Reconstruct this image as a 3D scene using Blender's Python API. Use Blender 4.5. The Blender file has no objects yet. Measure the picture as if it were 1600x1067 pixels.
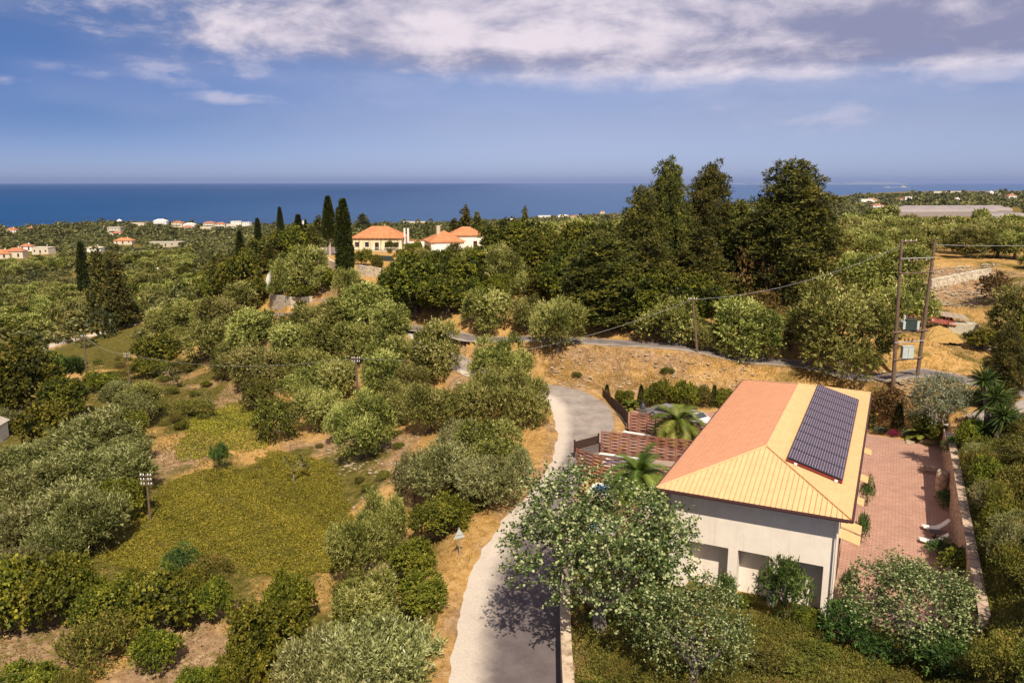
import bpy, math, random
import numpy as np
from mathutils import Vector, Matrix
# ------------------------------------------------------------------ camera, sky, sun, exposure
S = bpy.context.scene
F = 1244.0; CAMH = 24.0; PITCH = math.atan(248.5 / F)
SP, CP = math.sin(PITCH), math.cos(PITCH)
cam = bpy.data.objects.new('camera', bpy.data.cameras.new('camera'))
S.collection.objects.link(cam); S.camera = cam
cam.location = (0, 0, CAMH); cam.rotation_euler = (math.pi / 2 - PITCH, 0, 0)
cam.data.sensor_width = 36; cam.data.lens = 36 * F / 1600; cam.data.clip_start = 0.5; cam.data.clip_end = 90000
SUN = Vector((.268, -1.517, 1.90)).normalized()
EL = math.asin(SUN.z); AZ = math.atan2(SUN.x, SUN.y)
SKY_STRENGTH = 0.10
W = bpy.data.worlds.new('World'); S.world = W; W.use_nodes = True
def build_world():
    nt = W.node_tree; N = nt.nodes; L = nt.links
    bg = N['Background']; bg.inputs[1].default_value = SKY_STRENGTH
    sky = N.new('ShaderNodeTexSky'); sky.sky_type = 'NISHITA'; sky.sun_disc = False
    sky.sun_elevation = EL; sky.sun_rotation = AZ; sky.altitude = 100; sky.air_density = 1.0; sky.dust_density = 0.6; sky.ozone_density = 3.0
    tc = N.new('ShaderNodeTexCoord'); sep = N.new('ShaderNodeSeparateXYZ'); L.new(tc.outputs['Generated'], sep.inputs[0])
    def M(op, a, b=None, c=None, clamp=False):
        n = N.new('ShaderNodeMath'); n.operation = op; n.use_clamp = clamp
        for i, v in enumerate((a, b, c)):
            if v is None: continue
            if isinstance(v, (int, float)): n.inputs[i].default_value = v
            else: L.new(v, n.inputs[i])
        return n.outputs[0]
    def SM(v, lo, hi, o0=0.0, o1=1.0):
        n = N.new('ShaderNodeMapRange'); n.interpolation_type = 'SMOOTHSTEP'
        L.new(v, n.inputs[0]); n.inputs[1].default_value = lo; n.inputs[2].default_value = hi; n.inputs[3].default_value = o0; n.inputs[4].default_value = o1
        return n.outputs[0]
    def MIX(f, a, b, bt='MIX'):
        n = N.new('ShaderNodeMix'); n.data_type = 'RGBA'; n.blend_type = bt
        if isinstance(f, float): n.inputs[0].default_value = f
        else: L.new(f, n.inputs[0])
        for i, v in ((6, a), (7, b)):
            if isinstance(v, tuple): n.inputs[i].default_value = v + (1,)
            else: L.new(v, n.inputs[i])
        return n.outputs[2]
    az = M('ARCTAN2', sep.outputs[0], sep.outputs[1]); el = M('ARCSINE', sep.outputs[2])
    def NZ(sx, sy, det, rough, off=0.0, dist=0.0):
        cb = N.new('ShaderNodeCombineXYZ'); L.new(M('MULTIPLY', az, sx), cb.inputs[0]); L.new(M('MULTIPLY', el, sy), cb.inputs[1]); cb.inputs[2].default_value = off
        n = N.new('ShaderNodeTexNoise'); n.inputs['Scale'].default_value = 1; n.inputs['Detail'].default_value = det; n.inputs['Roughness'].default_value = rough
        n.inputs['Distortion'].default_value = dist
        L.new(cb.outputs[0], n.inputs['Vector']); return n.outputs[0]
    def blob(a0, e0, ra, re):
        a = M('DIVIDE', M('SUBTRACT', az, a0), ra); e = M('DIVIDE', M('SUBTRACT', el, e0), re)
        return M('EXPONENT', M('MULTIPLY', M('ADD', M('MULTIPLY', a, a), M('MULTIPLY', e, e)), -1.0))
    tint = MIX(SM(el, .06, .20), MIX(SM(el, 0.0, 0.08), (0.54, 0.62, 1.08), (0.58, 0.53, 0.74)), (0.66, 0.57, 0.66))
    base = MIX(1.0, sky.outputs[0], tint, 'MULTIPLY')
    base = MIX(M('MULTIPLY', SM(az, .10, -.55), SM(el, -.02, .08)), base, MIX(1.0, base, (.38, .58, .80), 'MULTIPLY'))
    base = MIX(M('MULTIPLY', SM(el, .22, .55), .8), base, (2.5, 2.25, 2.05))  # unseen upper sky turned warm grey to cut the blue fill light
    big = NZ(6.5, 19, 8, .60, 3.3, .4); fine = NZ(19, 42, 8, .62, 7.1, .3); broad = NZ(2.6, 10, 3, .5, 1.7)
    nn = M('ADD', M('MULTIPLY', big, .65), M('MULTIPLY', fine, .35))
    # the cloud bank along the top, its base near 8 degrees
    e2 = M('ADD', M('ADD', el, M('MULTIPLY', M('SUBTRACT', nn, .5), .085)), M('MULTIPLY', SM(az, -.32, .02), .022))
    bank = M('MULTIPLY', SM(e2, .122, .166), SM(M('ADD', az, M('MULTIPLY', M('SUBTRACT', nn, .5), .8)), -.50, -.26))
    mask = bank
    for (a0, e0, ra, re, th) in ((-.36, .128, .17, .020, .42), (-.255, .098, .035, .012, .40), (-.57, .106, .05, .008, .46), (.16, .112, .055, .010, .42),
                                 (.23, .080, .09, .020, .50), (.36, .072, .10, .022, .52), (.52, .112, .06, .010, .47), (-.33, .095, .05, .007, .46)):
        b = M('MULTIPLY', SM(M('MULTIPLY', blob(a0, e0, ra * 1.25, re * 1.35), M('ADD', M('MULTIPLY', M('SUBTRACT', nn, .5), 4.5), .62)), th - .25, th + .62), .46 if e0 > .09 else .34)
        mask = M('MAXIMUM', mask, b)
    veil = M('MULTIPLY', SM(broad, .35, .7), .22)
    mask = M('MAXIMUM', mask, M('MULTIPLY', veil, SM(el, .02, .12)))
    # lit tops and shaded undersides of the bank
    lum = M('ADD', M('SUBTRACT', M('MULTIPLY', nn, 3.1), .40), M('MULTIPLY', SM(el, .10, .20), .40))
    lum = M('ADD', lum, M('MULTIPLY', blob(.05, .165, .22, .045), .42)); lum = M('ADD', lum, M('MULTIPLY', blob(-.30, .13, .25, .03), .25)); lum = M('SUBTRACT', lum, M('MULTIPLY', blob(.38, .165, .11, .018), .32)); lum = M('SUBTRACT', lum, M('MULTIPLY', blob(.62, .18, .13, .04), .16)); lum = M('SUBTRACT', lum, M('MULTIPLY', blob(.15, .142, .5, .012), .22))
    lum = M('ADD', lum, M('MULTIPLY', SM(el, .135, .115), .62)); lum = SM(lum, 1.05, 2.05)
    cc = MIX(lum, (2.2, 2.3, 3.55), (6.6, 5.9, 6.5))
    out = MIX(mask, base, cc); L.new(out, bg.inputs[0])
build_world()
sd = bpy.data.lights.new('sun', 'SUN'); sd.energy = 4.7; sd.angle = math.radians(.55); sd.color = (1, .90, .72)
so = bpy.data.objects.new('sun', sd); S.collection.objects.link(so); so.rotation_euler = SUN.to_track_quat('Z', 'Y').to_euler(); so.location = (30, -40, 90)
S.view_settings.view_transform = 'Standard'; S.view_settings.look = 'None'; S.view_settings.exposure = 0.35; S.view_settings.gamma = 1
S.cycles.max_bounces = 6; S.cycles.diffuse_bounces = 3; S.cycles.volume_bounces = 0; S.cycles.transmission_bounces = 3; S.cycles.caustics_reflective = False; S.cycles.caustics_refractive = False

# ------------------------------------------------------------------ helpers
C = S.collection
rng = np.random.default_rng(7)
R = random.Random(11)
def tag(o, label=None, cat=None, group=None, kind=None):
    if label: o['label'] = label
    if cat: o['category'] = cat
    if group: o['group'] = group
    if kind: o['kind'] = kind
    return o
def link(o, parent=None):
    C.objects.link(o)
    if parent is not None: o.parent = parent
    return o
def empty(name, loc=(0, 0, 0), rz=0.0, sc=(1, 1, 1)):
    o = bpy.data.objects.new(name, None); o.location = loc; o.rotation_euler = (0, 0, rz); o.scale = sc; o.empty_display_size = .2
    return link(o)
def mesh_np(name, V, Q=None, T=None, mats=(), mi=None, attrs=None, smooth=False):
    V = np.asarray(V, np.float32).reshape(-1, 3); me = bpy.data.meshes.new(name)
    me.vertices.add(len(V)); me.vertices.foreach_set('co', V.ravel())
    loops = []; starts = []; tot = []; s = 0
    if Q is not None and len(Q):
        Q = np.asarray(Q, np.int32); loops.append(Q.ravel()); n = len(Q); starts.append(np.arange(n) * 4 + s); tot.append(np.full(n, 4)); s += 4 * n
    if T is not None and len(T):
        T = np.asarray(T, np.int32); loops.append(T.ravel()); n = len(T); starts.append(np.arange(n) * 3 + s); tot.append(np.full(n, 3)); s += 3 * n
    loops = np.concatenate(loops).astype(np.int32); starts = np.concatenate(starts).astype(np.int32); tot = np.concatenate(tot).astype(np.int32)
    me.loops.add(len(loops)); me.loops.foreach_set('vertex_index', loops)
    me.polygons.add(len(starts)); me.polygons.foreach_set('loop_start', starts); me.polygons.foreach_set('loop_total', tot)
    if mi is not None: me.polygons.foreach_set('material_index', np.asarray(mi, np.int32))
    me.polygons.foreach_set('use_smooth', np.full(len(starts), bool(smooth)))
    me.update(calc_edges=True)
    for k, a in (attrs or {}).items():
        at = me.attributes.new(k, 'FLOAT', 'POINT'); at.data.foreach_set('value', np.asarray(a, np.float32))
    for m in mats: me.materials.append(m)
    return me
class MB:
    """collects boxes, prisms and tubes into one mesh"""
    def __init__(s): s.v = []; s.q = []; s.t = []; s.qm = []; s.tm = []; s.n = 0
    def add(s, V, Q=(), T=(), m=0):
        V = np.asarray(V, float).reshape(-1, 3); s.v.append(V)
        for f in Q: s.q.append([i + s.n for i in f]); s.qm.append(m)
        for f in T: s.t.append([i + s.n for i in f]); s.tm.append(m)
        s.n += len(V); return s
    def box(s, x0, x1, y0, y1, z0, z1, m=0):
        V = [(x, y, z) for z in (z0, z1) for x, y in ((x0, y0), (x1, y0), (x1, y1), (x0, y1))]
        return s.add(V, [(3, 2, 1, 0), (4, 5, 6, 7), (0, 1, 5, 4), (1, 2, 6, 5), (2, 3, 7, 6), (3, 0, 4, 7)], m=m)
    def cbox(s, c, size, rz=0.0, m=0, rx=0.0, ry=0.0):
        hx, hy, hz = (k / 2 for k in size)
        V = np.array([(x, y, z) for z in (-hz, hz) for x, y in ((-hx, -hy), (hx, -hy), (hx, hy), (-hx, hy))])
        Rm = np.array((Matrix.Rotation(rz, 3, 'Z') @ Matrix.Rotation(ry, 3, 'Y') @ Matrix.Rotation(rx, 3, 'X')))
        return s.add(V @ Rm.T + np.array(c), [(3, 2, 1, 0), (4, 5, 6, 7), (0, 1, 5, 4), (1, 2, 6, 5), (2, 3, 7, 6), (3, 0, 4, 7)], m=m)
    def tube(s, P, r, n=8, m=0, caps=True):
        P = np.asarray(P, float); k = len(P); r = np.broadcast_to(np.asarray(r, float), (k,))
        V = []
        for i in range(k):
            d = P[min(i + 1, k - 1)] - P[max(i - 1, 0)]; d /= (np.linalg.norm(d) + 1e-9)
            a = np.cross(d, (0, 0, 1.) if abs(d[2]) < .9 else (1., 0, 0)); a /= np.linalg.norm(a); b = np.cross(d, a)
            for j in range(n):
                t = 2 * math.pi * j / n; V.append(P[i] + r[i] * (math.cos(t) * a + math.sin(t) * b))
        Q = [(i * n + j, i * n + (j + 1) % n, (i + 1) * n + (j + 1) % n, (i + 1) * n + j) for i in range(k - 1) for j in range(n)]
        T = []
        if caps:
            V.append(P[0]); V.append(P[-1]); c0 = k * n; c1 = c0 + 1
            T = [(c0, (j + 1) % n, j) for j in range(n)] + [(c1, (k - 1) * n + j, (k - 1) * n + (j + 1) % n) for j in range(n)]
        return s.add(V, Q, T, m)
    def lathe(s, prof, n=14, m=0, c=(0, 0, 0)):
        V = [(c[0] + r * math.cos(2 * math.pi * j / n), c[1] + r * math.sin(2 * math.pi * j / n), c[2] + z) for r, z in prof for j in range(n)]
        Q = [(i * n + j, i * n + (j + 1) % n, (i + 1) * n + (j + 1) % n, (i + 1) * n + j) for i in range(len(prof) - 1) for j in range(n)]
        return s.add(V, Q, m=m)
    def prism(s, poly, y0, y1, m=0):     # polygon in xz extruded in y (convex fans)
        n = len(poly); V = [(x, y0, z) for x, z in poly] + [(x, y1, z) for x, z in poly]
        Q = [(i, (i + 1) % n, n + (i + 1) % n, n + i) for i in range(n)]
        T = [(0, i + 1, i) for i in range(1, n - 1)] + [(n, n + i, n + i + 1) for i in range(1, n - 1)]
        return s.add(V, Q, T, m)
    def build(s, name, mats, parent=None, smooth=False, loc=None, rz=None):
        if not isinstance(mats, (list, tuple)): mats = [mats]
        me = mesh_np(name, np.concatenate(s.v), s.q, s.t, mats, s.qm + s.tm, smooth=smooth)
        o = bpy.data.objects.new(name, me); link(o, parent)
        if loc is not None: o.location = loc
        if rz is not None: o.rotation_euler = (0, 0, rz)
        return o

# ------------------------------------------------------------------ materials
MATS = {}
def nodes_of(name, rough=.8, spec=.3):
    m = bpy.data.materials.new(name); m.use_nodes = True; b = m.node_tree.nodes['Principled BSDF']
    b.inputs['Roughness'].default_value = rough; b.inputs['Specular IOR Level'].default_value = spec
    MATS[name] = m
    return m, m.node_tree.nodes, m.node_tree.links, b
def nz(N, L, scale, det=4, rough=.6, vec=None, dist=0.0, coord='Object'):
    n = N.new('ShaderNodeTexNoise'); n.inputs['Scale'].default_value = scale; n.inputs['Detail'].default_value = det; n.inputs['Roughness'].default_value = rough; n.inputs['Distortion'].default_value = dist
    if vec is None:
        t = N.new('ShaderNodeTexCoord'); vec = t.outputs[coord]
    L.new(vec, n.inputs['Vector']); return n
def ramp(N, L, fac, stops):
    r = N.new('ShaderNodeValToRGB'); e = r.color_ramp.elements
    while len(e) < len(stops): e.new(.5)
    for i, (p, c) in enumerate(stops): e[i].position = p; e[i].color = tuple(c) + (1,)
    L.new(fac, r.inputs[0]); return r.outputs[0]
def mixc(N, L, f, a, b, bt='MIX'):
    n = N.new('ShaderNodeMix'); n.data_type = 'RGBA'; n.blend_type = bt
    if isinstance(f, (float, int)): n.inputs[0].default_value = f
    else: L.new(f, n.inputs[0])
    for i, v in ((6, a), (7, b)):
        if isinstance(v, tuple): n.inputs[i].default_value = v + (1,)
        else: L.new(v, n.inputs[i])
    return n.outputs[2]
def mth(N, L, op, a, b=None, clamp=False):
    n = N.new('ShaderNodeMath'); n.operation = op; n.use_clamp = clamp
    for i, v in enumerate((a, b)):
        if v is None: continue
        if isinstance(v, (int, float)): n.inputs[i].default_value = v
        else: L.new(v, n.inputs[i])
    return n.outputs[0]
def srange(N, L, v, lo, hi):
    n = N.new('ShaderNodeMapRange'); n.interpolation_type = 'SMOOTHSTEP'; L.new(v, n.inputs[0]); n.inputs[1].default_value = lo; n.inputs[2].default_value = hi; return n.outputs[0]
def bump(N, L, b, h, strength=.4, dist=.05):
    n = N.new('ShaderNodeBump'); n.inputs['Strength'].default_value = strength; n.inputs['Distance'].default_value = dist
    L.new(h, n.inputs['Height']); L.new(n.outputs[0], b.inputs['Normal'])
def plain(name, col, rough=.7, var=.25, scale=3.0, spec=.3, metal=0.0, bmp=0.0, coord='Object'):
    m, N, L, b = nodes_of(name, rough, spec); b.inputs['Metallic'].default_value = metal
    n = nz(N, L, scale, 5, .65, coord=coord); lo = tuple(c * (1 - var) for c in col); hi = tuple(min(1, c * (1 + var * .7)) for c in col)
    L.new(ramp(N, L, n.outputs[0], [(.3, lo), (.7, hi)]), b.inputs['Base Color'])
    if bmp: bump(N, L, b, n.outputs[0], bmp)
    return m
def leafmat(name, stops, trans=.28, rough=.55, spec=.25, hue=.02, val=.35, tcol=None):
    trans *= .62
    """leaf colour from the per-leaf tint, shifted a little per tree"""
    m, N, L, b = nodes_of(name, rough, spec)
    a = N.new('ShaderNodeAttribute'); a.attribute_name = 'tint'
    col = ramp(N, L, a.outputs['Fac'], stops)
    oi = N.new('ShaderNodeObjectInfo'); h = N.new('ShaderNodeHueSaturation')
    h.inputs['Hue'].default_value = .5
    L.new(mth(N, L, 'ADD', mth(N, L, 'MULTIPLY', oi.outputs['Random'], hue * 2), .5 - hue), h.inputs['Hue'])
    L.new(mth(N, L, 'ADD', mth(N, L, 'MULTIPLY', oi.outputs['Random'], val), 1 - val / 2), h.inputs['Value'])
    L.new(col, h.inputs['Color']); L.new(h.outputs[0], b.inputs['Base Color'])
    tr = N.new('ShaderNodeBsdfTranslucent'); L.new(mixc(N, L, 1.0, h.outputs[0], (1.15, 1.2, .6), 'MULTIPLY'), tr.inputs[0])
    mx = N.new('ShaderNodeMixShader'); mx.inputs[0].default_value = trans
    L.new(b.outputs[0], mx.inputs[1]); L.new(tr.outputs[0], mx.inputs[2]); L.new(mx.outputs[0], N['Material Output'].inputs[0])
    return m
leafmat('olive_leaf', [(0, (.032, .044, .006)), (.42, (.172, .175, .031)), (.75, (.42, .402, .108)), (1, (.63, .59, .26))])
leafmat('thicket_leaf', [(0, (.028, .036, .005)), (.42, (.120, .122, .030)), (.75, (.29, .28, .10)), (1, (.48, .45, .24))])
leafmat('silver_leaf', [(0, (.045, .050, .015)), (.42, (.19, .19, .058)), (.75, (.41, .40, .16)), (1, (.54, .52, .33))])
leafmat('oak_leaf', [(0, (.018, .026, .003)), (.5, (.095, .104, .009)), (1, (.29, .26, .026))], trans=.2)
leafmat('pine_leaf', [(0, (.015, .022, .004)), (.5, (.095, .096, .013)), (1, (.28, .235, .04))], trans=.15)
leafmat('cypress_leaf', [(0, (.012, .020, .003)), (.5, (.048, .062, .009)), (1, (.13, .14, .022))], trans=.12)
leafmat('citrus_leaf', [(0, (.030, .044, .003)), (.5, (.125, .140, .012)), (1, (.34, .32, .035))], trans=.3)
leafmat('shrub_leaf', [(0, (.034, .038, .004)), (.5, (.105, .108, .014)), (1, (.27, .245, .045))], trans=.25)
leafmat('brown_leaf', [(0, (.045, .030, .010)), (.5, (.13, .075, .022)), (1, (.24, .15, .05))], trans=.2)
leafmat('pear_leaf', [(0, (.035, .060, .012)), (.45, (.10, .14, .035)), (.6, (.28, .31, .12)), (1, (.47, .48, .25))], trans=.25, val=.1, hue=.005)
leafmat('grey_olive_leaf', [(0, (.04, .06, .03)), (.5, (.15, .18, .10)), (1, (.46, .48, .33))], trans=.2, val=.1)
leafmat('soft_leaf', [(0, (.02, .045, .008)), (.5, (.06, .11, .02)), (1, (.16, .24, .05))], trans=.3, val=.2)
leafmat('palm_leaf', [(0, (.03, .06, .006)), (.5, (.13, .17, .02)), (1, (.44, .43, .10))], trans=.25, val=.1)
leafmat('red_leaf', [(0, (.10, .01, .02)), (1, (.45, .05, .08))], trans=.25)
leafmat('vine_leaf', [(0, (.040, .044, .004)), (.5, (.215, .180, .016)), (.85, (.38, .285, .035)), (1, (.44, .27, .09))], trans=.25)
leafmat('dry_grass_blade', [(0, (.16, .13, .03)), (.5, (.45, .29, .08)), (1, (.72, .50, .20))], trans=.3)
leafmat('weed_leaf', [(0, (.035, .038, .005)), (.5, (.145, .132, .020)), (.8, (.27, .21, .045)), (1, (.36, .20, .06))], trans=.25)
leafmat('far_leaf', [(0, (.030, .034, .008)), (.5, (.100, .100, .026)), (1, (.24, .215, .075))], trans=.1)
plain('bark', (.17, .13, .09), .9, .45, 6, bmp=.5)
plain('pale_bark', (.42, .34, .26), .9, .35, 6, bmp=.4)
plain('grey_bark', (.26, .21, .17), .9, .4, 5, bmp=.5)
plain('pole_wood', (.16, .105, .075), .9, .35, 4, bmp=.3)
plain('concrete_pole', (.42, .38, .32), .9, .25, 4)
plain('steel', (.50, .50, .48), .45, .15, 8, .5, .6)
plain('dark_steel', (.045, .045, .05), .5, .2, 5, .5)
plain('insulator', (.8, .8, .78), .3, .05)
plain('brown_insulator', (.18, .06, .035), .35, .1)
plain('cabinet_grey', (.48, .52, .50), .5, .12, 2)
plain('transformer_green', (.04, .06, .055), .5, .3, 3)
def plaster():
    m, N, L, b = nodes_of('white_plaster', .92, .1); tc = N.new('ShaderNodeTexCoord'); mp = N.new('ShaderNodeMapping'); mp.inputs['Scale'].default_value = (3.2, 3.2, .22); L.new(tc.outputs['Object'], mp.inputs[0])
    a = nz(N, L, 1.6, 5, .65); s = nz(N, L, 1.0, 6, .7, mp.outputs[0]); f = nz(N, L, 14, 3)
    c = ramp(N, L, a.outputs[0], [(.3, (.78, .685, .60)), (.6, (.85, .755, .67))]); c = mixc(N, L, mth(N, L, 'MULTIPLY', srange(N, L, s.outputs[0], .52, .72), .35), c, (.56, .47, .38)); L.new(c, b.inputs['Base Color']); bump(N, L, b, f.outputs[0], .12, .02)
plaster()
plain('cream_plaster', (.78, .66, .45), .9, .08, 1.2)
plain('far_white', (.78, .74, .70), .9, .06, .4)
plain('far_cream', (.62, .54, .42), .9, .08, .4)
plain('far_stone', (.50, .44, .34), .9, .15, 2)
plain('gutter', (.060, .022, .020), .4, .15)
plain('dark_wood', (.050, .024, .018), .6, .3, 5)
plain('grey_wall', (.16, .135, .13), .85, .15, 3)
plain('white_trim', (.80, .77, .72), .7, .05)
plain('glass', (.03, .04, .05), .08, .1, 2, .8)
plain('pool_tile', (.36, .27, .22), .8, .1)
plain('lounger_white', (.80, .74, .70), .6, .05)
plain('wood_table', (.07, .05, .04), .6, .2)
plain('terracotta_rail', (.22, .035, .025), .5, .2)
plain('rust_sheet', (.33, .085, .065), .7, .3, 2)
plain('old_board', (.34, .27, .20), .9, .3, 4)
plain('tin_sheet', (.50, .47, .46), .6, .2, 2)
plain('straw', (.40, .25, .085), .95, .3, 5, bmp=.6)
plain('hut_tile', (.45, .38, .33), .9, .25, 3)
plain('car_white', (.72, .70, .72), .25, .03, 1, .6)
plain('car_grey', (.28, .27, .30), .25, .05, 1, .6)
plain('rubber', (.02, .02, .02), .8, .1)
plain('ship_hull', (.30, .33, .42), .7, .1)
plain('rock', (.37, .29, .20), .95, .25, 1.5, bmp=.5, coord='Generated')
plain('hedge_blossom', (.75, .7, .6), .8, .1)
plain('far_roof', (.42, .17, .09), .9, .2, .5)
plain('greenhouse_film', (.30, .25, .235), .5, .12, .06, .4)
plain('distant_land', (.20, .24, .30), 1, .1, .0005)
def stone_wall_mat(name, c1, c2, scale, mortar=(.40, .34, .27)):
    m, N, L, b = nodes_of(name, .95, .1); tc = N.new('ShaderNodeTexCoord'); v = N.new('ShaderNodeTexVoronoi'); v.inputs['Scale'].default_value = scale
    mp = N.new('ShaderNodeMapping'); mp.inputs['Scale'].default_value = (1, 1, 1.8); L.new(tc.outputs['Object'], mp.inputs[0]); L.new(mp.outputs[0], v.inputs['Vector'])
    v2 = N.new('ShaderNodeTexVoronoi'); v2.feature = 'DISTANCE_TO_EDGE'; v2.inputs['Scale'].default_value = scale; L.new(mp.outputs[0], v2.inputs['Vector'])
    col = ramp(N, L, v.outputs['Color'], [(.2, c1), (.8, c2)]); n = nz(N, L, scale * 3, 4)
    col = mixc(N, L, .5, col, mixc(N, L, n.outputs[0], (.2, .17, .13), (.9, .85, .8)), 'SOFT_LIGHT')
    L.new(mixc(N, L, srange(N, L, v2.outputs[0], .02, .08), tuple(c * .45 for c in mortar), col), b.inputs['Base Color']); bump(N, L, b, v2.outputs[0], .6, .08)
stone_wall_mat('dry_stone', (.48, .41, .31), (.72, .63, .51), 2.2)
stone_wall_mat('court_wall_stone', (.42, .30, .23), (.52, .39, .30), 1.2)
def sand_wall():
    m, N, L, b = nodes_of('ledge_stone', .95, .1); n = nz(N, L, 1.3, 6, .7); n2 = nz(N, L, 9, 4)
    c = ramp(N, L, n.outputs[0], [(.35, (.22, .16, .12)), (.5, (.50, .38, .27)), (.7, (.66, .54, .42))]); L.new(mixc(N, L, .5, c, mixc(N, L, n2.outputs[0], (.3, .3, .3), (.8, .8, .8)), 'OVERLAY'), b.inputs['Base Color']); bump(N, L, b, n2.outputs[0], .5, .05)
sand_wall()
def roof_mat(name, c, dark):
    m, N, L, b = nodes_of(name, .75, .2); tc = N.new('ShaderNodeTexCoord'); n = nz(N, L, 1.5, 5, .6); n2 = nz(N, L, 14, 2)
    col = ramp(N, L, n.outputs[0], [(.25, tuple(k * .84 for k in c)), (.6, c)])
    col = mixc(N, L, .25, col, mixc(N, L, n2.outputs[0], dark, c)); L.new(col, b.inputs['Base Color'])
roof_mat('yellow_tile', (.70, .465, .245), (.6, .36, .14))
roof_mat('dim_slope_tile', (.66, .345, .21), (.6, .24, .11))  # slope turned from the sun: its dimmer cast put into the tile colour
plain('tile_groove', (.50, .26, .10), .8, .15)
def clay_mat():
    m, N, L, b = nodes_of('clay_tiles', .9, .1); n = nz(N, L, .9, 6, .7); n2 = nz(N, L, 6, 3)
    c = ramp(N, L, n.outputs[0], [(.3, (.50, .18, .08)), (.6, (.70, .30, .14)), (.8, (.75, .42, .22))])
    wv = N.new('ShaderNodeTexWave'); wv.inputs['Scale'].default_value = 1.6; wv.bands_direction = 'X'; tc = N.new('ShaderNodeTexCoord'); L.new(tc.outputs['Object'], wv.inputs[0])
    L.new(mixc(N, L, mth(N, L, 'MULTIPLY', n2.outputs[0], .5), c, (.25, .09, .05)), b.inputs['Base Color']); bump(N, L, b, wv.outputs[0], .5, .08)
clay_mat()
def paving():
    m, N, L, b = nodes_of('court_paving', .85, .2); tc = N.new('ShaderNodeTexCoord'); mp = N.new('ShaderNodeMapping'); mp.inputs['Rotation'].default_value = (0, 0, math.pi / 4)
    L.new(tc.outputs['Object'], mp.inputs[0]); br = N.new('ShaderNodeTexBrick'); L.new(tc.outputs['Object'], br.inputs[0])
    br.inputs['Scale'].default_value = 1; br.inputs['Brick Width'].default_value = .46; br.inputs['Row Height'].default_value = .23; br.inputs['Mortar Size'].default_value = .022; br.inputs['Mortar Smooth'].default_value = .3
    br.inputs['Color1'].default_value = (.46, .27, .205, 1); br.inputs['Color2'].default_value = (.35, .20, .15, 1); br.inputs['Mortar'].default_value = (.19, .10, .075, 1)
    n = nz(N, L, .35, 4, .6); n2 = nz(N, L, 5, 3)
    c = mixc(N, L, .55, br.outputs[0], mixc(N, L, n.outputs[0], (.3, .28, .27), (.78, .75, .72)), 'OVERLAY'); c = mixc(N, L, .2, c, mixc(N, L, n2.outputs[0], (.2, .1, .08), (.7, .45, .35)))
    L.new(c, b.inputs['Base Color']); bump(N, L, b, br.outputs['Fac'], -.3, .02)
paving()
def solar():
    m, N, L, b = nodes_of('solar_cells', .5, .3); tc = N.new('ShaderNodeTexCoord'); br = N.new('ShaderNodeTexBrick'); L.new(tc.outputs['Object'], br.inputs[0]); br.offset = 0
    br.inputs['Scale'].default_value = 1; br.inputs['Brick Width'].default_value = .155; br.inputs['Row Height'].default_value = .31; br.inputs['Mortar Size'].default_value = .016
    br.inputs['Color1'].default_value = (.028, .018, .038, 1); br.inputs['Color2'].default_value = (.040, .026, .05, 1); br.inputs['Mortar'].default_value = (.30, .25, .30, 1); L.new(br.outputs[0], b.inputs['Base Color'])
solar()
def fencewood():
    m, N, L, b = nodes_of('woven_wood', .8, .2); n = nz(N, L, 5, 4); L.new(ramp(N, L, n.outputs[0], [(.3, (.19, .075, .050)), (.7, (.37, .155, .105))]), b.inputs['Base Color'])
fencewood()
def poolwater():
    m, N, L, b = nodes_of('pool_water', .08, .6); n = nz(N, L, 3, 3); L.new(ramp(N, L, n.outputs[0], [(.3, (.02, .10, .28)), (.7, (.06, .26, .50))]), b.inputs['Base Color']); bump(N, L, b, n.outputs[0], .1)
poolwater()
def seamat():
    m, N, L, b = nodes_of('sea_water', .5, .2); tc = N.new('ShaderNodeTexCoord'); mp = N.new('ShaderNodeMapping'); mp.inputs['Scale'].default_value = (.003, .006, 1); L.new(tc.outputs['Object'], mp.inputs[0])
    n = nz(N, L, 1, 9, .72, mp.outputs[0]); mp2 = N.new('ShaderNodeMapping'); mp2.inputs['Scale'].default_value = (.00018, .0005, 1); L.new(tc.outputs['Object'], mp2.inputs[0]); n2 = nz(N, L, 1, 3, .5, mp2.outputs[0])
    c = ramp(N, L, n.outputs[0], [(.35, (.002, .036, .125)), (.65, (.004, .062, .190))]); c = mixc(N, L, .35, c, ramp(N, L, n2.outputs[0], [(.35, (.001, .030, .11)), (.7, (.006, .066, .20))])); sx = N.new('ShaderNodeSeparateXYZ'); L.new(tc.outputs['Object'], sx.inputs[0]); c = mixc(N, L, mth(N, L, 'MULTIPLY', srange(N, L, sx.outputs[0], -1500.0, 900.0), .62), c, (.085, .150, .30)); L.new(c, b.inputs['Base Color']); b.inputs['Specular IOR Level'].default_value = .06; bump(N, L, b, n.outputs[0], .5, 3.0)  # paler to the right: haze and glare put into the water colour
seamat()
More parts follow.
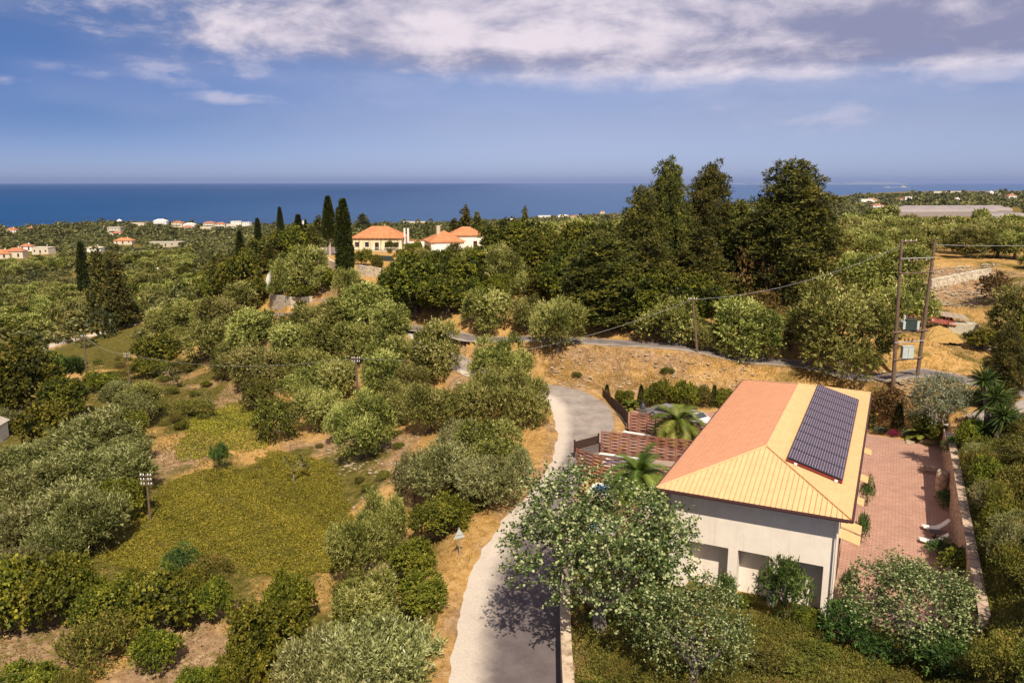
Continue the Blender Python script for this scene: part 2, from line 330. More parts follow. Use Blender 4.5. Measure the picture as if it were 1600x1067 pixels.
def roadmat():
    m, N, L, b = nodes_of('asphalt', .92, .15); a = N.new('ShaderNodeAttribute'); a.attribute_name = 'dust'; u = N.new('ShaderNodeAttribute'); u.attribute_name = 'across'
    n = nz(N, L, .7, 6, .65); n2 = nz(N, L, 7, 4, .7); n3 = nz(N, L, 40, 2)
    asp = ramp(N, L, n.outputs[0], [(.3, (.100, .080, .083)), (.7, (.155, .128, .128))]); dst = ramp(N, L, n2.outputs[0], [(.3, (.46, .385, .32)), (.7, (.60, .52, .44))])
    # faint wheel tracks and sealed cracks
    v = N.new('ShaderNodeTexVoronoi'); v.feature = 'DISTANCE_TO_EDGE'; v.inputs['Scale'].default_value = .7; tc = N.new('ShaderNodeTexCoord'); ad = N.new('ShaderNodeVectorMath'); ad.operation = 'ADD'
    nd = nz(N, L, 1.1, 5, .7); L.new(tc.outputs['Object'], ad.inputs[0]); sc = N.new('ShaderNodeVectorMath'); sc.operation = 'SCALE'; sc.inputs['Scale'].default_value = 1.6; L.new(nd.outputs['Color'], sc.inputs[0]); L.new(sc.outputs[0], ad.inputs[1]); L.new(ad.outputs[0], v.inputs['Vector'])
    crack = mth(N, L, 'SUBTRACT', 1.0, srange(N, L, v.outputs[0], .0, .035)); asp = mixc(N, L, mth(N, L, 'MULTIPLY', crack, .07), asp, (.36, .31, .28))
    f = mth(N, L, 'ADD', a.outputs['Fac'], mth(N, L, 'MULTIPLY', mth(N, L, 'SUBTRACT', n.outputs[0], .5), .42)); f = srange(N, L, f, .12, .95)
    c = mixc(N, L, f, asp, dst); c = mixc(N, L, .28, c, mixc(N, L, n3.outputs[0], (.25, .25, .25), (.75, .75, .75)), 'OVERLAY'); L.new(c, b.inputs['Base Color']); bump(N, L, b, n3.outputs[0], .3, .02)
roadmat()
def groundmat():
    m, N, L, b = nodes_of('ground_soil', .97, .05)
    g = N.new('ShaderNodeAttribute'); g.attribute_name = 'green'; s = N.new('ShaderNodeAttribute'); s.attribute_name = 'soil'
    n1 = nz(N, L, .22, 7, .65); n2 = nz(N, L, 1.4, 7, .7); n3 = nz(N, L, 8, 5, .7); n4 = nz(N, L, .05, 4, .6)
    dry = ramp(N, L, n2.outputs[0], [(.28, (.22, .135, .045)), (.46, (.42, .245, .080)), (.60, (.52, .325, .135)), (.75, (.36, .225, .10))])
    soil = ramp(N, L, n2.outputs[0], [(.3, (.17, .105, .06)), (.5, (.32, .20, .115)), (.68, (.50, .35, .22))])
    grn = ramp(N, L, n2.outputs[0], [(.3, (.050, .046, .010)), (.5, (.115, .098, .022)), (.72, (.23, .18, .05))])
    fs = mth(N, L, 'ADD', s.outputs['Fac'], mth(N, L, 'MULTIPLY', mth(N, L, 'SUBTRACT', n1.outputs[0], .5), 1.6)); c = mixc(N, L, srange(N, L, fs, .3, .7), dry, soil)
    fg = mth(N, L, 'ADD', g.outputs['Fac'], mth(N, L, 'MULTIPLY', mth(N, L, 'SUBTRACT', n1.outputs[0], .5), 1.5)); c = mixc(N, L, srange(N, L, fg, .35, .65), c, grn)
    c = mixc(N, L, .5, c, mixc(N, L, n3.outputs[0], (.16, .16, .16), (.86, .84, .8)), 'OVERLAY')
    # pale stones lying in the soil
    v = N.new('ShaderNodeTexVoronoi'); v.inputs['Scale'].default_value = 1.9; v.inputs['Randomness'].default_value = 1; tc = N.new('ShaderNodeTexCoord'); L.new(tc.outputs['Object'], v.inputs['Vector'])
    st = mth(N, L, 'SUBTRACT', 1.0, srange(N, L, v.outputs[0], .05, .22)); st = mth(N, L, 'MULTIPLY', st, srange(N, L, n4.outputs[0], .50, .62)); st = mth(N, L, 'MULTIPLY', st, srange(N, L, s.outputs['Fac'], .2, .8))
    c = mixc(N, L, mth(N, L, 'MULTIPLY', st, .8), c, (.66, .58, .48)); L.new(c, b.inputs['Base Color'])
    h = mth(N, L, 'ADD', n2.outputs[0], mth(N, L, 'MULTIPLY', n3.outputs[0], .5)); bump(N, L, b, h, .7, .25)
groundmat()
# ------------------------------------------------------------------ terrain: heights surveyed at points, a thin-plate spline through them
def ray(px, py):
    a = (px - 800) / F; b = (py - 533.5) / F
    return np.array([a, CP - b * SP, -(SP + b * CP)])
def atz(px, py, z):
    r = ray(px, py); t = (z - CAMH) / r[2]; return r * t + np.array([0, 0, CAMH])
def proj(x, y, z):
    dz = z - CAMH; d = y * CP - dz * SP
    return 800 + F * x / d, 533.5 - F * (y * SP + dz * CP) / d, d
SURVEY = [
 (790,1067,-1.2),(800,930,-.8),(830,800,-.3),(900,700,0),(900,640,.7),(860,612,1.2),(800,1500,-1.5),(1300,1500,.4),(1100,1300,0),(300,1500,-7),(-500,1500,-9),(2200,1500,4),
 (700,1067,-1.3),(690,950,-1.0),(740,840,-.5),(800,760,-.2),(850,690,0),
 (600,1067,-3.2),(640,950,-2.2),(690,850,-1.3),(740,770,-.8),(640,800,-3.2),
 (500,1067,-5.2),(420,960,-5.6),(300,1000,-6),(150,1000,-6.3),(0,1067,-6.5),(0,900,-7),(250,880,-6),(520,900,-5.6),(590,890,-4.0),
 (350,800,-6),(450,750,-6),(230,760,-6.4),(540,790,-5.2),(570,720,-3.4),(520,700,-4.6),(620,700,-2.2),(700,680,-1.1),(780,640,-.4),
 (350,660,-6.6),(250,650,-7.2),(100,700,-8),(0,700,-9),(450,640,-5),(530,620,-3.4),(620,610,-1.6),(700,590,.4),(480,580,-4),(400,590,-6),(300,590,-8),(200,600,-9.5),(100,600,-10.5),(0,600,-11),
 (640,550,1.5),(560,540,-.5),(480,530,-2.5),(400,540,-5.5),(300,530,-8.5),(200,540,-11),(100,540,-12),(0,540,-12.5),
 (735,577,1.3),(700,553,2.2),(670,530,3.5),(640,510,4.2),(560,497,3.8),(440,486,3.2),(380,480,1),(330,490,-4),(250,500,-9),(180,510,-12),(100,500,-13.5),(0,500,-14.5),
 (700,516,4.8),(800,523,5),(900,528,5),(1000,534,5),(1100,542,4.8),(1250,557,4.4),(1400,581,3.9),(1500,592,3.5),(1600,612,3.2),(1700,650,3.0),
 (1000,600,1.2),(1100,608,1.2),(1200,600,1.6),(1300,600,2.0),(1395,606,2.6),(950,600,1.3),(900,585,2.2),(1000,565,3.0),(1100,575,3.0),(850,560,3.0),(800,550,3.2),(760,560,2.2),
 (1440,640,1.8),(1380,640,.4),(984,677,0),(938,712,0),(905,745,0),(1000,640,.4),(1100,645,.3),(1050,700,0),
 (1510,660,3),(1560,680,4.2),(1600,760,5),(1540,760,3.6),(1540,860,3.2),(1600,900,4.5),(1520,960,2.0),(1600,1067,3.4),(1700,900,6),(1700,700,6),
 (1480,1000,.6),(1400,1067,.2),(1200,1067,0),(1000,1067,0),(950,1000,0),
 (1500,540,4.6),(1480,500,5.6),(1480,470,6.2),(1480,425,9.5),(1580,425,9.8),(1400,440,8.6),(1300,480,6.2),(1200,500,5.8),(1100,500,5.8),(1000,500,5.8),(900,500,5.6),(800,490,5.6),(700,480,5.6),
 (1500,395,10),(1300,410,9.5),(1600,395,10.5),(1100,440,8),(900,440,8),(1480,352,9),(1580,352,9),(1300,360,7),
 (620,440,6.8),(560,452,6.6),(540,456,6.8),(500,455,6.2),(470,440,5.6),(420,450,4),(430,475,3.6),(520,404,8),(595,398,7.2),(700,398,7.4),(620,420,7.2),(560,415,7),
 (450,400,3),(380,420,0),(320,430,-5),(280,440,-9),(420,385,-4),(480,382,2),
 (240,470,-13),(200,420,-17),(100,420,-18.5),(0,420,-19),(40,398,-21),(150,390,-23),(270,388,-22),(0,380,-26),(100,370,-29),(30,364,-32),(200,365,-34),(170,350,-36),(300,362,-38),(400,362,-40),
 (700,370,-8),(800,365,-8),(900,372,2),(1000,370,6),(900,352,-25),(700,358,-38),(600,358,-42),(500,358,-44),(1000,347,-20),(1100,342,-12),
 (850,345,-47),(950,340,-44),(650,350,-54),(500,351,-56),(375,354,-54),(250,352,-55),(120,354,-52),(0,368,-38),
 (1300,338,-4),(1400,330,-3),(1500,325,-2),(1600,325,-2),(1400,312,-2),(1550,305,2),(1600,303,2),(1460,304,0),(1350,308,-6),(1300,314,-22),(1200,326,-40)]
COAST = [(-600,378),(-300,374),(-60,370),(0,367),(60,360),(120,355),(200,350),(280,351),(400,352),(500,352),(600,351),(700,349),(800,342),(900,336),(1000,332),(1100,322),(1200,316),(1280,310),(1330,304.5),(1400,299.6),(1500,298.0),(1600,298.2),(1800,299),(2300,299)]
SEAZ = -60.0
SP_, HC = [], []
for (px, py, z) in SURVEY:
    p = atz(px, py, z); SP_.append((math.atan2(p[0], p[1]), math.log(math.hypot(p[0], p[1])))); HC.append(z)
coast_th, coast_lr = [], []
for px, py in COAST:
    p = atz(px, py, SEAZ); th = math.atan2(p[0], p[1]); lr = math.log(math.hypot(p[0], p[1])); coast_th.append(th); coast_lr.append(lr)
coast_th = np.array(coast_th); coast_lr = np.array(coast_lr)
SP_ = np.array(SP_); HC = np.array(HC)
TS = 2.2                                                     # one radian of bearing weighs as much as this in log distance
_X = np.c_[SP_[:, 0] * TS, SP_[:, 1]]
def _K(A, B):
    r2 = ((A[:, None, :] - B[None, :, :]) ** 2).sum(-1); return np.where(r2 > 1e-12, .5 * r2 * np.log(r2 + 1e-12), 0)
_n = len(_X); _A = np.zeros((_n + 3, _n + 3)); _A[:_n, :_n] = _K(_X, _X) + np.eye(_n) * 4e-4
_A[:_n, _n] = 1; _A[:_n, _n + 1:] = _X; _A[_n, :_n] = 1; _A[_n + 1:, :_n] = _X.T
_w = np.linalg.solve(_A, np.r_[HC, 0, 0, 0])
GTH = np.linspace(-1.25, 1.25, 361); GLR = np.linspace(math.log(10), math.log(9000), 420)
_g = np.array([(t, l) for t in np.clip(GTH, -.72, .72) for l in np.clip(GLR, math.log(24), None)])
_G = np.empty(len(_g))
for i in range(0, len(_g), 20000):
    q = np.c_[_g[i:i + 20000, 0] * TS, _g[i:i + 20000, 1]]; _G[i:i + 20000] = _K(q, _X) @ _w[:_n] + _w[_n] + q @ _w[_n + 1:]
_G = _G.reshape(len(GTH), len(GLR))
_cl = np.interp(GTH, coast_th, coast_lr)
for i in range(len(GTH)):        # shore: the land falls into the sea past the coast line
    d = GLR - _cl[i]; k = np.clip((d + .10) / .10, 0, 1)
    _G[i] = np.where(d > -.10, _G[i] * (1 - k) + (SEAZ + .5) * k, _G[i]); _G[i] = np.where(d <= 0, np.maximum(_G[i], SEAZ + 1.0), SEAZ - 6 * np.clip(d / .05, 0, 1))
def tps(x, y):
    x = np.asarray(x, float); y = np.asarray(y, float)
    th = np.arctan2(x, y); lr = np.log(np.maximum(np.hypot(x, y), 1))
    u = np.clip((th - GTH[0]) / (GTH[1] - GTH[0]), 0, len(GTH) - 1.001); v = np.clip((lr - GLR[0]) / (GLR[1] - GLR[0]), 0, len(GLR) - 1.001)
    i = u.astype(int); j = v.astype(int); a = u - i; b = v - j
    return (_G[i, j] * (1 - a) * (1 - b) + _G[i + 1, j] * a * (1 - b) + _G[i, j + 1] * (1 - a) * b + _G[i + 1, j + 1] * a * b)
def ss(x, a, b):
    t = np.clip((x - a) / (b - a), 0, 1); return t * t * (3 - 2 * t)
def pick0(px, py, fn=tps):
    r = ray(px, py); t = np.exp(np.linspace(math.log(12), math.log(12000), 1600)); z = CAMH + r[2] * t; g = fn(r[0] * t, r[1] * t)
    k = np.nonzero(z < g)[0]
    if not len(k): k = [1500]
    i = max(k[0], 1); d0 = z[i - 1] - g[i - 1]; d1 = g[i] - z[i]; s = t[i - 1] + (t[i] - t[i - 1]) * (d0 / (d0 + d1 + 1e-9))
    p = r * s; return np.array([p[0], p[1], CAMH + p[2]])
# the building plot: origin at the middle of the front eave, u across, v along the ridge
HM = np.array([13.26, 41.95]); HU = np.array([.901, -.434]); HV = np.array([.434, .901]); HROT = -math.atan2(.434, .901)
def hl(u, v): p = HM + HU * u + HV * v; return float(p[0]), float(p[1])
def tohl(x, y): return (x - HM[0]) * HU[0] + (y - HM[1]) * HU[1], (x - HM[0]) * HV[0] + (y - HM[1]) * HV[1]
# roads as centre lines with half widths
def cat(P, n=8):
    P = np.array(P, float); Q = np.vstack([2 * P[0] - P[1], P, 2 * P[-1] - P[-2]]); out = []
    for i in range(1, len(Q) - 2):
        for t in np.linspace(0, 1, n, endpoint=False):
            p0, p1, p2, p3 = Q[i - 1:i + 3]; out.append(.5 * ((2 * p1) + (-p0 + p2) * t + (2 * p0 - 5 * p1 + 4 * p2 - p3) * t * t + (-p0 + 3 * p1 - 3 * p2 + p3) * t ** 3))
    out.append(Q[-2]); return np.array(out)
def edges_to_center(E):
    out = []
    for (xl, xr, py) in E:
        a = pick0(xl, py); b = pick0(xr, py); c = (a + b) / 2; out.append((c[0], c[1], np.hypot(*(b - a)[:2]) / 2))
    return out
def pts(Pl, hw): return [(p[0], p[1], hw) for p in (pick0(*q) for q in Pl)]
r1 = edges_to_center([(700,886,1300),(701,886,1120),(704,884,1067),(710,880,1000),(722,878,940),(740,880,885),(768,884,840),(800,888,800),(836,905,760),(862,925,722)])
r1 += edges_to_center([(869,940,694),(868,958,670),(864,952,645)]) + [(*pick0(890, 622)[:2], 2.8), (*pick0(858, 609)[:2], 2.3), (*pick0(800, 598)[:2], 2.1), (*pick0(738, 578)[:2], 2.0), (*pick0(703, 555)[:2], 2.0), (*pick0(672, 532)[:2], 2.0), (*pick0(650, 515)[:2], 1.9)]
r2 = pts([(1790,680),(1690,640),(1600,612),(1500,592),(1400,581),(1250,557),(1100,542),(1000,534),(900,528),(800,523),(700,516),(640,511),(560,498),(480,489),(428,484),(400,478)], 1.9)
r3 = pts([(60,545),(118,529),(150,522),(190,512),(222,500)], 1.5)
r4 = pts([(1640,625),(1575,640),(1530,655),(1490,672)], 1.4)
ROADS = []
for R_ in (r1, r2, r3, r4):
    c = cat(R_, 10); z = tps(c[:, 0], c[:, 1]); k = 9; zp = np.pad(z, k // 2, mode='edge'); z = np.convolve(zp, np.ones(k) / k, 'valid'); ROADS.append(np.c_[c, z])
def roadinfo(x, y):
    """distance to the nearest road edge (negative on the road) and that road's level"""
    x = np.asarray(x, float).ravel(); y = np.asarray(y, float).ravel(); best = np.full(len(x), 1e9); lev = np.zeros(len(x))
    for rd in ROADS:
        lo = rd[:, :2].min(0) - 12; hi = rd[:, :2].max(0) + 12; m = (x > lo[0]) & (x < hi[0]) & (y > lo[1]) & (y < hi[1]); ii = np.nonzero(m)[0]
        if not len(ii): continue
        X, Y = x[ii], y[ii]; bd = np.full(len(ii), 1e9); bl = np.zeros(len(ii))
        for i in range(len(rd) - 1):
            ax_, ay_, hw0, z0 = rd[i]; bx_, by_, hw1, z1 = rd[i + 1]; dx, dy = bx_ - ax_, by_ - ay_; L2 = dx * dx + dy * dy + 1e-9
            t = np.clip(((X - ax_) * dx + (Y - ay_) * dy) / L2, 0, 1); d = np.hypot(X - ax_ - t * dx, Y - ay_ - t * dy) - (hw0 + t * (hw1 - hw0))
            k = d < bd; bd[k] = d[k]; bl[k] = (z0 + t * (z1 - z0))[k]
        k = bd < best[ii]; best[ii[k]] = bd[k]; lev[ii[k]] = bl[k]
    return best, lev
def hnoise(x, y, s, seed):
    x = x / s; y = y / s; return (np.sin(x * 1.3 + seed) * np.cos(y * 1.7 + seed * 2.1) + .6 * np.sin(x * 2.9 + y * 2.3 + seed * .7) + .4 * np.sin(x * 5.3 - y * 4.7 + seed * 3.1) + .3 * np.cos(y * 9.1 + x * 7.7 + seed)) / 2.3
WALLX = 11.75
def ground(x, y, full=True):
    shp = np.shape(x); x = np.asarray(x, float).ravel(); y = np.asarray(y, float).ravel(); z = tps(x, y); r = np.hypot(x, y)
    amp = np.clip(r / 60, .4, 5); z = z + (hnoise(x, y, 6, 1.1) * .14 + hnoise(x, y, 1.7, 4.2) * .06) * np.clip(r / 60, .6, 1.6) * (r < 900) + hnoise(x, y, 55, 2.2) * 1.2 * ss(r, 230, 420) * (r < 1400)
    d, lev = roadinfo(x, y); u, v = tohl(x, y)
    k = 1 - ss(d, .5, 3.4); wx = np.interp(y, [20, 27.5, 33, 38, 43, 47, 50.5, 54, 57], [2.4, 2.55, 2.68, 2.85, 3.1, 3.6, 4.0, 4.5, 5.0]); gk = ss(x, wx - .12, wx + .05) * (1 - ss(y, 56, 58)); nearw = (x > wx - 2.5) & (y < 57); k = np.where(nearw & (d < 3), 1 - ss(d, 1.6, 3.4), k); k = k * (1 - gk)
    z = z * (1 - k) + (lev - .07) * k
    # level plot around the building; the hillside stands behind the court wall
    pad = ss(u, -13.5, -12.3) * (1 - ss(u, 11.5, 11.8)) * ss(v, -6, -2) * (1 - ss(v, 38.6, 39.8)); pad = pad * np.where(y < 58, ss(x, wx - .1, wx + .05), np.where(x < 17, ss(d, .2, 1.4), 1)); z = z * (1 - pad)
    padl = ss(u, -21.5, -19) * (1 - ss(u, -13.5, -12.3)) * ss(v, 12, 16) * (1 - ss(v, 38, 40)) * ss(d, .2, 1.4); z = z * (1 - padl) + .02 * padl
    up = ss(u, WALLX - .02, WALLX + .1) * (1 - ss(u, 15, 22)) * ss(v, -6, 0) * (1 - ss(v, 33, 40)); z = z * (1 - up) + np.maximum(z, 3.0) * up
    gg = gk * ((u < 4.4) | ((v < -1.2) & (u < 13))); z = z * (1 - gg) + np.maximum(z, .08) * gg
    return z.reshape(shp)
def pick(px, py): return pick0(px, py, lambda a, b: ground(a, b))
def gz(x, y): return float(ground(np.array([x]), np.array([y]))[0])

def px_blob(x, y, blobs):
    f = np.zeros(len(x))
    for (px, py, rad, w) in blobs:
        p = pick0(px, py); f = np.maximum(f, w * np.exp(-(((x - p[0]) ** 2 + (y - p[1]) ** 2) / rad ** 2) ** 1.5))
    return f
GREEN = [(950,880,5,1),(965,845,4.5,1),(930,820,3.5,1),(1010,900,4,1),(560,440,6,.5),(640,415,9,.55),(690,408,9,.5),(1750,520,30,.6),(1800,640,22,.7),(1700,420,30,.5),(1850,900,22,.9),(-120,700,30,.8),(160,535,26,.9),(330,455,20,.8),(110,560,22,.8),(250,545,14,.7),(330,585,10,.6),(300,620,10,.65),(250,650,9,.7),(380,455,12,.7),(1300,395,30,.35),(200,640,9,.8),(430,590,7,.45),(350,800,15,1),(420,780,12,1),(300,840,10,.9),(380,870,9,.9),(470,850,7,.8),(350,660,9,.7),(430,640,7,.75),(290,590,14,.55),(200,600,16,.6),(120,640,16,.7),(60,760,14,.8),(60,900,10,.7),(180,930,8,.7),(250,690,7,.4),
         (560,840,4,.6),(640,880,3.5,.7),(640,740,3,.7),(740,760,2.5,.5),(600,1000,5,.8),(480,1000,6,.8),(1000,1020,5,1),(1100,1000,7,1),(1250,1020,7,1),(1400,1000,7,1),(1200,1300,14,1),(1560,900,9,1),(1580,800,9,1),(1560,720,7,.8),(1700,850,14,.9),
         (940,950,4,.9),(180,560,20,.55),(100,500,40,.75),(1540,560,6,.5),(1500,600,2,.6),(1240,590,4,.45),(1360,640,3,.5),(700,470,14,.6),(1000,450,24,.7),(1100,440,20,.7),(1200,450,20,.7),(1400,430,12,.4)]
SOIL = [(350,610,12,.8),(280,620,12,.8),(420,650,8,.7),(250,720,7,.8),(250,600,12,.7),(480,560,10,.6),(620,560,8,.5),(160,600,12,.6),(570,720,6,1),(600,700,5,.9),(530,690,5,.8),(600,890,3.5,1),(560,760,4,.9),(300,970,5,.7),(60,1000,7,.8),(300,1040,6,.8),(480,700,5,.6),(400,620,8,.6),(340,560,10,.6),(330,690,5,.4),(900,585,8,.55),(1000,580,9,.55),(1100,585,8,.5),(1400,600,5,.6),
        (1480,450,12,.9),(1540,440,10,.8),(640,520,6,.5),(690,600,5,.5),(1460,590,5,.5),(620,500,6,.5),(1500,540,6,.5),(520,440,8,.5),(720,600,4,.6),(230,750,4,.6)]
def build_ground():
    th = np.concatenate([np.linspace(-1.2, -.70, 26)[:-1], np.linspace(-.70, .70, 640), np.linspace(.70, 1.2, 26)[1:]])
    lr = np.concatenate([np.linspace(math.log(11), math.log(150), 520)[:-1], np.linspace(math.log(150), math.log(9000), 420)])
    TH, LR = np.meshgrid(th, lr, indexing='ij'); x = (np.sin(TH) * np.exp(LR)).ravel(); y = (np.cos(TH) * np.exp(LR)).ravel()
    z = ground(x, y); n1, n2 = len(th), len(lr); I = np.arange(n1 * n2).reshape(n1, n2)
    Q = np.stack([I[:-1, :-1], I[1:, :-1], I[1:, 1:], I[:-1, 1:]], -1).reshape(-1, 4)
    r = np.hypot(x, y); g = px_blob(x, y, GREEN); s = px_blob(x, y, SOIL); g = np.where(r > 220, .62, g); s = np.where(r > 220, .25, s)
    d, _ = roadinfo(x, y); s = np.maximum(s, .5 * (1 - ss(d, .5, 2.2))); g = np.where(d < 1.2, np.minimum(g, .15), g)
    me = mesh_np('terrain', np.c_[x, y, z], Q, mats=[MATS['ground_soil']], attrs={'green': g, 'soil': s}, smooth=True)
    o = bpy.data.objects.new('terrain', me); link(o); tag(o, kind='structure')
build_ground()
def build_sea():
    n = 90; V = [(0, 0, 0)]; rr = [700, 1500, 3000, 6000, 12000, 25000, 60000]; vs = []
    for r_ in rr:
        for j in range(n): vs.append((r_ * math.sin(2 * math.pi * j / n), r_ * math.cos(2 * math.pi * j / n), SEAZ))
    Q = [(i * n + j, i * n + (j + 1) % n, (i + 1) * n + (j + 1) % n, (i + 1) * n + j) for i in range(len(rr) - 1) for j in range(n)]
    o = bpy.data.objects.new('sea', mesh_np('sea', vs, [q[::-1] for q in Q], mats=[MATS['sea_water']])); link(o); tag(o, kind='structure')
build_sea()
def build_road(rd, name, dustfn, mat='asphalt', lift=.0):
    P = []; A = []; D = []; m = 13; nrm = np.gradient(rd[:, :2], axis=0); nrm /= np.linalg.norm(nrm, axis=1)[:, None] + 1e-9; L_ = 0
    for i, (x, y, hw, z) in enumerate(rd):
        nx, ny = nrm[i][1], -nrm[i][0]
        for j in range(m):
            t = j / (m - 1) * 2 - 1; e = hw; jag = (hnoise(np.array([x]), np.array([y]), 1.1, 3.3 * (1 + (t > 0)))[0] * .20 + hnoise(np.array([x]), np.array([y]), 3.7, 6.1 * (1 + (t > 0)))[0] * .16) if abs(t) == 1 else 0
            P.append((x + nx * t * (e + jag), y + ny * t * (e + jag), z + lift - (.03 if abs(t) == 1 else 0) + .03 * (1 - t * t))); A.append(t); D.append(dustfn(i / (len(rd) - 1), t))
    n = len(rd); I = np.arange(n * m).reshape(n, m); Q = np.stack([I[:-1, :-1], I[:-1, 1:], I[1:, 1:], I[1:, :-1]], -1).reshape(-1, 4)
    me = mesh_np(name, P, Q, mats=[MATS[mat]], attrs={'dust': D, 'across': A}, smooth=True); o = bpy.data.objects.new(name, me); link(o); tag(o, kind='structure')
# road 1 runs away from the viewer: t < 0 is its left edge
def dust1(s, t):
    left = max(0, min(1, (-t + .02) * 1.35)); right = max(0, (t - .75) * 2) * (.4)
    near = .86 if s < .38 else .86 + .0
    mid = .05 + .42 * max(0, min(1, (s - .18) / .40)); return max(left * near, right, mid)
build_road(ROADS[0], 'road', dust1)
build_road(ROADS[1], 'road', lambda s, t: .30 + .35 * abs(t) ** 3, lift=-.005)
build_road(ROADS[2], 'track', lambda s, t: .9)
build_road(ROADS[3], 'driveway', lambda s, t: .55, lift=-.01)
# ------------------------------------------------------------------ the big house
def build_house():
    root = empty('house', (HM[0], HM[1], 0), HROT)
    tag(root, 'long cream house with hipped yellow ribbed roof, its dimmer slope tinted orange, carrying solar panels', 'house')
    Lh, Wd, ze, hr, ra = 28.9, 5.3, 6.4, 1.55, 5.8
    w = MB(); w.box(-4.58, 4.58, 1.75, 28.2, -.4, 6.12); w.box(-4.58, 4.58, .80, 1.747, 3.1, 6.12)
    w.build('wall', MATS['white_plaster'], root)
    for u0, u1 in ((4.09, 4.583), (1.22, 1.75), (-1.1, -.56), (-4.583, -3.5)):
        p = MB(); p.box(u0, u1, .797, 1.746, -.4, 3.097); p.build('pillar', MATS['white_plaster'], root)
    r = MB(); e = .0
    A, B, Cc, D = (-Wd, 0, ze), (Wd, 0, ze), (Wd, Lh, ze), (-Wd, Lh, ze); R1, R2 = (0, ra, ze + hr), (0, Lh - ra, ze + hr)
    t = .10; low = lambda p: (p[0], p[1], p[2] - t)
    V = [A, B, Cc, D, R1, R2, low(A), low(B), low(Cc), low(D)]
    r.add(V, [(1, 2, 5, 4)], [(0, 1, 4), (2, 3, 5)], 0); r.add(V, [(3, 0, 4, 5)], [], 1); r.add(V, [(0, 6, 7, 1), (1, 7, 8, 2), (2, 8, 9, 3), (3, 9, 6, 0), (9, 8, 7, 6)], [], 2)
    # rolled ribs down each slope, each a real bar lying in the sheet
    def bar(p, q, wd, ht, m):
        p = np.array(p, float); q = np.array(q, float); d = q - p; L_ = np.linalg.norm(d)
        if L_ < .2: return
        d /= L_; s = np.cross(d, (0, 0, 1)); s /= np.linalg.norm(s); n = np.cross(s, d); n *= np.sign(n[2])
        V = [p - s * wd / 2, p + s * wd / 2, q + s * wd / 2, q - s * wd / 2]; V = V + [v + n * ht for v in V]
        r.add(V, [(4, 5, 6, 7), (0, 1, 5, 4), (1, 2, 6, 5), (2, 3, 7, 6), (3, 0, 4, 7)], m=m)
    def hz_(u, v): return ze + hr * min((Wd - abs(u)) / Wd, v / ra, (Lh - v) / ra)
    k = -Wd + .18
    while k < Wd:
        vtop = ra * (Wd - abs(k)) / Wd
        bar((k, -.03, ze + .0), (k, vtop, hz_(k, vtop)), .020, .030, 3); bar((k + .045, -.03, ze), (k + .045, vtop - .04, hz_(k, vtop - .04)), .055, .028, 0)
        bar((k, Lh + .03, ze), (k, Lh - vtop, hz_(k, vtop)), .05, .03, 0)
        k += .285
    v = .25
    while v < Lh - .1:
        m = min(v, Lh - v); umin = Wd * (1 - min(1, m / ra))
        for sg, mt in ((1, 0), (-1, 1)):
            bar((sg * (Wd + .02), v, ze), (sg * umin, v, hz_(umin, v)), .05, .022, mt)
        v += .285
    for sg, mt in ((1, 0), (-1, 1)):        # courses of the pressed tiles across the side slopes
        for i in range(1, 15):
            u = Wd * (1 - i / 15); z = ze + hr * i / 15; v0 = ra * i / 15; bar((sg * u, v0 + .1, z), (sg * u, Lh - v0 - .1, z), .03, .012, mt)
    rf = r.build('roof', [MATS['yellow_tile'], MATS['dim_slope_tile'], MATS['gutter'], MATS['tile_groove']], root)
    c = MB()
    for P_, Q_ in ((A, R1), (D, R2), (Cc, R2)): c.tube([np.array(P_) + (0, 0, .03), np.array(Q_) + (0, 0, .03)], .055, 6, 0)
    c.tube([np.array(R1) + (0, 0, .02), np.array(R2) + (0, 0, .02)], .05, 6, 0); c.tube([np.array(B) + (0, 0, .03), np.array(R1) + (0, 0, .03)], .045, 6, 1)
    c.build('ridge_cap', [MATS['yellow_tile'], MATS['tile_groove']], rf)
    s = MB(); s.box(-5.15, 5.15, .15, Lh - .15, 6.12, 6.28); s.build('soffit', MATS['white_plaster'], root)
    g = MB()
    for a, b in (((-5.36, -.07), (5.36, -.07)), ((5.37, -.07), (5.37, Lh + .07)), ((-5.37, -.07), (-5.37, Lh + .07)), ((-5.36, Lh + .07), (5.36, Lh + .07))):
        g.tube([(a[0], a[1], ze - .09), (b[0], b[1], ze - .09)], .075, 8)
    g.build('gutter', MATS['gutter'], rf)
    dp = MB(); dp.tube([(4.66, .55, 6.2), (4.66, .55, 0)], .05, 8); dp.build('downpipe', MATS['white_plaster'], root)
    # solar array: ten panels in a rising row, on two rails
    sl = math.atan2(hr, Wd); n = 10; v0, v1 = 4.85, 24.5; pl = (v1 - v0) / n
    for i in range(n):
        vc = v0 + (i + .5) * pl; uc = 2.95; zc = hz_(uc, 12) + .20
        fr = MB(); fr.cbox((0, 0, 0), (3.30, pl - .05, .05), m=0); o = fr.build('solar_panel', MATS['dark_steel'], root); o.location = (uc, vc, zc); o.rotation_euler = (0, sl, 0)
        ce = MB(); ce.cbox((0, 0, .028), (3.20, pl - .17, .006)); ce.build('cell_grid', MATS['solar_cells'], o)
    rl = MB()
    for uu in (1.38, 4.50):
        rl.tube([(uu, v0 - .25, hz_(uu, 12) + .12), (uu, v1 + .1, hz_(uu, 12) + .12)], .05, 6)
    rl.cbox((2.95, v0 - .16, hz_(2.95, 12) + .10), (3.3, .10, .12), ry=sl)
    rl.build('panel_rail', MATS['terracotta_rail'], root)
    for uu in (1.9, 4.2):
        b = MB(); b.cbox((uu, v0 - .30, hz_(uu, 12) + .10), (.18, .22, .10), ry=sl); b.build('bracket', MATS['white_trim'], root)
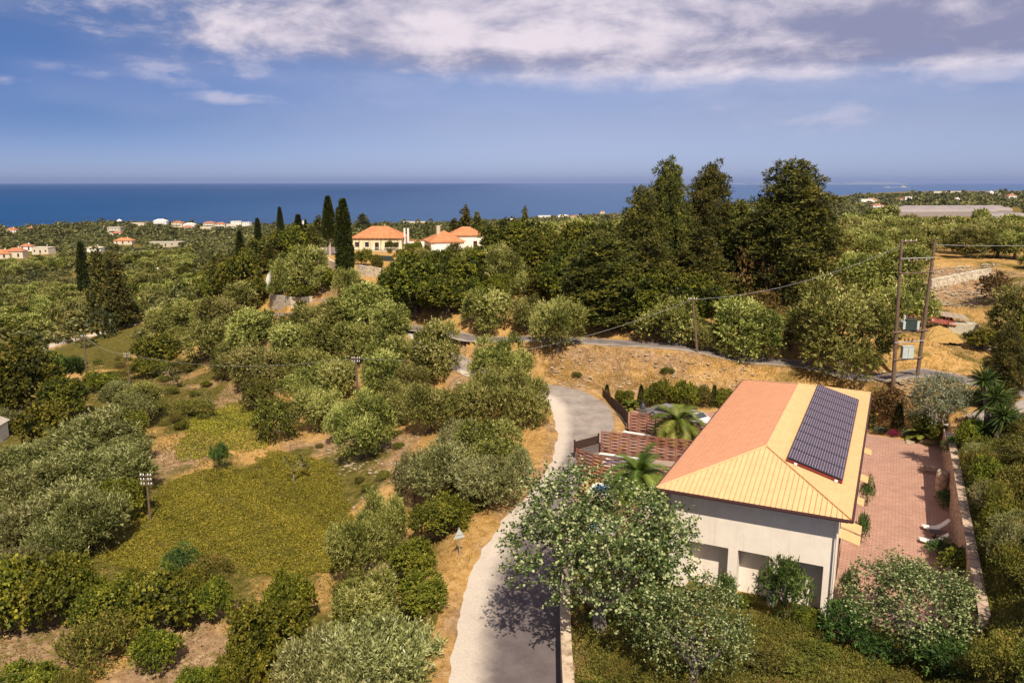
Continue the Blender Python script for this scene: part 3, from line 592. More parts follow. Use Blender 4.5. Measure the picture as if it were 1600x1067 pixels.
    # small lean-to awnings over the doors of the court side, with door leaves and windows
    for vv, zz, wd, dp_ in ((6.3, 2.75, 1.35, 1.15), (8.0, 2.75, 1.35, 1.15), (13.0, 2.7, 1.3, 1.1), (17.8, 2.7, 1.3, 1.2), (24.5, 2.7, 1.3, 1.2)):
        a = MB(); a.cbox((4.58 + dp_ / 2, vv, zz), (dp_ + .1, wd, .07), ry=.28, m=0)
        for q in range(6): a.cbox((4.58 + dp_ / 2, vv - wd / 2 + .12 + q * (wd - .24) / 5, zz + .045), (dp_ + .1, .04, .03), ry=.28, m=0)
        a.cbox((4.58 + dp_ / 2, vv, zz - .06), (dp_ - .05, wd - .08, .04), ry=.28, m=1); a.build('awning', [MATS['yellow_tile'], MATS['white_plaster']], root)
    for vv in (6.3, 8.0, 13.0, 17.8, 24.5):
        for sg in (1, -1):
            wdw = MB(); wdw.box(*sorted((sg * 4.585, sg * 4.62)), vv - .6, vv + .6, .1, 2.3); o = wdw.build('door', MATS['dark_wood'], root)
            gl = MB(); gl.box(*sorted((sg * 4.622, sg * 4.628)), vv - .45, vv + .45, .9, 2.15); gl.build('pane', MATS['glass'], o)
            w2 = MB(); w2.box(*sorted((sg * 4.585, sg * 4.61)), vv - .5, vv + .5, 3.4, 4.5); o = w2.build('window', MATS['dark_wood'], root)
            gl = MB(); gl.box(*sorted((sg * 4.612, sg * 4.618)), vv - .42, vv + .42, 3.48, 4.42); gl.build('pane', MATS['glass'], o)
    return root
build_house()
# paved court and garden paving
def slab(name, poly, z, mat, thick=.06):
    n = len(poly); V = []
    for zz in (z - thick, z):
        for u, v in poly: V.append((u, v, zz))
    me = MB(); me.add(V, [(i, (i + 1) % n, n + (i + 1) % n, n + i) for i in range(n)], [(n, n + i, n + i + 1) for i in range(1, n - 1)])
    o = me.build(name, MATS[mat]); o.location = (HM[0], HM[1], 0); o.rotation_euler = (0, 0, HROT); tag(o, kind='structure'); return o
slab('courtyard_paving', [(4.6, -1.2), (WALLX, -1.2), (WALLX, 37.4), (4.6, 38.2)], .045, 'court_paving')
slab('courtyard_paving', [(-18.6, 37.4), (-17.2, 29.2), (-9.2, 28.8), (-5.2, 29), (-5.2, 39.6), (-9.6, 40.2)], .05, 'court_paving')
slab('terrace_paving', [(-14.2, 15.4), (-5, 15.4), (-5, 28.2), (-15.2, 28.2)], .04, 'pool_tile')
slab('terrace_paving', [(-11.5, 8.6), (-5, 8.6), (-5, 15.0), (-13.9, 15.0), (-12.4, 10.5)], .13, 'pool_tile')
slab('paved_entrance', [(-17.3, 22.4), (-15.2, 22.4), (-15.2, 29.8), (-16.8, 29.6), (-17.6, 26.5)], .05, 'pool_tile')
def local(o): o.location = (HM[0], HM[1], 0); o.rotation_euler = (0, 0, HROT); return o
# court wall on the hillside
w = MB(); w.box(WALLX - .32, WALLX + .12, -1.4, 30.5, -.3, 3.2); w.box(WALLX - .36, WALLX + .16, -1.45, 30.55, 3.203, 3.3)
tag(local(w.build('court_wall', MATS['court_wall_stone'])), 'long tan retaining wall between the paved court and the brushy slope', 'wall')
w = MB(); w.box(WALLX - .3, WALLX + .14, 30.8, 39.5, -.3, 2.2)
tag(local(w.build('garden_wall', MATS['court_wall_stone'])), 'lower end of wall behind the planted bed at the far court corner', 'wall')
# wall holding the garden above the road at the bottom
def ledge():
    m = MB(); P = [(2.55, 27.5), (2.68, 33), (2.85, 38), (3.1, 43), (3.6, 47), (4.0, 50.5), (4.5, 54), (4.95, 57)]; top = .42
    V = []
    for x, y in P: V += [(x - .28, y, -2.2), (x + .28, y, -2.2), (x + .28, y, top), (x - .28, y, top)]
    Q = []
    for i in range(len(P) - 1):
        for j in range(4): Q.append((4 * i + j, 4 * i + (j + 1) % 4, 4 * i + 4 + (j + 1) % 4, 4 * i + 4 + j))
    Q += [(0, 3, 2, 1), (len(V) - 4, len(V) - 3, len(V) - 2, len(V) - 1)]
    m.add(V, [q[::-1] for q in Q]); tag(m.build('roadside_wall', MATS['ledge_stone']), 'weathered sandstone wall holding the garden above the bottom of the road', 'wall')
ledge()
# woven timber screens
def screen(u0, v0, u1, v1, h, label, z0=0.0, dense=False):
    L_ = math.hypot(u1 - u0, v1 - v0); ang = math.atan2(v1 - v0, u1 - u0)
    x, y = hl(u0, v0); root = empty('woven_fence', (x, y, z0), HROT + ang); tag(root, label, 'fence', 'woven slat fences beside the house')
    n = max(2, round(L_ / .85)); bw = L_ / n; nr = int(h / .15)
    sl = MB()
    for j in range(nr):
        zc = .12 + j * .15
        for i in range(n):
            off = .055 if (i + j) % 2 else -.055
            for q in range(4):          # each slat bows round the posts
                t0, t1 = q / 4, (q + 1) / 4; y0 = off * math.sin(math.pi * t0); y1 = off * math.sin(math.pi * t1); xa, xb = (i + t0) * bw, (i + t1) * bw
                V = [(xa, y0 - .014, zc - .045), (xb, y1 - .014, zc - .045), (xb, y1 + .014, zc - .045), (xa, y0 + .014, zc - .045)]; V += [(a, b, c + .10) for a, b, c in V]
                sl.add(V, [(3, 2, 1, 0), (4, 5, 6, 7), (0, 1, 5, 4), (2, 3, 7, 6)])
    sl.build('slat_panel', MATS['woven_wood'], root)
    for i in range(n + 1):
        p = MB(); p.box(i * bw - .035, i * bw + .035, -.035, .035, -.3, h + .05); p.build('post', MATS['woven_wood'], root)
    return root
screen(-15.7, 28.5, -8.0, 28.1, 2.1, 'back woven slat fence, below the terrace with the white car')
screen(-16.2, 21.6, -8.0, 22.6, 2.1, 'middle woven slat fence with ivy between the two palms')
screen(-16.5, 16.2, -14.0, 15.3, 2.1, 'short front woven fence jutting out at the roadside corner')
screen(-14.0, 15.3, -8.0, 15.3, 2.1, 'front woven slat fence behind the pear tree crown')
screen(-9.2, 5.0, -9.2, 12.6, 1.2, 'low woven fence at the house corner beside the small pool')
def planter_wall(u0, v0, u1, v1, h, label, name='low_wall', mat='grey_wall', wd=.35):
    L_ = math.hypot(u1 - u0, v1 - v0); ang = math.atan2(v1 - v0, u1 - u0); x, y = hl(u0, v0)
    m = MB(); m.box(0, L_, -wd / 2, wd / 2, -.5, h - .05, 0); m.box(-.03, L_ + .03, -wd / 2 - .03, wd / 2 + .03, h - .047, h, 1)
    o = m.build(name, [MATS[mat], MATS['white_trim'] if 'white' in label else MATS[mat]], loc=(x, y, 0), rz=HROT + ang); tag(o, label, 'wall'); return o
planter_wall(-15.9, 27.2, -8.2, 26.9, .55, 'low white capped ledge at the foot of the back woven fence')
planter_wall(-15.9, 20.4, -12.2, 20.6, .5, 'low white capped pool edge at the foot of the middle woven fence')
planter_wall(-17.9, 20.0, -16.5, 22.6, .7, 'short grey wall beside the road at the second entrance')
# dark boarded fence along the road bend
def dark_fence(P, h, label, z0=.0, base=.45, gate=None):
    x0, y0 = hl(*P[0]); root = empty('boarded_fence', (x0, y0, z0), 0); tag(root, label, 'fence', 'dark boarded fences by the road')
    for i in range(len(P) - 1):
        a = np.array(hl(*P[i])) - (x0, y0); b = np.array(hl(*P[i + 1])) - (x0, y0); L_ = np.linalg.norm(b - a); ang = math.atan2(b[1] - a[1], b[0] - a[0])
        bd = MB(); nb = int((h) / .165)
        for j in range(nb):
            zc = base + .09 + j * .165
            bd.box(.05, L_ - .05, -.02, .02, zc - .07, zc + .07)
        bd.build('board_panel', MATS['dark_wood'], root, loc=(*a, 0), rz=ang)
        ps = MB(); ps.box(-.05, .05, -.05, .05, -.4, base + h + .08); ps.build('post', MATS['gutter'], root, loc=(*a, 0), rz=ang)
        bs = MB(); bs.box(0, L_, -.14, .14, -.5, base); bs.build('plinth', MATS['grey_wall'], root, loc=(*a, 0), rz=ang)
    ps = MB(); ps.box(-.05, .05, -.05, .05, -.4, base + h + .08); ps.build('post', MATS['gutter'], root, loc=(*b, 0), rz=ang)
dark_fence([(-21.6, 37.4), (-20.1, 35.4), (-18.6, 33.4), (-17.2, 31.4), (-16.4, 30.0)], 1.25, 'long dark brown boarded fence curving along the road bend')
dark_fence([(-18.0, 19.6), (-16.7, 22.2)], 1.1, 'short dark boarded screen between the two lower woven fences', base=.5)
# plunge pools
def pool(u, v, lu, lv, label):
    x, y = hl(u, v); r = empty('pool', (x, y, .05), HROT); tag(r, label, 'pool', 'small pools on the terraces')
    m = MB(); t = .22
    m.box(-lu / 2, lu / 2, -lv / 2, -lv / 2 + t, -.1, .30); m.box(-lu / 2, lu / 2, lv / 2 - t, lv / 2, -.1, .30); m.box(-lu / 2, -lu / 2 + t, -lv / 2 + t + .001, lv / 2 - t - .001, -.1, .298); m.box(lu / 2 - t, lu / 2, -lv / 2 + t + .001, lv / 2 - t - .001, -.1, .298)
    m.build('rim', MATS['white_trim'], r); w_ = MB(); w_.box(-lu / 2 + t, lu / 2 - t, -lv / 2 + t, lv / 2 - t, -.08, .20); w_.build('water', MATS['pool_water'], r)
pool(-12.9, 13.0, 2.2, 2.0, 'small blue plunge pool below the front woven fence corner')
pool(-8.9, 12.2, 1.5, 2.6, 'narrow blue plunge pool tight beside the orange roof corner')
pool(-10.6, 6.4, 2.4, 2.2, 'blue pool glimpsed through the crown of the big pear tree')
pool(-13.6, 19.2, 3.0, 1.6, 'shallow pale pool in front of the middle woven fence')
# cars
def car(u, v, rz, mat, label):
    x, y = hl(u, v); r = empty('parked_car', (x, y, .05), HROT + rz); tag(r, label, 'car', 'cars parked on the upper terrace')
    prof = [(-2.1, .35), (-2.15, .62), (-1.95, .88), (-1.35, .98), (-.75, 1.38), (.45, 1.42), (1.15, 1.02), (1.95, .86), (2.15, .60), (2.1, .32)]
    def sec(i, yy, pinch):
        out = []
        for (px_, pz) in prof:
            k = pinch if pz > 1.0 else (0.04 if pz > .8 else 0); out.append((px_ * .985, yy - math.copysign(k, yy) * 1, pz))
        return out
    m = MB(); n = len(prof)
    rows = [[(a, yy * (1 - .16 * max(0, (z - .95) / .45)), z * (1 if abs(yy) < .8 else .985)) for a, z in prof] for yy in (-.86, -.80, -.4, 0, .4, .80, .86)]
    V = [p for row in rows for p in row]; Q = [(i * n + j, i * n + j + 1, (i + 1) * n + j + 1, (i + 1) * n + j) for i in range(len(rows) - 1) for j in range(n - 1)]
    T = []
    for s_, rev in ((0, 0), (len(rows) - 1, 1)):
        for j in range(1, n - 1): T.append((s_ * n, s_ * n + j, s_ * n + j + 1) if not rev else (s_ * n, s_ * n + j + 1, s_ * n + j))
    m.add(V, Q, T); m.build('body', mat, r, smooth=False)
    g = MB(); g.add([(-1.28, -.70, 1.03), (-1.28, .70, 1.03), (-.80, .64, 1.37), (-.80, -.64, 1.37)], [(0, 3, 2, 1)]); g.add([(1.08, -.70, 1.085), (1.08, .70, 1.085), (.52, .64, 1.415), (.52, -.64, 1.415)], [(0, 1, 2, 3)])
    g.build('windscreen', MATS['glass'], r)
    for s_ in (-1, 1):
        sw = MB(); sw.add([(-1.1, s_ * .872, .96), (.95, s_ * .872, .98), (.42, s_ * .80, 1.34), (-.68, s_ * .80, 1.32)], [(0, 1, 2, 3) if s_ < 0 else (3, 2, 1, 0)]); sw.build('side_window', MATS['glass'], r)
        hl_ = MB(); hl_.cbox((2.02, s_ * .62, .70), (.16, .30, .14)); hl_.build('headlight', MATS['insulator'], r)
    for xx in (-1.3, 1.3):
        for s_ in (-1, 1):
            t = MB(); t.tube([(xx, s_ * .68, .32), (xx, s_ * .885, .32)], .32, 14); wo = t.build('wheel', MATS['rubber'], r); k = MB(); k.tube([(xx, s_ * .887, .32), (xx, s_ * .895, .32)], .19, 10); k.build('rim', MATS['steel'], wo)
car(-10.6, 33.6, -.5, MATS['car_white'], 'white car half hidden behind the upper palm and roof edge')
car(-13.6, 34.8, -.35, MATS['car_grey'], 'grey car parked behind the upper palm tree')
def bbq():
    x, y = hl(-16.0, 33.8); r = empty('stone_barbecue', (x, y, .05), HROT); tag(r, 'grey stone barbecue with dark hood beside the dark fence', 'barbecue')
    m = MB(); m.box(-.35, .35, -.35, .35, -.1, .95); m.box(-.42, .42, -.42, .42, .953, 1.03); m.build('base', MATS['grey_wall'], r)
    k = MB(); k.lathe([(.30, 1.03), (.33, 1.2), (.24, 1.45), (.10, 1.62), (.08, 2.0), (.10, 2.0)], 10); k.build('hood', MATS['dark_steel'], r)
bbq()
# court furniture
def lounger(u, v, rz, label):
    x, y = hl(u, v); r = empty('sun_lounger', (x, y, .05), HROT + rz, (.88, .88, .88)); tag(r, label, 'sun lounger', 'pale sun loungers by the court wall')
    pr = [(-.95, .34), (-.6, .28), (-.2, .24), (.15, .30), (.45, .50), (.75, .78), (.98, 1.00)]; wv_ = [.30, .36, .36, .34, .30, .30, .24]
    V = []
    for (a, z), b in zip(pr, wv_):
        V += [(a, -b, z), (a, b, z), (a, b, z - .07), (a, -b, z - .07)]
    Q = [(4 * i + j, 4 * i + (j + 1) % 4, 4 * i + 4 + (j + 1) % 4, 4 * i + 4 + j) for i in range(len(pr) - 1) for j in range(4)] + [(3, 2, 1, 0), (len(V) - 4, len(V) - 3, len(V) - 2, len(V) - 1)]
    m = MB(); m.add(V, [q[::-1] for q in Q]); m.build('seat', MATS['lounger_white'], r, smooth=False)
    for a in (-.5, .3):
        l = MB(); l.box(a - .04, a + .04, -.22, .22, 0, .22); l.build('leg', MATS['lounger_white'], r)
lounger(10.35, 16.4, .25, 'upper pale sun lounger by the court wall, above the dark table')
lounger(10.15, 13.9, .10, 'lower pale sun lounger by the court wall, below the dark table')
def table():
    x, y = hl(10.3, 15.2); r = empty('side_table', (x, y, .05), HROT); tag(r, 'low dark table standing between the two sun loungers', 'table')
    m = MB(); m.lathe([(0, .36), (.42, .36), (.42, .40), (0, .40)], 16); m.build('table_top', MATS['wood_table'], r); k = MB(); k.lathe([(.22, 0), (.05, .05), (.05, .36)], 10); k.build('leg', MATS['wood_table'], r)
table()
def pot(u, v, label):
    x, y = hl(u, v); r = empty('tall_planter', (x, y, .05), HROT); tag(r, label, 'planter')
    m = MB(); m.lathe([(.30, 0), (.40, .5), (.46, 1.2), (.44, 1.9), (.36, 2.1), (.33, 2.1), (.32, 1.95), (0, 1.95)], 18); m.build('pot', MATS['court_wall_stone'], r, smooth=True)
pot(10.95, 23.6, 'tall tan egg shaped planter against the shaded court wall')
def bench(u, v, rz, label):
    x, y = hl(u, v); r = empty('stone_bench', (x, y, .05), HROT + rz); tag(r, label, 'bench'); m = MB(); m.box(-.9, .9, -.25, .25, .40, .50); m.build('seat', MATS['court_wall_stone'], r)
    for a in (-.65, .65): l = MB(); l.box(a - .1, a + .1, -.2, .2, 0, .397); l.build('leg', MATS['court_wall_stone'], r)
bench(10.6, 29.2, .1, 'pale stone bench in the shaded far court corner')
def boulder(u, v, s, label):
    x, y = hl(u, v); m = MB(); r_ = np.random.default_rng(int(u * 10)); 
    import bmesh
    bm = bmesh.new(); bmesh.ops.create_icosphere(bm, subdivisions=2, radius=1)
    for q in bm.verts: q.co *= 1 + .18 * r_.standard_normal(); q.co.x *= s[0]; q.co.y *= s[1]; q.co.z *= s[2]
    me = bpy.data.meshes.new('boulder'); bm.to_mesh(me); bm.free(); me.materials.append(MATS['rock']); o = bpy.data.objects.new('boulder', me); link(o); o.location = (x, y, gz(x, y) + s[2] * .3); tag(o, label, 'boulder')
boulder(10.6, 37.6, (.9, .45, .45), 'pale tan boulder at the foot of the far court olive')
boulder(8.9, 36.9, (.45, .3, .25), 'small grey rock under the cycad at the court edge')
# ------------------------------------------------------------------ electricity: transformer on two poles, single poles, cables
def tubeobj(name, P, r_, mat, parent, n=7): m = MB(); m.tube(P, r_, n); return m.build(name, mat, parent)
INS = {}
def hframe():
    pl = pick(1395, 606); pr = pick(1441, 583); zt = 0
    def toph(p, py):
        lo, hi = 0, 30
        for _ in range(40):
            mid = (lo + hi) / 2
            if proj(p[0], p[1], p[2] + mid)[1] > py: lo = mid
            else: hi = mid
        return lo
    # set the right pole beside the left one: a frame 3.1 m wide
    d = np.array([3.05, 1.15, 0]); 
    pr = pl + d; pr[2] = gz(pr[0], pr[1]); root = empty('transformer_poles', tuple(pl)); tag(root, 'two tall wooden poles joined by crossbars, carrying a transformer above the road', 'utility pole')
    hL = toph(pl, 376); hR = toph(pr, 374); lx = (atx(1409, pl[1], pl[2] + hL) - pl[0]); rx_ = (atx(1461, pr[1], pr[2] + hR) - pr[0])
    D = pr - pl
    def at(side, z): # point on the pole axis, relative to the root
        base = np.zeros(3) if side == 0 else D.copy(); h = hL if side == 0 else hR; lean = lx if side == 0 else rx_; dz = D[2] if side else 0
        return base * np.array([1, 1, 0]) + np.array([lean * (z - dz) / h, 0, z])
    for s_, h in ((0, hL), (1, hR)):
        dz = D[2] * s_; tubeobj('pole', [at(s_, dz - .6), at(s_, dz + h * .5), at(s_, dz + h)], [.21, .18, .14], MATS['pole_wood'], root, 10)
    zt = hL
    def beam(z, thick, ext=.45, mat='pole_wood', name='crossbar', off=-.2):
        a = at(0, z); b = at(1, z); v = (b - a) / np.linalg.norm(b - a); o_ = np.array([0, off, 0]); return tubeobj(name, [a - v * ext + o_, b + v * ext + o_], thick, MATS[mat], root, 4)
    def zpx(py): # height over root at which the left pole shows at that row
        lo, hi = 0, 30
        for _ in range(40):
            mid = (lo + hi) / 2
            if proj(pl[0], pl[1], pl[2] + mid)[1] > py: lo = mid
            else: hi = mid
        return lo
    a = at(0, zpx(378)); b = at(0, zpx(378)) + np.array([1.9, .7, 0]); tubeobj('crossbar', [a, b], .09, MATS['pole_wood'], root, 4)
    beam(zpx(404), .05, .1, 'steel'); beam(zpx(427), .075, .1); beam(zpx(519), .10, .5); beam(zpx(519), .10, .5, off=.2); beam(zpx(535), .06, .2, 'steel'); beam(zpx(562), .11, .3)
    mid = lambda z, t=.42: at(0, z) * (1 - t) + at(1, z) * t
    z = zpx(519) + .08; c = mid(z, .48)
    t = MB(); t.cbox(c + (0, 0, .62), (1.15, .75, 1.05)); t.cbox(c + (0, 0, 1.18), (1.25, .85, .06)); o = t.build('transformer', MATS['transformer_green'], root)
    for sg in (-1, 1):
        f = MB()
        for q in range(5): f.cbox(c + (sg * .72, -.3 + q * .15, .60), (.26, .04, .85))
        f.build('cooling_fins', MATS['cabinet_grey'], o)
    for q in range(3):
        b_ = MB(); b_.lathe([(.05, 1.2), (.10, 1.28), (.05, 1.34), (.10, 1.40), (.05, 1.46), (.09, 1.52), (.03, 1.65)], 8, c=tuple(c + (-.35 + q * .35, 0, 0))); b_.build('insulator', MATS['brown_insulator'], o)
    cz = MB(); cz.tube([c + (-.62, 0, .5), c + (-.62, 0, 1.6)], .14, 8); cz.build('oil_tank', MATS['cabinet_grey'], o)
    z = zpx(535); c2 = mid(z, .45)
    for q in range(3): b_ = MB(); b_.lathe([(.05, 0), (.11, .08), (.05, .16), (.11, .24), (.05, .34)], 8, c=tuple(c2 + (-.4 + q * .4, -.2, .05))); b_.build('insulator', MATS['brown_insulator'], root)
    z = zpx(562) + .05; c3 = mid(z, .42); b_ = MB(); b_.cbox(c3 + (0, -.28, .70), (1.15, .5, 1.25)); b_.cbox(c3 + (0, -.28, 1.35), (1.22, .58, .05)); k = b_.build('switch_cabinet', MATS['cabinet_grey'], root)
    l = MB(); l.cbox(c3 + (0, -.535, .70), (.025, .01, 1.2)); l.build('door_seam', MATS['dark_steel'], k)
    for tt in (.25, .6, .95):
        q = at(0, zpx(380)) + np.array([1.9, .7, 0]) * tt; b_ = MB(); b_.lathe([(.03, .05), (.07, .12), (.04, .18), (.07, .24), (.02, .32)], 8, c=tuple(q)); b_.build('insulator', MATS['insulator'], root)
    for tt in (.25, .5, .8):
        q = mid(zpx(404), tt); b_ = MB(); b_.lathe([(.02, -.3), (.07, -.22), (.04, -.16), (.07, -.1), (.03, -.02)], 8, c=tuple(q + (0, -.05, 0))); b_.build('insulator', MATS['insulator'], root)
    tubeobj('wire', [mid(zpx(404), .3), mid(zpx(450), .33), mid(zpx(505), .36)], .02, MATS['dark_steel'], root, 5)
    INS['hL'] = pl + at(0, zpx(384)); INS['hR'] = pl + at(1, zpx(384)); INS['hbox'] = pl + at(0, zpx(455)); INS['hR2'] = pl + at(1, zpx(460))
def atx(px, y, z):
    dz = z - CAMH; d = y * CP - dz * SP; return (px - 800) / F * d
def height_for(p, py):
    lo, hi = 0, 40
    for _ in range(40):
        mid = (lo + hi) / 2
        if proj(p[0], p[1], p[2] + mid)[1] > py: lo = mid
        else: hi = mid
    return lo
hframe()
def pole(px, pyt, pyb, key, label, arms=2, mat='pole_wood', rz=0.0, white=False, pxt=None, r_=.13):
    p = pick(px, pyb); h = height_for(p, pyt); root = empty('utility_pole', tuple(p)); tag(root, label, 'utility pole', 'single electricity poles')
    dx = (atx(pxt, p[1], p[2] + h) - p[0]) if pxt is not None else 0
    tubeobj('pole', [(0, 0, -.5), (dx * .5, 0, h * .5), (dx, 0, h)], [r_ * 1.25, r_, r_ * .8], MATS[mat], root, 9)
    for a in range(arms):
        z = h - .15 - a * .42; m = MB(); m.cbox((dx, -.12, z), (1.1, .08, .08), rz=rz); m.build('crossarm', MATS['pole_wood' if mat == 'pole_wood' else 'steel'], root)
        for s_ in (-.45, -.2, .2, .45):
            i_ = MB(); i_.lathe([(.02, 0), (.055, .03), (.035, .08), (.06, .11), (.02, .19)], 7, c=(dx + s_ * math.cos(rz), -.12 + s_ * math.sin(rz), z + .04)); i_.build('insulator', MATS['insulator'], root)
    INS[key] = p + np.array([dx, -.1, h - .1]); return root
pole(1090, 466, 551, 'p1', 'single leaning wooden pole standing beside the upper road', 1, pxt=1082)
pole(559, 558, 634, 'p2', 'wooden pole among the olives left of the road', 2)
pole(235, 740, 812, 'p3', 'short pole with white insulators at the edge of the vine field', 3, r_=.10)
pole(137, 524, 606, 'p4', 'bare tall pole in the left valley beside the reed bush', 1, pxt=131)
pole(203, 552, 600, 'p5', 'small pole with two arms in the middle of the weedy clearing', 2, r_=.11)
pole(62, 547, 622, 'p6', 'dark pole in front of the shady oaks at the left edge', 2, r_=.12)
pole(398, 396, 424, 'p7', 'pale thin pole before the dark trees on the left hill', 1, 'concrete_pole', r_=.12)
pole(456, 362, 392, 'p8', 'concrete pole beside the row of slim hill cypresses', 0, 'concrete_pole', r_=.12)
def cable(a, b, sag, label, r_=.020):
    t = np.linspace(0, 1, 26)[:, None]; P = a * (1 - t) + b * t; P[:, 2] -= sag * 4 * (t * (1 - t))[:, 0]; m = MB(); m.tube(P, r_, 5); tag(m.build('power_cable', MATS['steel']), label, 'cable', 'overhead power cables')
cable(INS['hL'], INS['p1'], 1.2, 'cable sagging from the transformer poles down to the upper road pole', .024)
pA = pick(840, 530) + np.array([0, 0, 2.6]); 
cable(INS['p1'], np.array(INS['p2']), 2.6, 'cable crossing from the upper road pole over the dry bank to the olives', .022)
cable(INS['p2'], np.array(INS['p5']), 1.5, 'thin cable running left from the pole among the olives')
cable(INS['p5'], np.array(INS['p4']), .8, 'thin cable between two poles in the left valley')
cable(INS['p4'], np.array(INS['p6']), .8, 'thin cable reaching the pole at the left edge')
e1 = INS['hR'] + np.array([60, 18, 3.0]); cable(INS['hR'], e1, 1.5, 'cable leaving the transformer poles to the right over the terrace', .024)
# sign
def sign():
    p = pick(718, 868); h = height_for(p, 823); r = empty('warning_sign', tuple(p)); tag(r, 'triangular road sign seen from its grey back at the verge', 'road sign')
    tubeobj('post', [(0, 0, -.3), (0, 0, h - .05)], .04, MATS['steel'], r, 8)
    m = MB(); s_ = .42; m.prism([(-s_, 0), (s_, 0), (0, s_ * 1.75)], -.012, .012); o = m.build('sign_plate', MATS['cabinet_grey'], r); o.location = (0, -.06, h - .78); o.rotation_euler = (0, 0, .5)
    k = MB(); k.cbox((0, -.02, .25), (.5, .02, .04)); k.build('bracket', MATS['steel'], o)
sign()
# ------------------------------------------------------------------ plants: prototypes made leaf by leaf
def unit(v): return v / (np.linalg.norm(v, axis=-1, keepdims=True) + 1e-9)
def leaf_quads(P, D, L_, W_, g, tint, face=None):
    """diamond leaves starting at P along D"""
    n = len(P); r_ = unit(g.standard_normal((n, 3)) + (0 if face is None else face * 1.7)); s = unit(np.cross(D, r_)); L_ = (L_ * g.uniform(.7, 1.25, n))[:, None]; W_ = (W_ * g.uniform(.7, 1.25, n))[:, None]
    V = np.empty((n, 4, 3)); V[:, 0] = P; V[:, 1] = P + D * L_ * .5 + s * W_ * .5; V[:, 2] = P + D * L_; V[:, 3] = P + D * L_ * .5 - s * W_ * .5
    return V.reshape(-1, 3), np.repeat(tint, 4)
FACE = {'f': None}
def crown_pts(g, lobes, n_sh, n_lf, up=.35, out=.8, spread=.5, zmin=-9, core=None, shl=.55, wild=.25):
    """shoots springing from rounded lobes; returns leaf start points, directions and a tint that varies by shoot"""
    P, D, T, FF = [], [], [], []
    core = np.array(core if core is not None else (0, 0, 2.5))
    for (c, r) in lobes:
        c = np.array(c, float); k = max(6, int(n_sh * r * r)); d = unit(g.standard_normal((k, 3))); oc = unit((c - core)[None, :] + 1e-6)[0]
        d = unit(d + oc * out * .6 + np.array([0, 0, up * .5])); st = c + d * (r * g.uniform(.45, .95, k))[:, None]; dd = unit(d + np.array([0, 0, up]) + g.standard_normal((k, 3)) * wild)
        sl = r * shl * g.uniform(.5, 1.3, k); tb = np.clip(g.normal(.45, .17, k) + .12 * g.standard_normal(), 0, 1)
        t = g.uniform(0, 1, (k, n_lf)); p = st[:, None, :] + dd[:, None, :] * (sl[:, None] * t)[..., None]
        ld = unit(dd[:, None, :] * .7 + g.standard_normal((k, n_lf, 3)) * spread); ti = np.clip(tb[:, None] + g.normal(0, .13, (k, n_lf)) + .15 * (t - .5), 0, 1)
        P.append(p.reshape(-1, 3)); D.append(ld.reshape(-1, 3)); T.append(ti.ravel()); FF.append((unit(p - c) + .45 * unit(p - core) + np.array([0, 0, .45])).reshape(-1, 3))
    P, D, T = np.concatenate(P), np.concatenate(D), np.concatenate(T); m = P[:, 2] > zmin; FACE['f'] = unit(np.concatenate(FF)[m]); return P[m], D[m], T[m]
def limbs(g, lobes, base_r, h0, n=6, mat='bark', top=.75, lean=(0, 0), sides=7, flare=1.5):
    m = MB(); s = np.array([lean[0] * .5, lean[1] * .5, h0]); m.tube([(0, 0, -.5), (0, 0, 0), (lean[0] * .2, lean[1] * .2, h0 * .35), s], [base_r * flare * 1.2, base_r * flare, base_r, base_r * .85], sides)
    L2 = sorted(lobes, key=lambda q: -q[1])[:n]
    for (c, r) in L2:
        c = np.array(c) * 1.0; e = s + (c - s) * top; q = s + (c - s) * .45 + g.standard_normal(3) * .15; q[2] -= .1 * abs(c[0] - s[0])
        m.tube([s - (0, 0, base_r * .4), (s + q) / 2 + g.standard_normal(3) * .08, q, e], [base_r * .62, base_r * .48, base_r * .36, base_r * .12], 6)
        for _ in range(2):
            e2 = q + (c - q) * .7 + g.standard_normal(3) * r * .6; m.tube([q, (q + e2) / 2 + g.standard_normal(3) * .1, e2], [base_r * .26, base_r * .18, base_r * .07], 5)
    return m
PROTO = {}
def finish(kind, P, D, T, L_, W_, g, mat, trunk, H_, W0, tmat='bark', names=('trunk', 'crown')):
    c0 = np.array([0, 0, np.percentile(P[:, 2], 30)]); q = (P - c0); q[:, 2] *= .9; face = unit(unit(q) + np.array([0, 0, .55])); ff = FACE.pop('f', None); face = ff if ff is not None and len(ff) == len(P) else face
    V, tt = leaf_quads(P, D, L_, W_, g, T, face); n = len(V) // 4; H_ = float(np.percentile(V[:, 2], 99.7)); W0 = float(2 * np.percentile(np.hypot(V[:, 0], V[:, 1]), 97.5)); me = mesh_np(names[1], V, np.arange(n * 4).reshape(n, 4), mats=[MATS[mat]], attrs={'tint': tt})
    tm = None
    if trunk is not None: tm = mesh_np(names[0], np.concatenate(trunk.v), trunk.q, trunk.t, [MATS[tmat]], trunk.qm + trunk.tm, smooth=True)
    PROTO.setdefault(kind, []).append(dict(crown=me, trunk=tm, H=H_, W=W0, names=names))
def ell_lobes(g, n, c, rad, r0, r1, lo=-.35, jitter=.12):
    out = []; ga = math.pi * (3 - 5 ** .5); off = g.uniform(0, 6.28)
    for i in range(n):
        z = lo + (1 - lo) * (i + .5) / n; a = ga * i + off; q = math.sqrt(max(0, 1 - z * z)); k = g.uniform(.52, .80)
        p = np.array([q * math.cos(a), q * math.sin(a), z]) * k * np.array(rad) + np.array(c) + g.standard_normal(3) * jitter * rad[0]; out.append((p, g.uniform(r0, r1)))
    return out
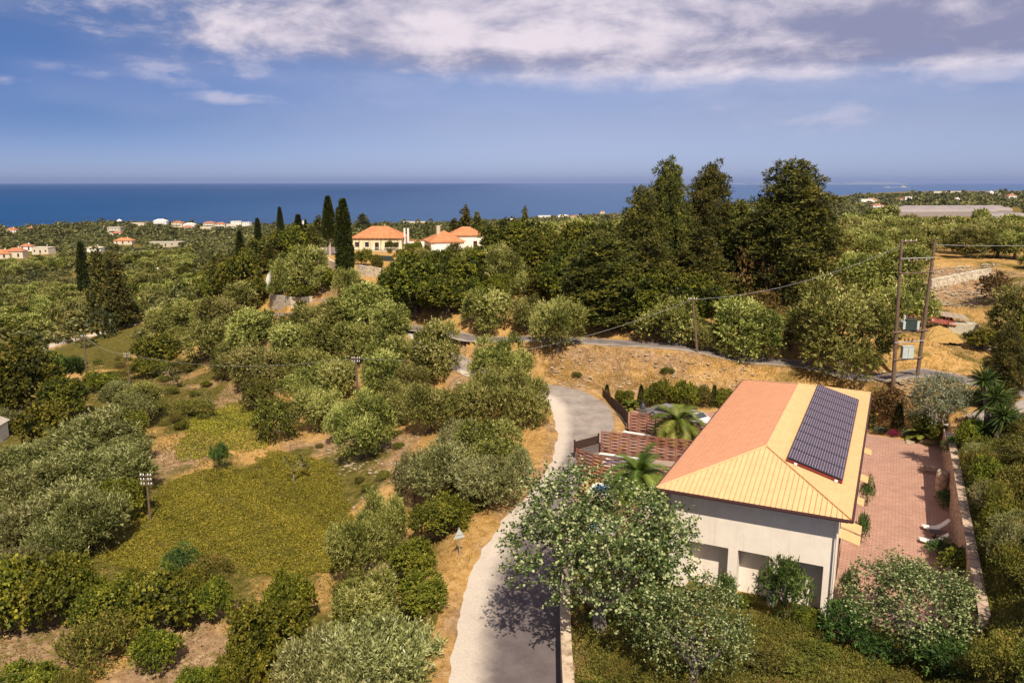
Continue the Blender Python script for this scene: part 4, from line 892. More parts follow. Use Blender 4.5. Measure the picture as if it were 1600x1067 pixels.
def mk_olive(seed, far=0):
    g = np.random.default_rng(seed); lb = ell_lobes(g, 19, (0, 0, 2.75), (3.0, 3.0, 2.25), .75, 1.35, lo=-.72, jitter=.12); lb += [((0, 0, 2.7), 1.6)]
    if far == 0: a = crown_pts(g, lb, 125, 12, up=.5, spread=.42, zmin=.3, core=(0, 0, 2.2), shl=.55); fin = (.23, .072)
    elif far == 1: a = crown_pts(g, lb, 90, 10, up=.5, spread=.45, zmin=.3, core=(0, 0, 2.2), shl=.6); fin = (.27, .095)
    else: a = crown_pts(g, lb, 26, 7, up=.5, spread=.5, zmin=.3, core=(0, 0, 2.2), shl=.6); fin = (.52, .23)
    finish('olive%d' % far, *a, *fin, g, 'olive_leaf', limbs(g, lb, .26, 1.3, 6 if far < 2 else 3), 5.0, 6.6)
def mk_oak(seed, far=0):
    g = np.random.default_rng(seed); lb = ell_lobes(g, 24, (0, 0, 4.6), (4.1, 4.1, 4.0), .95, 1.6, lo=-.75, jitter=.07); lb += [((0, 0, 4.2), 2.2)]
    a = crown_pts(g, lb, 42 if far == 0 else 16, 13 if far == 0 else 9, up=.2, spread=.9, zmin=.6, core=(0, 0, 4), shl=.38, wild=.3); finish('oak%d' % far, *a, *((.28, .20) if far == 0 else (.5, .38)), g, 'oak_leaf', limbs(g, lb, .32, 1.8, 5), 8.8, 9.0)
def mk_pine(seed, far=0, mat='pine_leaf', kind='pine', Hh=14.0, Wb=3.4, bare=.12, top=.9, dome=None):
    """broad dark conifer: ragged tiers of boughs"""
    g = np.random.default_rng(seed); lb = []; z = Hh * bare
    while z < Hh * .97:
        f = (z / Hh - bare) / (1 - bare); R_ = Wb * ((1 - f) ** .62 if dome is None else (1 - f ** dome) ** .55 * min(1, .62 + f * .9)) * top; R_ = max(R_, .35); n = max(2, int(4.5 * R_ / 1.3)); a0 = g.uniform(0, 6.28)
        for i in range(n):
            a = a0 + 6.28 * i / n + g.normal(0, .25); rr = R_ * g.uniform(.45, 1.02); lb.append((np.array([math.cos(a) * rr, math.sin(a) * rr, z + g.normal(0, .35)]), g.uniform(.55, .95) * (.65 + .35 * (1 - f)) * Wb / 3.4 * 1.0))
        lb.append((np.array([0, 0, z]), .7 * R_ * .6 + .3)); z += g.uniform(.75, 1.05)
    a = crown_pts(g, lb, 68 if far == 0 else 24, 10 if far == 0 else 8, up=.15, spread=.6, core=(0, 0, Hh * .4), shl=.65, wild=.35)
    m = MB(); m.tube([(0, 0, -.6), (0, 0, 0), (.1, 0, Hh * .5), (0, 0, Hh * .95)], [.42, .34, .2, .04], 8)
    for (c, r) in lb[::3]: m.tube([(0, 0, c[2] - .3), tuple(c)], [.07, .02], 5)
    finish(kind + str(far), *a, *((.28, .10) if far == 0 else (.5, .21)), g, mat, m, Hh, 2 * Wb, 'grey_bark')
def mk_cypress(seed, far=0, bare=.03):
    g = np.random.default_rng(seed); Hh = 12.0; n = 5200 if far == 0 else 1800; k = n
    z = g.uniform(bare, 1, k) ** .9; prof = np.interp(z, [bare, bare + .07, .3, .6, .85, 1.0], [.35, .85, 1.0, .80, .42, .0]) * 1.05
    a = g.uniform(0, 6.28, k); rr = prof * np.sqrt(g.uniform(.45, 1, k)) * (1 + .10 * np.sin(a * 3 + z * 17) + .07 * np.sin(a * 7 - z * 31)); P = np.c_[rr * np.cos(a), rr * np.sin(a), z * (Hh - .5)]
    D = unit(np.c_[np.cos(a) * .35, np.sin(a) * .35, np.ones(k)] + g.standard_normal((k, 3)) * .22); ns = 6 if far == 0 else 4; t = g.uniform(0, 1, (k, ns)); P2 = P[:, None, :] + D[:, None, :] * (.55 * t)[..., None]; D2 = unit(D[:, None, :] + g.standard_normal((k, ns, 3)) * .38)
    T = np.clip(np.repeat(g.normal(.42, .17, k), ns) + g.normal(0, .12, k * ns), 0, 1); m = MB(); m.tube([(0, 0, -.5), (0, 0, 0), (0, 0, Hh * .9)], [.30, .24, .03], 8)
    finish(('cypress%d' if bare < .1 else 'barecypress%d') % far, P2.reshape(-1, 3), D2.reshape(-1, 3), T, *((.34, .12) if far == 0 else (.5, .22)), g, 'cypress_leaf', m, Hh, 2.2, 'pale_bark')
def mk_bush(seed, mat, kind, Hh=2.6, R_=2.0, lf=(.20, .13), n_sh=70, n_lf=10, up=.3, spread=.9, nl=12, bark='bark', shl=.5, wild=.3, lo=-.25, sp=(.75, 1.15)):
    g = np.random.default_rng(seed); lb = ell_lobes(g, nl, (0, 0, Hh * .48), (R_, R_, Hh * .52), sp[0] * R_ * .42, sp[1] * R_ * .42, lo=lo, jitter=.10); lb += [((0, 0, Hh * .4), R_ * .5)]
    a = crown_pts(g, lb, n_sh, n_lf, up=up, spread=spread, zmin=.02, core=(0, 0, Hh * .3), shl=shl, wild=wild); finish(kind, *a, *lf, g, mat, limbs(g, lb, .07, Hh * .2, 5, flare=1.1), Hh, R_ * 2.15, bark, ('stems', 'foliage'))
def mk_pear(seed, mat='pear_leaf', kind='pear', Hh=7.2, R_=3.9, lf=(.21, .17), n_sh=26, tb='grey_bark', nl=30, n_lf=9):
    g = np.random.default_rng(seed); lb = ell_lobes(g, nl, (0, 0, Hh * .60), (R_, R_, Hh * .42), .62, 1.1, lo=-.50, jitter=.10)
    a = crown_pts(g, lb, n_sh, n_lf, up=.25, spread=1.1, zmin=Hh * .16, core=(0, 0, Hh * .45), shl=.75, wild=.55)
    P, D, T = a; T = np.where(g.random(len(T)) < .33, g.uniform(.6, 1, len(T)), g.uniform(0, .5, len(T)))
    m = MB(); h0 = Hh * .20; m.tube([(0, 0, -.5), (0, 0, 0), (.06, 0, h0 * .5), (0, .05, h0)], [.50, .36, .27, .25], 9)
    arms = 5
    for i in range(arms):
        a_ = 6.28 * i / arms + g.normal(0, .2); s = np.array([0, .05, h0 - .1]); q = s + np.array([math.cos(a_) * R_ * .33, math.sin(a_) * R_ * .33, Hh * .17]); q2 = s + np.array([math.cos(a_) * R_ * .55, math.sin(a_) * R_ * .55, Hh * .40])
        m.tube([s, (s + q) / 2 - (0, 0, .08), q, q2], [.18, .15, .115, .06], 7)
        for _ in range(4):
            c = np.array(lb[g.integers(len(lb))][0]); src = q if g.random() < .5 else q2
            if np.linalg.norm(c[:2] - src[:2]) < R_ * .9: m.tube([src, (src + c) / 2 + g.standard_normal(3) * .12, c], [.07, .045, .015], 5)
    finish(kind, P, D, T, *lf, g, mat, m, Hh, 2 * R_ * 1.0, tb)
for s_ in (1, 2, 3, 4, 5): mk_olive(s_, 0)
for s_ in (11, 12, 13, 14): mk_olive(s_, 1)
for s_ in (21, 22, 23): mk_olive(s_, 2)
for s_ in (31, 32, 33): mk_oak(s_, 0)
for s_ in (34, 35, 36): mk_oak(s_, 1)
for s_ in (41, 42, 43): mk_pine(s_, 0)
for s_ in (44, 45): mk_pine(s_, 1)
mk_pine(46, 0, 'pine_leaf', 'towerpine', 19.0, 4.2, .10, .9, 2.2)
mk_pine(47, 0, 'pine_leaf', 'towerpine', 19.0, 4.0, .10, .9, 1.7)
mk_pine(48, 0, 'pine_leaf', 'domepine', 19.0, 4.4, .08, .95, 4.5)
mk_pine(49, 0, 'pine_leaf', 'domepine', 19.0, 4.4, .08, .95, 2.8)
for s_ in (51, 52): mk_cypress(s_, 0)
mk_cypress(53, 1); mk_cypress(54, 0, .26)
for s_ in (61, 62, 63): mk_bush(s_, 'citrus_leaf', 'citrus', 3.0, 2.1, (.18, .115), 100, 12, up=.5, spread=.8, nl=17, sp=(.55, 1.05))
for s_ in (64, 65, 66): mk_bush(s_, 'shrub_leaf', 'mastic', 1.9, 1.9, (.15, .10), 100, 10, up=.4, nl=17, shl=.75, wild=.5, sp=(.5, 1.05))
for s_ in (67, 68): mk_bush(s_, 'oak_leaf', 'darkbush', 3.2, 2.2, (.24, .17), 65, 11, up=.2)
for s_ in (69, 70): mk_bush(s_, 'brown_leaf', 'brownbush', 3.4, 2.2, (.24, .14), 50, 10, up=.3)
mk_bush(71, 'soft_leaf', 'reed', 2.8, 2.0, (.75, .09), 55, 9, up=1.3, spread=.25)
for s_ in (72, 73): mk_bush(s_, 'soft_leaf', 'softbush', 2.0, 1.3, (.22, .06), 105, 10, up=.4, spread=.7, nl=16, shl=.9, wild=.6, sp=(.55, .95))
mk_bush(74, 'grey_olive_leaf', 'greybush', 1.0, .9, (.12, .05), 380, 9, up=.6, spread=.6)
mk_bush(75, 'red_leaf', 'redbush', .8, .6, (.22, .09), 320, 7, up=.8, spread=.6)
for s_ in (76, 77, 78): mk_bush(s_, 'weed_leaf', 'scrub', 1.5, 2.1, (.17, .07), 120, 9, up=.9, spread=.6, nl=18, shl=1.0, wild=.75, sp=(.45, 1.0))
mk_bush(79, 'silver_leaf', 'olivebush', 2.6, 2.1, (.22, .06), 170, 12, up=.8, spread=.38, shl=.75, nl=18)
mk_bush(80, 'silver_leaf', 'olivebush', 2.6, 2.1, (.22, .06), 170, 12, up=.8, spread=.38, shl=.75, nl=16, sp=(.6, 1.15))
mk_bush(85, 'thicket_leaf', 'olivethick', 2.6, 2.1, (.22, .06), 170, 12, up=.8, spread=.38, shl=.75, nl=18); mk_bush(86, 'thicket_leaf', 'olivethick', 2.6, 2.1, (.22, .06), 170, 12, up=.8, spread=.38, shl=.75, nl=16, sp=(.6, 1.15))
mk_pear(81, Hh=7.4, R_=4.1, n_sh=76, nl=36, lf=(.15, .12)); mk_pear(82, kind='pear2', Hh=5.2, R_=3.0, lf=(.125, .10), n_sh=70, nl=28); mk_pear(83, kind='pear3', Hh=5.6, R_=3.2, lf=(.125, .10), n_sh=84, nl=30)
mk_pear(84, 'grey_olive_leaf', 'greyolive', 4.6, 2.7, (.18, .06), 55, nl=24, n_lf=11)
def mk_cone(seed):
    g = np.random.default_rng(seed); k = 1500; z = g.uniform(.02, 1, k); a = g.uniform(0, 6.28, k); rr = .55 * (1 - z) ** .75 * g.uniform(.75, 1.05, k) + .03; P = np.c_[rr * np.cos(a), rr * np.sin(a), z * 2.2]; D = unit(np.c_[np.cos(a), np.sin(a), .8 * np.ones(k)] + g.standard_normal((k, 3)) * .4)
    m = MB(); m.tube([(0, 0, -.2), (0, 0, 1.8)], [.06, .02], 6); finish('cone', P, D, np.clip(g.normal(.5, .2, k), 0, 1), .22, .08, g, 'cypress_leaf', m, 2.2, 1.2)
mk_cone(90)
def mk_palm(seed, kind, Ht, n_fr, L0, tr=.22, mat='palm_leaf', droop=1.0, elev=(.15, 1.35), trunkh=None):
    g = np.random.default_rng(seed); P, D, LL, T = [], [], [], []; V, Tt = [], []
    for i in range(n_fr):
        a = i * 2.39996 + g.normal(0, .12); f = i / n_fr; e = elev[1] * (1 - f) + elev[0] * f + g.normal(0, .08); Lf = L0 * g.uniform(.85, 1.1); n = 26
        d0 = np.array([math.cos(a) * math.cos(e), math.sin(a) * math.cos(e), math.sin(e)]); p = np.array([0, 0, Ht]) + d0 * .1; d = d0.copy(); tb = np.clip(.30 + .45 * f + g.normal(0, .1), 0, 1)
        side = unit(np.cross(d0, (0, 0, 1.)));
        for q in range(n):
            t = q / n; d = unit(d - np.array([0, 0, .075 * droop * (.4 + t)])); p2 = p + d * Lf / n; nrm = np.cross(side, d)
            wl = L0 * .26 * math.sin(math.pi * min(1, .12 + t * .88)) ** .7
            for sg in (-1, 1):
                for u_ in (0, .5):
                    b = p + (p2 - p) * u_; ld = unit(side * sg * .85 + d * .65 + nrm * .18 - np.array([0, 0, .20])) ; tip = b + ld * wl; w_ = d * .028
                    V += [b - w_, b + w_, tip + w_ * .2, tip - w_ * .2]; Tt += [np.clip(tb + g.normal(0, .12), 0, 1)] * 4
            V += [p - side * .02, p + side * .02, p2 + side * .02, p2 - side * .02]; Tt += [.6] * 4; p = p2
    V = np.array(V); n = len(V) // 4; me = mesh_np('fronds', V, np.arange(4 * n).reshape(n, 4), mats=[MATS[mat]], attrs={'tint': Tt})
    m = MB(); k = 14
    pr = [(0, 0, -.4)] + [(0, 0, Ht * q / k) for q in range(k + 1)]; rr = [tr * 1.2] + [tr * (1.12 if q % 2 else .95) for q in range(k + 1)]
    m.tube(pr, rr, 9); tm = mesh_np('trunk', np.concatenate(m.v), m.q, m.t, [MATS['bark']], m.qm + m.tm); PROTO.setdefault(kind, []).append(dict(crown=me, trunk=tm, H=Ht + L0 * .80, W=2 * L0 * .86, names=('trunk', 'fronds')))
mk_palm(101, 'palm', 1.9, 40, 2.6, .24, droop=1.35, elev=(-.35, 1.25)); mk_palm(102, 'palm', 1.7, 40, 2.6, .26, droop=1.35, elev=(-.35, 1.25)); mk_palm(103, 'cycad', .25, 22, 1.3, .16, droop=.8, elev=(.2, 1.2))
def mk_yucca(seed):
    g = np.random.default_rng(seed); V, Tt = [], []; m = MB()
    heads = [((0, 0, 2.2), 1), ((.7, .2, 1.6), .9), ((-.6, -.3, 1.5), .9), ((.1, -.8, .9), .9), ((.3, .5, 2.9), .9), ((-.2, .3, .6), .8)]
    for (c, s) in heads:
        c = np.array(c); m.tube([(c[0] * .15, c[1] * .15, -.3), c * (.5, .5, .5), c], [.16, .12, .10], 7)
        for i in range(110):
            d = unit(g.standard_normal(3) + np.array([0, 0, .55])); side = unit(np.cross(d, g.standard_normal(3))); L_ = g.uniform(.75, 1.1) * s; mid = c + d * L_ * .55; tip = c + d * L_ - np.array([0, 0, .10 * L_]); w_ = side * .035
            V += [c + d * .05 - w_, c + d * .05 + w_, mid + w_, mid - w_, mid - w_, mid + w_, tip + w_ * .1, tip - w_ * .1]; Tt += [np.clip(g.normal(.45, .25), 0, 1)] * 8
    V = np.array(V); n = len(V) // 4; me = mesh_np('leaves', V, np.arange(4 * n).reshape(n, 4), mats=[MATS['soft_leaf']], attrs={'tint': Tt}); tm = mesh_np('trunk', np.concatenate(m.v), m.q, m.t, [MATS['bark']], m.qm + m.tm); PROTO['yucca'] = [dict(crown=me, trunk=tm, H=3.6, W=2.6, names=('trunk', 'leaves'))]
mk_yucca(111)
def mk_bare(seed):
    g = np.random.default_rng(seed); m = MB()
    def br(p, d, L_, r_, k):
        q = p + d * L_; m.tube([p, (p + q) / 2 + g.standard_normal(3) * L_ * .06, q], [r_, r_ * .8, r_ * .55], 5)
        if k:
            for _ in range(3): br(q, unit(d + g.standard_normal(3) * .65), L_ * g.uniform(.55, .8), r_ * .55, k - 1)
    br(np.array([0, 0, -.2]), np.array([.05, 0, 1.]), 1.0, .09, 4); P = np.concatenate(m.v); P = P[g.choice(len(P), 260)]; D = unit(g.standard_normal((260, 3)))
    finish('bare', P, D, g.uniform(0, 1, 260), .18, .12, g, 'shrub_leaf', m, 3.2, 2.6, 'grey_bark')
mk_bare(121); mk_bare(122)

SPECIES = {'olive': ('olive_tree', 'olive tree'), 'oak': ('oak_tree', 'oak tree'), 'pine': ('conifer_tree', 'conifer'), 'towerpine': ('conifer_tree', 'conifer'), 'domepine': ('conifer_tree', 'conifer'), 'cypress': ('cypress_tree', 'cypress'), 'barecypress': ('cypress_tree', 'cypress'),
           'citrus': ('leafy_bush', 'bush'), 'mastic': ('mastic_shrub', 'shrub'), 'darkbush': ('evergreen_bush', 'bush'), 'brownbush': ('reddish_bush', 'bush'), 'reed': ('reed_bush', 'bush'), 'softbush': ('feathery_bush', 'bush'), 'greybush': ('lavender_bush', 'bush'),
           'redbush': ('red_plant', 'plant'), 'scrub': ('wild_scrub_bush', 'shrub'), 'olivebush': ('wild_olive_bush', 'shrub'), 'olivethick': ('wild_olive_bush', 'shrub'), 'pear': ('pear_tree', 'tree'), 'pear2': ('pear_tree', 'tree'), 'pear3': ('pear_tree', 'tree'), 'greyolive': ('garden_olive_tree', 'olive tree'),
           'cone': ('conical_shrub', 'shrub'), 'palm': ('palm_tree', 'palm'), 'cycad': ('cycad_plant', 'plant'), 'yucca': ('yucca_tree', 'yucca'), 'bare': ('bare_bush', 'shrub')}
PLACED = []; CNT = {}
def put(kind, x, y, h, w, label, group, z=None, key=None, rz=None):
    r = math.hypot(x, y); k = key or kind
    if k in ('olive',): k = 'olive0' if r < 95 else ('olive1' if r < 190 else 'olive2')
    elif k == 'oak': k = 'oak0' if r < 150 else 'oak1'
    elif k == 'pine': k = 'pine0' if r < 160 else 'pine1'
    elif k == 'cypress': k = 'cypress0' if r < 170 else 'cypress1'
    elif k in ('barecypress', 'towerpine', 'domepine'): k += '0'
    pr = PROTO[k]; pr = pr[CNT.get(k, 0) % len(pr)]; CNT[k] = CNT.get(k, 0) + 1
    if z is None: z = gz(x, y)
    sx = w / pr['W']; sz = h / pr['H']; name, cat_ = SPECIES[kind]
    o = empty(name, (x, y, z - .03), R.uniform(0, 6.28) if rz is None else rz, (sx * R.uniform(.94, 1.06), sx * R.uniform(.94, 1.06), sz)); tag(o, label, cat_, group)
    for part, me in ((pr['names'][0], pr['trunk']), (pr['names'][1], pr['crown'])):
        if me is not None: c = bpy.data.objects.new(part, me); link(c, o)
    PLACED.append((x, y, w / 2)); return o
def fit(px, pyt, pyb, wpx, kind):
    p = pick(px, pyb); d = proj(*p)[2]; w = wpx / F * d; T = (pyb - pyt) / F * d; phi = math.atan2(CAMH - p[2], math.hypot(p[0], p[1]))
    if kind in ('cypress', 'barecypress', 'pine', 'towerpine', 'domepine', 'cone', 'palm'): return p, T / math.cos(phi) , w
    lo, hi = .3, 40
    for _ in range(40):
        h = (lo + hi) / 2; b = .42 * h; a = w / 2
        if (h - b) * math.cos(phi) + math.sqrt((b * math.cos(phi)) ** 2 + (a * math.sin(phi)) ** 2) < T: lo = h
        else: hi = h
    return p, lo, w
def T_(kind, px, pyt, pyb, wpx, label, group=None, key=None):
    p, h, w = fit(px, pyt, pyb, wpx, kind); return put(kind, p[0], p[1], h, w, label, group, p[2], key)
# ------------------------------------------------------------------ plants: where each one stands
G_BANK = 'olive trees on the dry bank left of the road'; G_ROAD = 'olive trees along the upper road'
# bottom garden
T_('pear', 938, 738, 985, 300, 'largest pale leaved garden tree, overhanging the road before the house')
T_('pear2', 1085, 893, 1064, 190, 'middle pale leaved garden tree at the bottom in front of the pillars')
T_('pear3', 1425, 862, 1012, 222, 'pale leaved garden tree at the near end of the paved court')
T_('greyolive', 1462, 583, 676, 100, 'grey leaved garden olive behind the far planted bed of the court')
T_('palm', 1058, 624, 694, 88, 'upper palm tree standing before the back woven fence')
T_('palm', 998, 702, 780, 98, 'lower palm tree beside the roof corner')
T_('cycad', 1443, 655, 688, 58, 'bright cycad in the bed at the far edge of the court')
T_('cycad', 985, 622, 640, 30, 'small cycad by the dark fence among the shrubs')
T_('yucca', 1548, 575, 690, 95, 'spiky yucca cluster beside the pale driveway on the right')
T_('cone', 948, 600, 622, 12, 'conical cypress shrub at the near end of the dark fence'); T_('cone', 1001, 601, 636, 15, 'conical cypress shrub behind the stone barbecue'); T_('cone', 1115, 601, 636, 15, 'conical cypress shrub close to the far roof corner')
T_('cone', 1361, 634, 672, 13, 'conical shrub half hidden by the right roof edge'); T_('cone', 1402, 629, 671, 22, 'conical shrub beside the red plant at the court end')
T_('redbush', 1396, 670, 682, 17, 'small dark red leaved plant at the far edge of the court'); T_('greybush', 1420, 668, 682, 24, 'low grey lavender between the red plant and the cycad'); T_('greybush', 1375, 664, 676, 24, 'low grey green lavender near the roof edge')
for i, (a, b, c, d, k, l) in enumerate([(1225, 872, 968, 88, 'softbush', 'tall feathery green bush before the right hand pillars'), (1135, 893, 935, 42, 'softbush', 'feathery bush at the foot of the left visible pillar'), (1158, 925, 948, 34, 'citrus', 'small bright shrub at the foot of the middle pillar'), (1262, 948, 975, 50, 'citrus', 'pale leafy shrub at the foot of the corner pillar'),
        (1318, 935, 1005, 86, 'softbush', 'dark feathery bush at the near corner of the court'), (1372, 985, 1030, 70, 'softbush', 'small feathery bush left of the court end tree trunk'), (1475, 985, 1066, 120, 'softbush', 'broad feathery bush right of the court end tree trunk'), (1325, 882, 945, 34, 'softbush', 'slim climbing bush at the house corner by the awnings'),
        (1345, 800, 850, 24, 'softbush', 'slender plant against the court side wall under the awnings'), (1354, 740, 790, 22, 'softbush', 'slender plant halfway along the court side wall'), (1480, 764, 792, 40, 'softbush', 'rounded dark shrub above the sun loungers by the court wall'), (1470, 836, 868, 46, 'softbush', 'rounded dark shrub below the sun loungers by the court wall'), (1487, 680, 712, 34, 'softbush', 'dark shrub behind the bench at the shaded court corner'), (1474, 660, 690, 40, 'darkbush', 'dark shrub at the foot of the grey garden olive')]):
    T_(k, a, b, c, d, l)
for i, (a, b, c, d, k) in enumerate([(1035, 592, 636, 52, 'citrus'), (1070, 594, 637, 52, 'citrus'), (975, 608, 634, 34, 'citrus'), (1015, 606, 636, 30, 'citrus'), (1095, 600, 636, 40, 'mastic'), (1130, 606, 634, 40, 'citrus')]):
    T_(k, a, b, c, d, ['round pale green shrub behind the upper palm', 'second round shrub right of the upper palm top', 'small shrub between two conical shrubs by the dark fence', 'small shrub right of the barbecue hood', 'low shrub near the third conical shrub', 'shrub touching the far left roof corner'][i], 'shrubs behind the upper terrace')
T_('brownbush', 1385, 604, 655, 66, 'yellow brown bush behind the far right roof corner'); T_('mastic', 1440, 640, 668, 40, 'low green shrub left of the grey garden olive trunk')
# right side
T_('towerpine', 1563, 508, 640, 62, 'bright green upright conifer by the right hand road'); T_('olive', 1588, 446, 540, 90, 'silvery olive at the right frame edge above the bright conifer', 'olive trees on the right terraces')
T_('darkbush', 1535, 512, 548, 60, 'green bush right of the collapsed shed'); T_('brownbush', 1555, 425, 475, 60, 'brown bush on the stony terrace at the right'); T_('darkbush', 1590, 500, 610, 60, 'dark bush at the right edge behind the bright conifer')
T_('olive', 1388, 384, 470, 120, 'dull green olive seen behind the left transformer pole', 'olive trees on the right terraces'); T_('olive', 1415, 440, 515, 100, 'grey green olive between the two transformer poles', 'olive trees on the right terraces'); T_('olive', 1340, 395, 470, 90, 'olive right of the tallest dark conifers', 'olive trees on the right terraces')
T_('brownbush', 1183, 450, 490, 70, 'reddish bush under the broad conifers near the pale sheds'); T_('brownbush', 1195, 470, 510, 80, 'dark reddish bush between two roadside olives'); T_('brownbush', 1158, 410, 472, 84, 'tall brown bush at the foot of the conifer wood')
# olives by the upper road
for a, b, c, d, l in [(1312, 440, 584, 168, 'very large bushy olive between the roof and the transformer poles'), (1160, 468, 560, 116, 'broad olive left of the largest bushy olive'), (1045, 462, 536, 108, 'olive just left of the wooden pole on the upper road'), (872, 468, 548, 86, 'round olive standing alone on the bank edge of the upper road'), (826, 460, 522, 70, 'narrow olive between the pale one and the round one'),
                      (762, 450, 516, 86, 'pale silvery olive above the upper road by the oaks'), (680, 500, 590, 76, 'olive in the fork of the two roads'), (780, 524, 604, 96, 'olive right of the short visible stretch of lane'), (812, 572, 668, 92, 'dense olive at the inside of the road bend'), (755, 585, 672, 90, 'olive left of the dense one at the road bend'), (1235, 480, 545, 60, 'small olive behind the largest bushy olive'), (1098, 500, 548, 50, 'small olive just right of the wooden roadside pole')]:
    T_('olive', a, b, c, d, l, G_ROAD)
for i, (a, b, c, d) in enumerate([(575, 442, 512, 96), (612, 470, 532, 70), (530, 462, 520, 78), (480, 470, 520, 74), (455, 500, 556, 76), (400, 480, 545, 88), (350, 462, 528, 92), (300, 460, 515, 84), (330, 500, 560, 88), (510, 495, 552, 84), (560, 500, 566, 84), (610, 515, 590, 80), (650, 560, 615, 66),
        (392, 535, 598, 70), (424, 548, 606, 60), (490, 540, 606, 92), (470, 575, 632, 70), (528, 556, 628, 74), (600, 548, 620, 82), (500, 604, 672, 80), (575, 612, 712, 100), (625, 590, 660, 80), (672, 600, 676, 86), (718, 612, 668, 70), (540, 630, 690, 60), (445, 545, 590, 50), (360, 545, 590, 60), (265, 480, 530, 76), (240, 520, 552, 50)]):
    T_('olive', a, b, c, d, ['olive at the top of the bank under the large cypress', 'olive right of the large cypress olive, touching the oaks', 'olive in the upper bank row below the stone wall', 'olive just right of the curved stone wall', 'olive below the curved stone wall', 'broad olive left of the visible road end', 'big rounded olive at the left of the bank', 'leftmost rounded olive of the bank top', 'olive on the left bank above the bare slope', 'olive in the middle of the upper bank', 'olive near the centre of the bank above the wooden pole', 'olive left of the fork in the roads', 'small olive beneath the road fork olive', 'olive low on the left bank over bare earth', 'olive with its forked trunk showing on the left bank', 'wide olive left of the wooden bank pole', 'small olive below the wide one', 'olive standing right behind the wooden bank pole', 'olive right of the wooden bank pole', 'olive low on the bank left of the pole foot', 'olive with bare trunk and shade on the dry grass slope', 'olive between the pole and the road bend', 'olive at the centre of the slope over dry grass', 'small olive before the road bend trees', 'small olive at the foot of the slope', 'little olive at the left bank hollow', 'little olive over the reddish earth', 'olive right of the round fig bush', 'tiny olive beside the round fig bush'][i], G_BANK)
for i, (a, b, c, d) in enumerate([(765, 652, 745, 108), (700, 690, 778, 110), (648, 705, 790, 76), (760, 712, 792, 104), (810, 700, 762, 50), (720, 655, 715, 70)]):
    T_('olivebush' if i != 0 else 'olive', a, b, c, d, ['tallest silvery olive of the clump inside the road bend', 'silvery bushy olive in the middle of the roadside clump', 'left end olive of the roadside clump', 'silvery bushy olive overhanging the roadside verge', 'small bushy olive closest to the road bend', 'bushy olive at the back of the roadside clump'][i], 'olive clump inside the road bend')
for i, (k, a, b, c, d) in enumerate([('olive', 595, 765, 872, 84), ('olive', 550, 812, 905, 84), ('citrus', 690, 772, 838, 100), ('citrus', 645, 840, 905, 80), ('citrus', 660, 892, 950, 90), ('mastic', 735, 765, 800, 60), ('mastic', 560, 893, 935, 90), ('olive', 575, 902, 1010, 110), ('olivebush', 600, 965, 1090, 190), ('olivebush', 505, 985, 1110, 150), ('olivebush', 560, 1000, 1130, 150), ('brownbush', 679, 908, 935, 24), ('bare', 460, 705, 755, 44), ('scrub', 640, 985, 1020, 60), ('mastic', 720, 745, 775, 50)]):
    T_(k, a, b, c, d, ['dusty olive above the rocky gap beside the field', 'lower olive left of the rocky gap', 'dark green rounded mastic left of the road sign', 'low green mastic below the road sign', 'mastic at the verge above the small rusty bush', 'mastic between the roadside olives and the sign', 'bright mastic at the field edge near the bottom', 'silvery olive at the bottom rising behind the largest one', 'largest silvery bushy olive at the bottom beside the verge', 'silvery bushy olive at the bottom left of the largest', 'silvery bushy olive cut by the bottom edge', 'small rusty dry bush on the road verge', 'bare grey bush at the top of the vine field', 'scrub at the verge edge beside the largest olive', 'small mastic under the roadside olives'][i])
# bottom left
for i, (k, a, b, c, d) in enumerate([('citrus', 425, 935, 1055, 130), ('citrus', 455, 895, 985, 80), ('citrus', 385, 990, 1075, 90), ('citrus', 335, 905, 972, 66), ('citrus', 245, 980, 1048, 80), ('darkbush', 255, 895, 985, 110), ('citrus', 290, 890, 960, 70), ('citrus', 175, 905, 990, 110), ('citrus', 85, 862, 975, 130), ('darkbush', 20, 870, 985, 120), ('scrub', 160, 950, 1030, 130), ('citrus', 130, 885, 965, 80), ('citrus', 40, 1030, 1085, 110), ('citrus', 305, 1040, 1090, 60), ('scrub', 110, 1045, 1090, 60), ('citrus', 345, 1040, 1100, 50), ('softbush', 285, 845, 895, 60), ('scrub', 325, 860, 900, 70), ('bare', 215, 925, 985, 60), ('citrus', 210, 890, 940, 50)]):
    T_(k, a, b, c, d, ['bright green leafy bush left of the bottom silvery olives', 'bright green bush top rising over the field corner', 'leafy bush at the bottom beside bare ground', 'round green bush alone at the lower field edge', 'round green bush alone on the bare ground near the bottom', 'dark leafy bush above the lone round one', 'bright leafy bush right of the dark one at the field edge', 'leafy bush left of the dark one', 'large yellow green bush at the lower left', 'dark bush cut by the left edge near the bottom', 'brownish scrub on the bare ground at lower left', 'leafy bush behind the brownish scrub', 'low green bush in the bottom left corner', 'small green bush cut by the bottom edge', 'little scrub on the bottom bare ground', 'small leafy bush at the bottom left of the large bright one', 'feathery shrub inside the lower vine field', 'grey scrub inside the lower vine field', 'bare stemmed bush between leafy ones', 'small bush at the field edge lower left'][i])
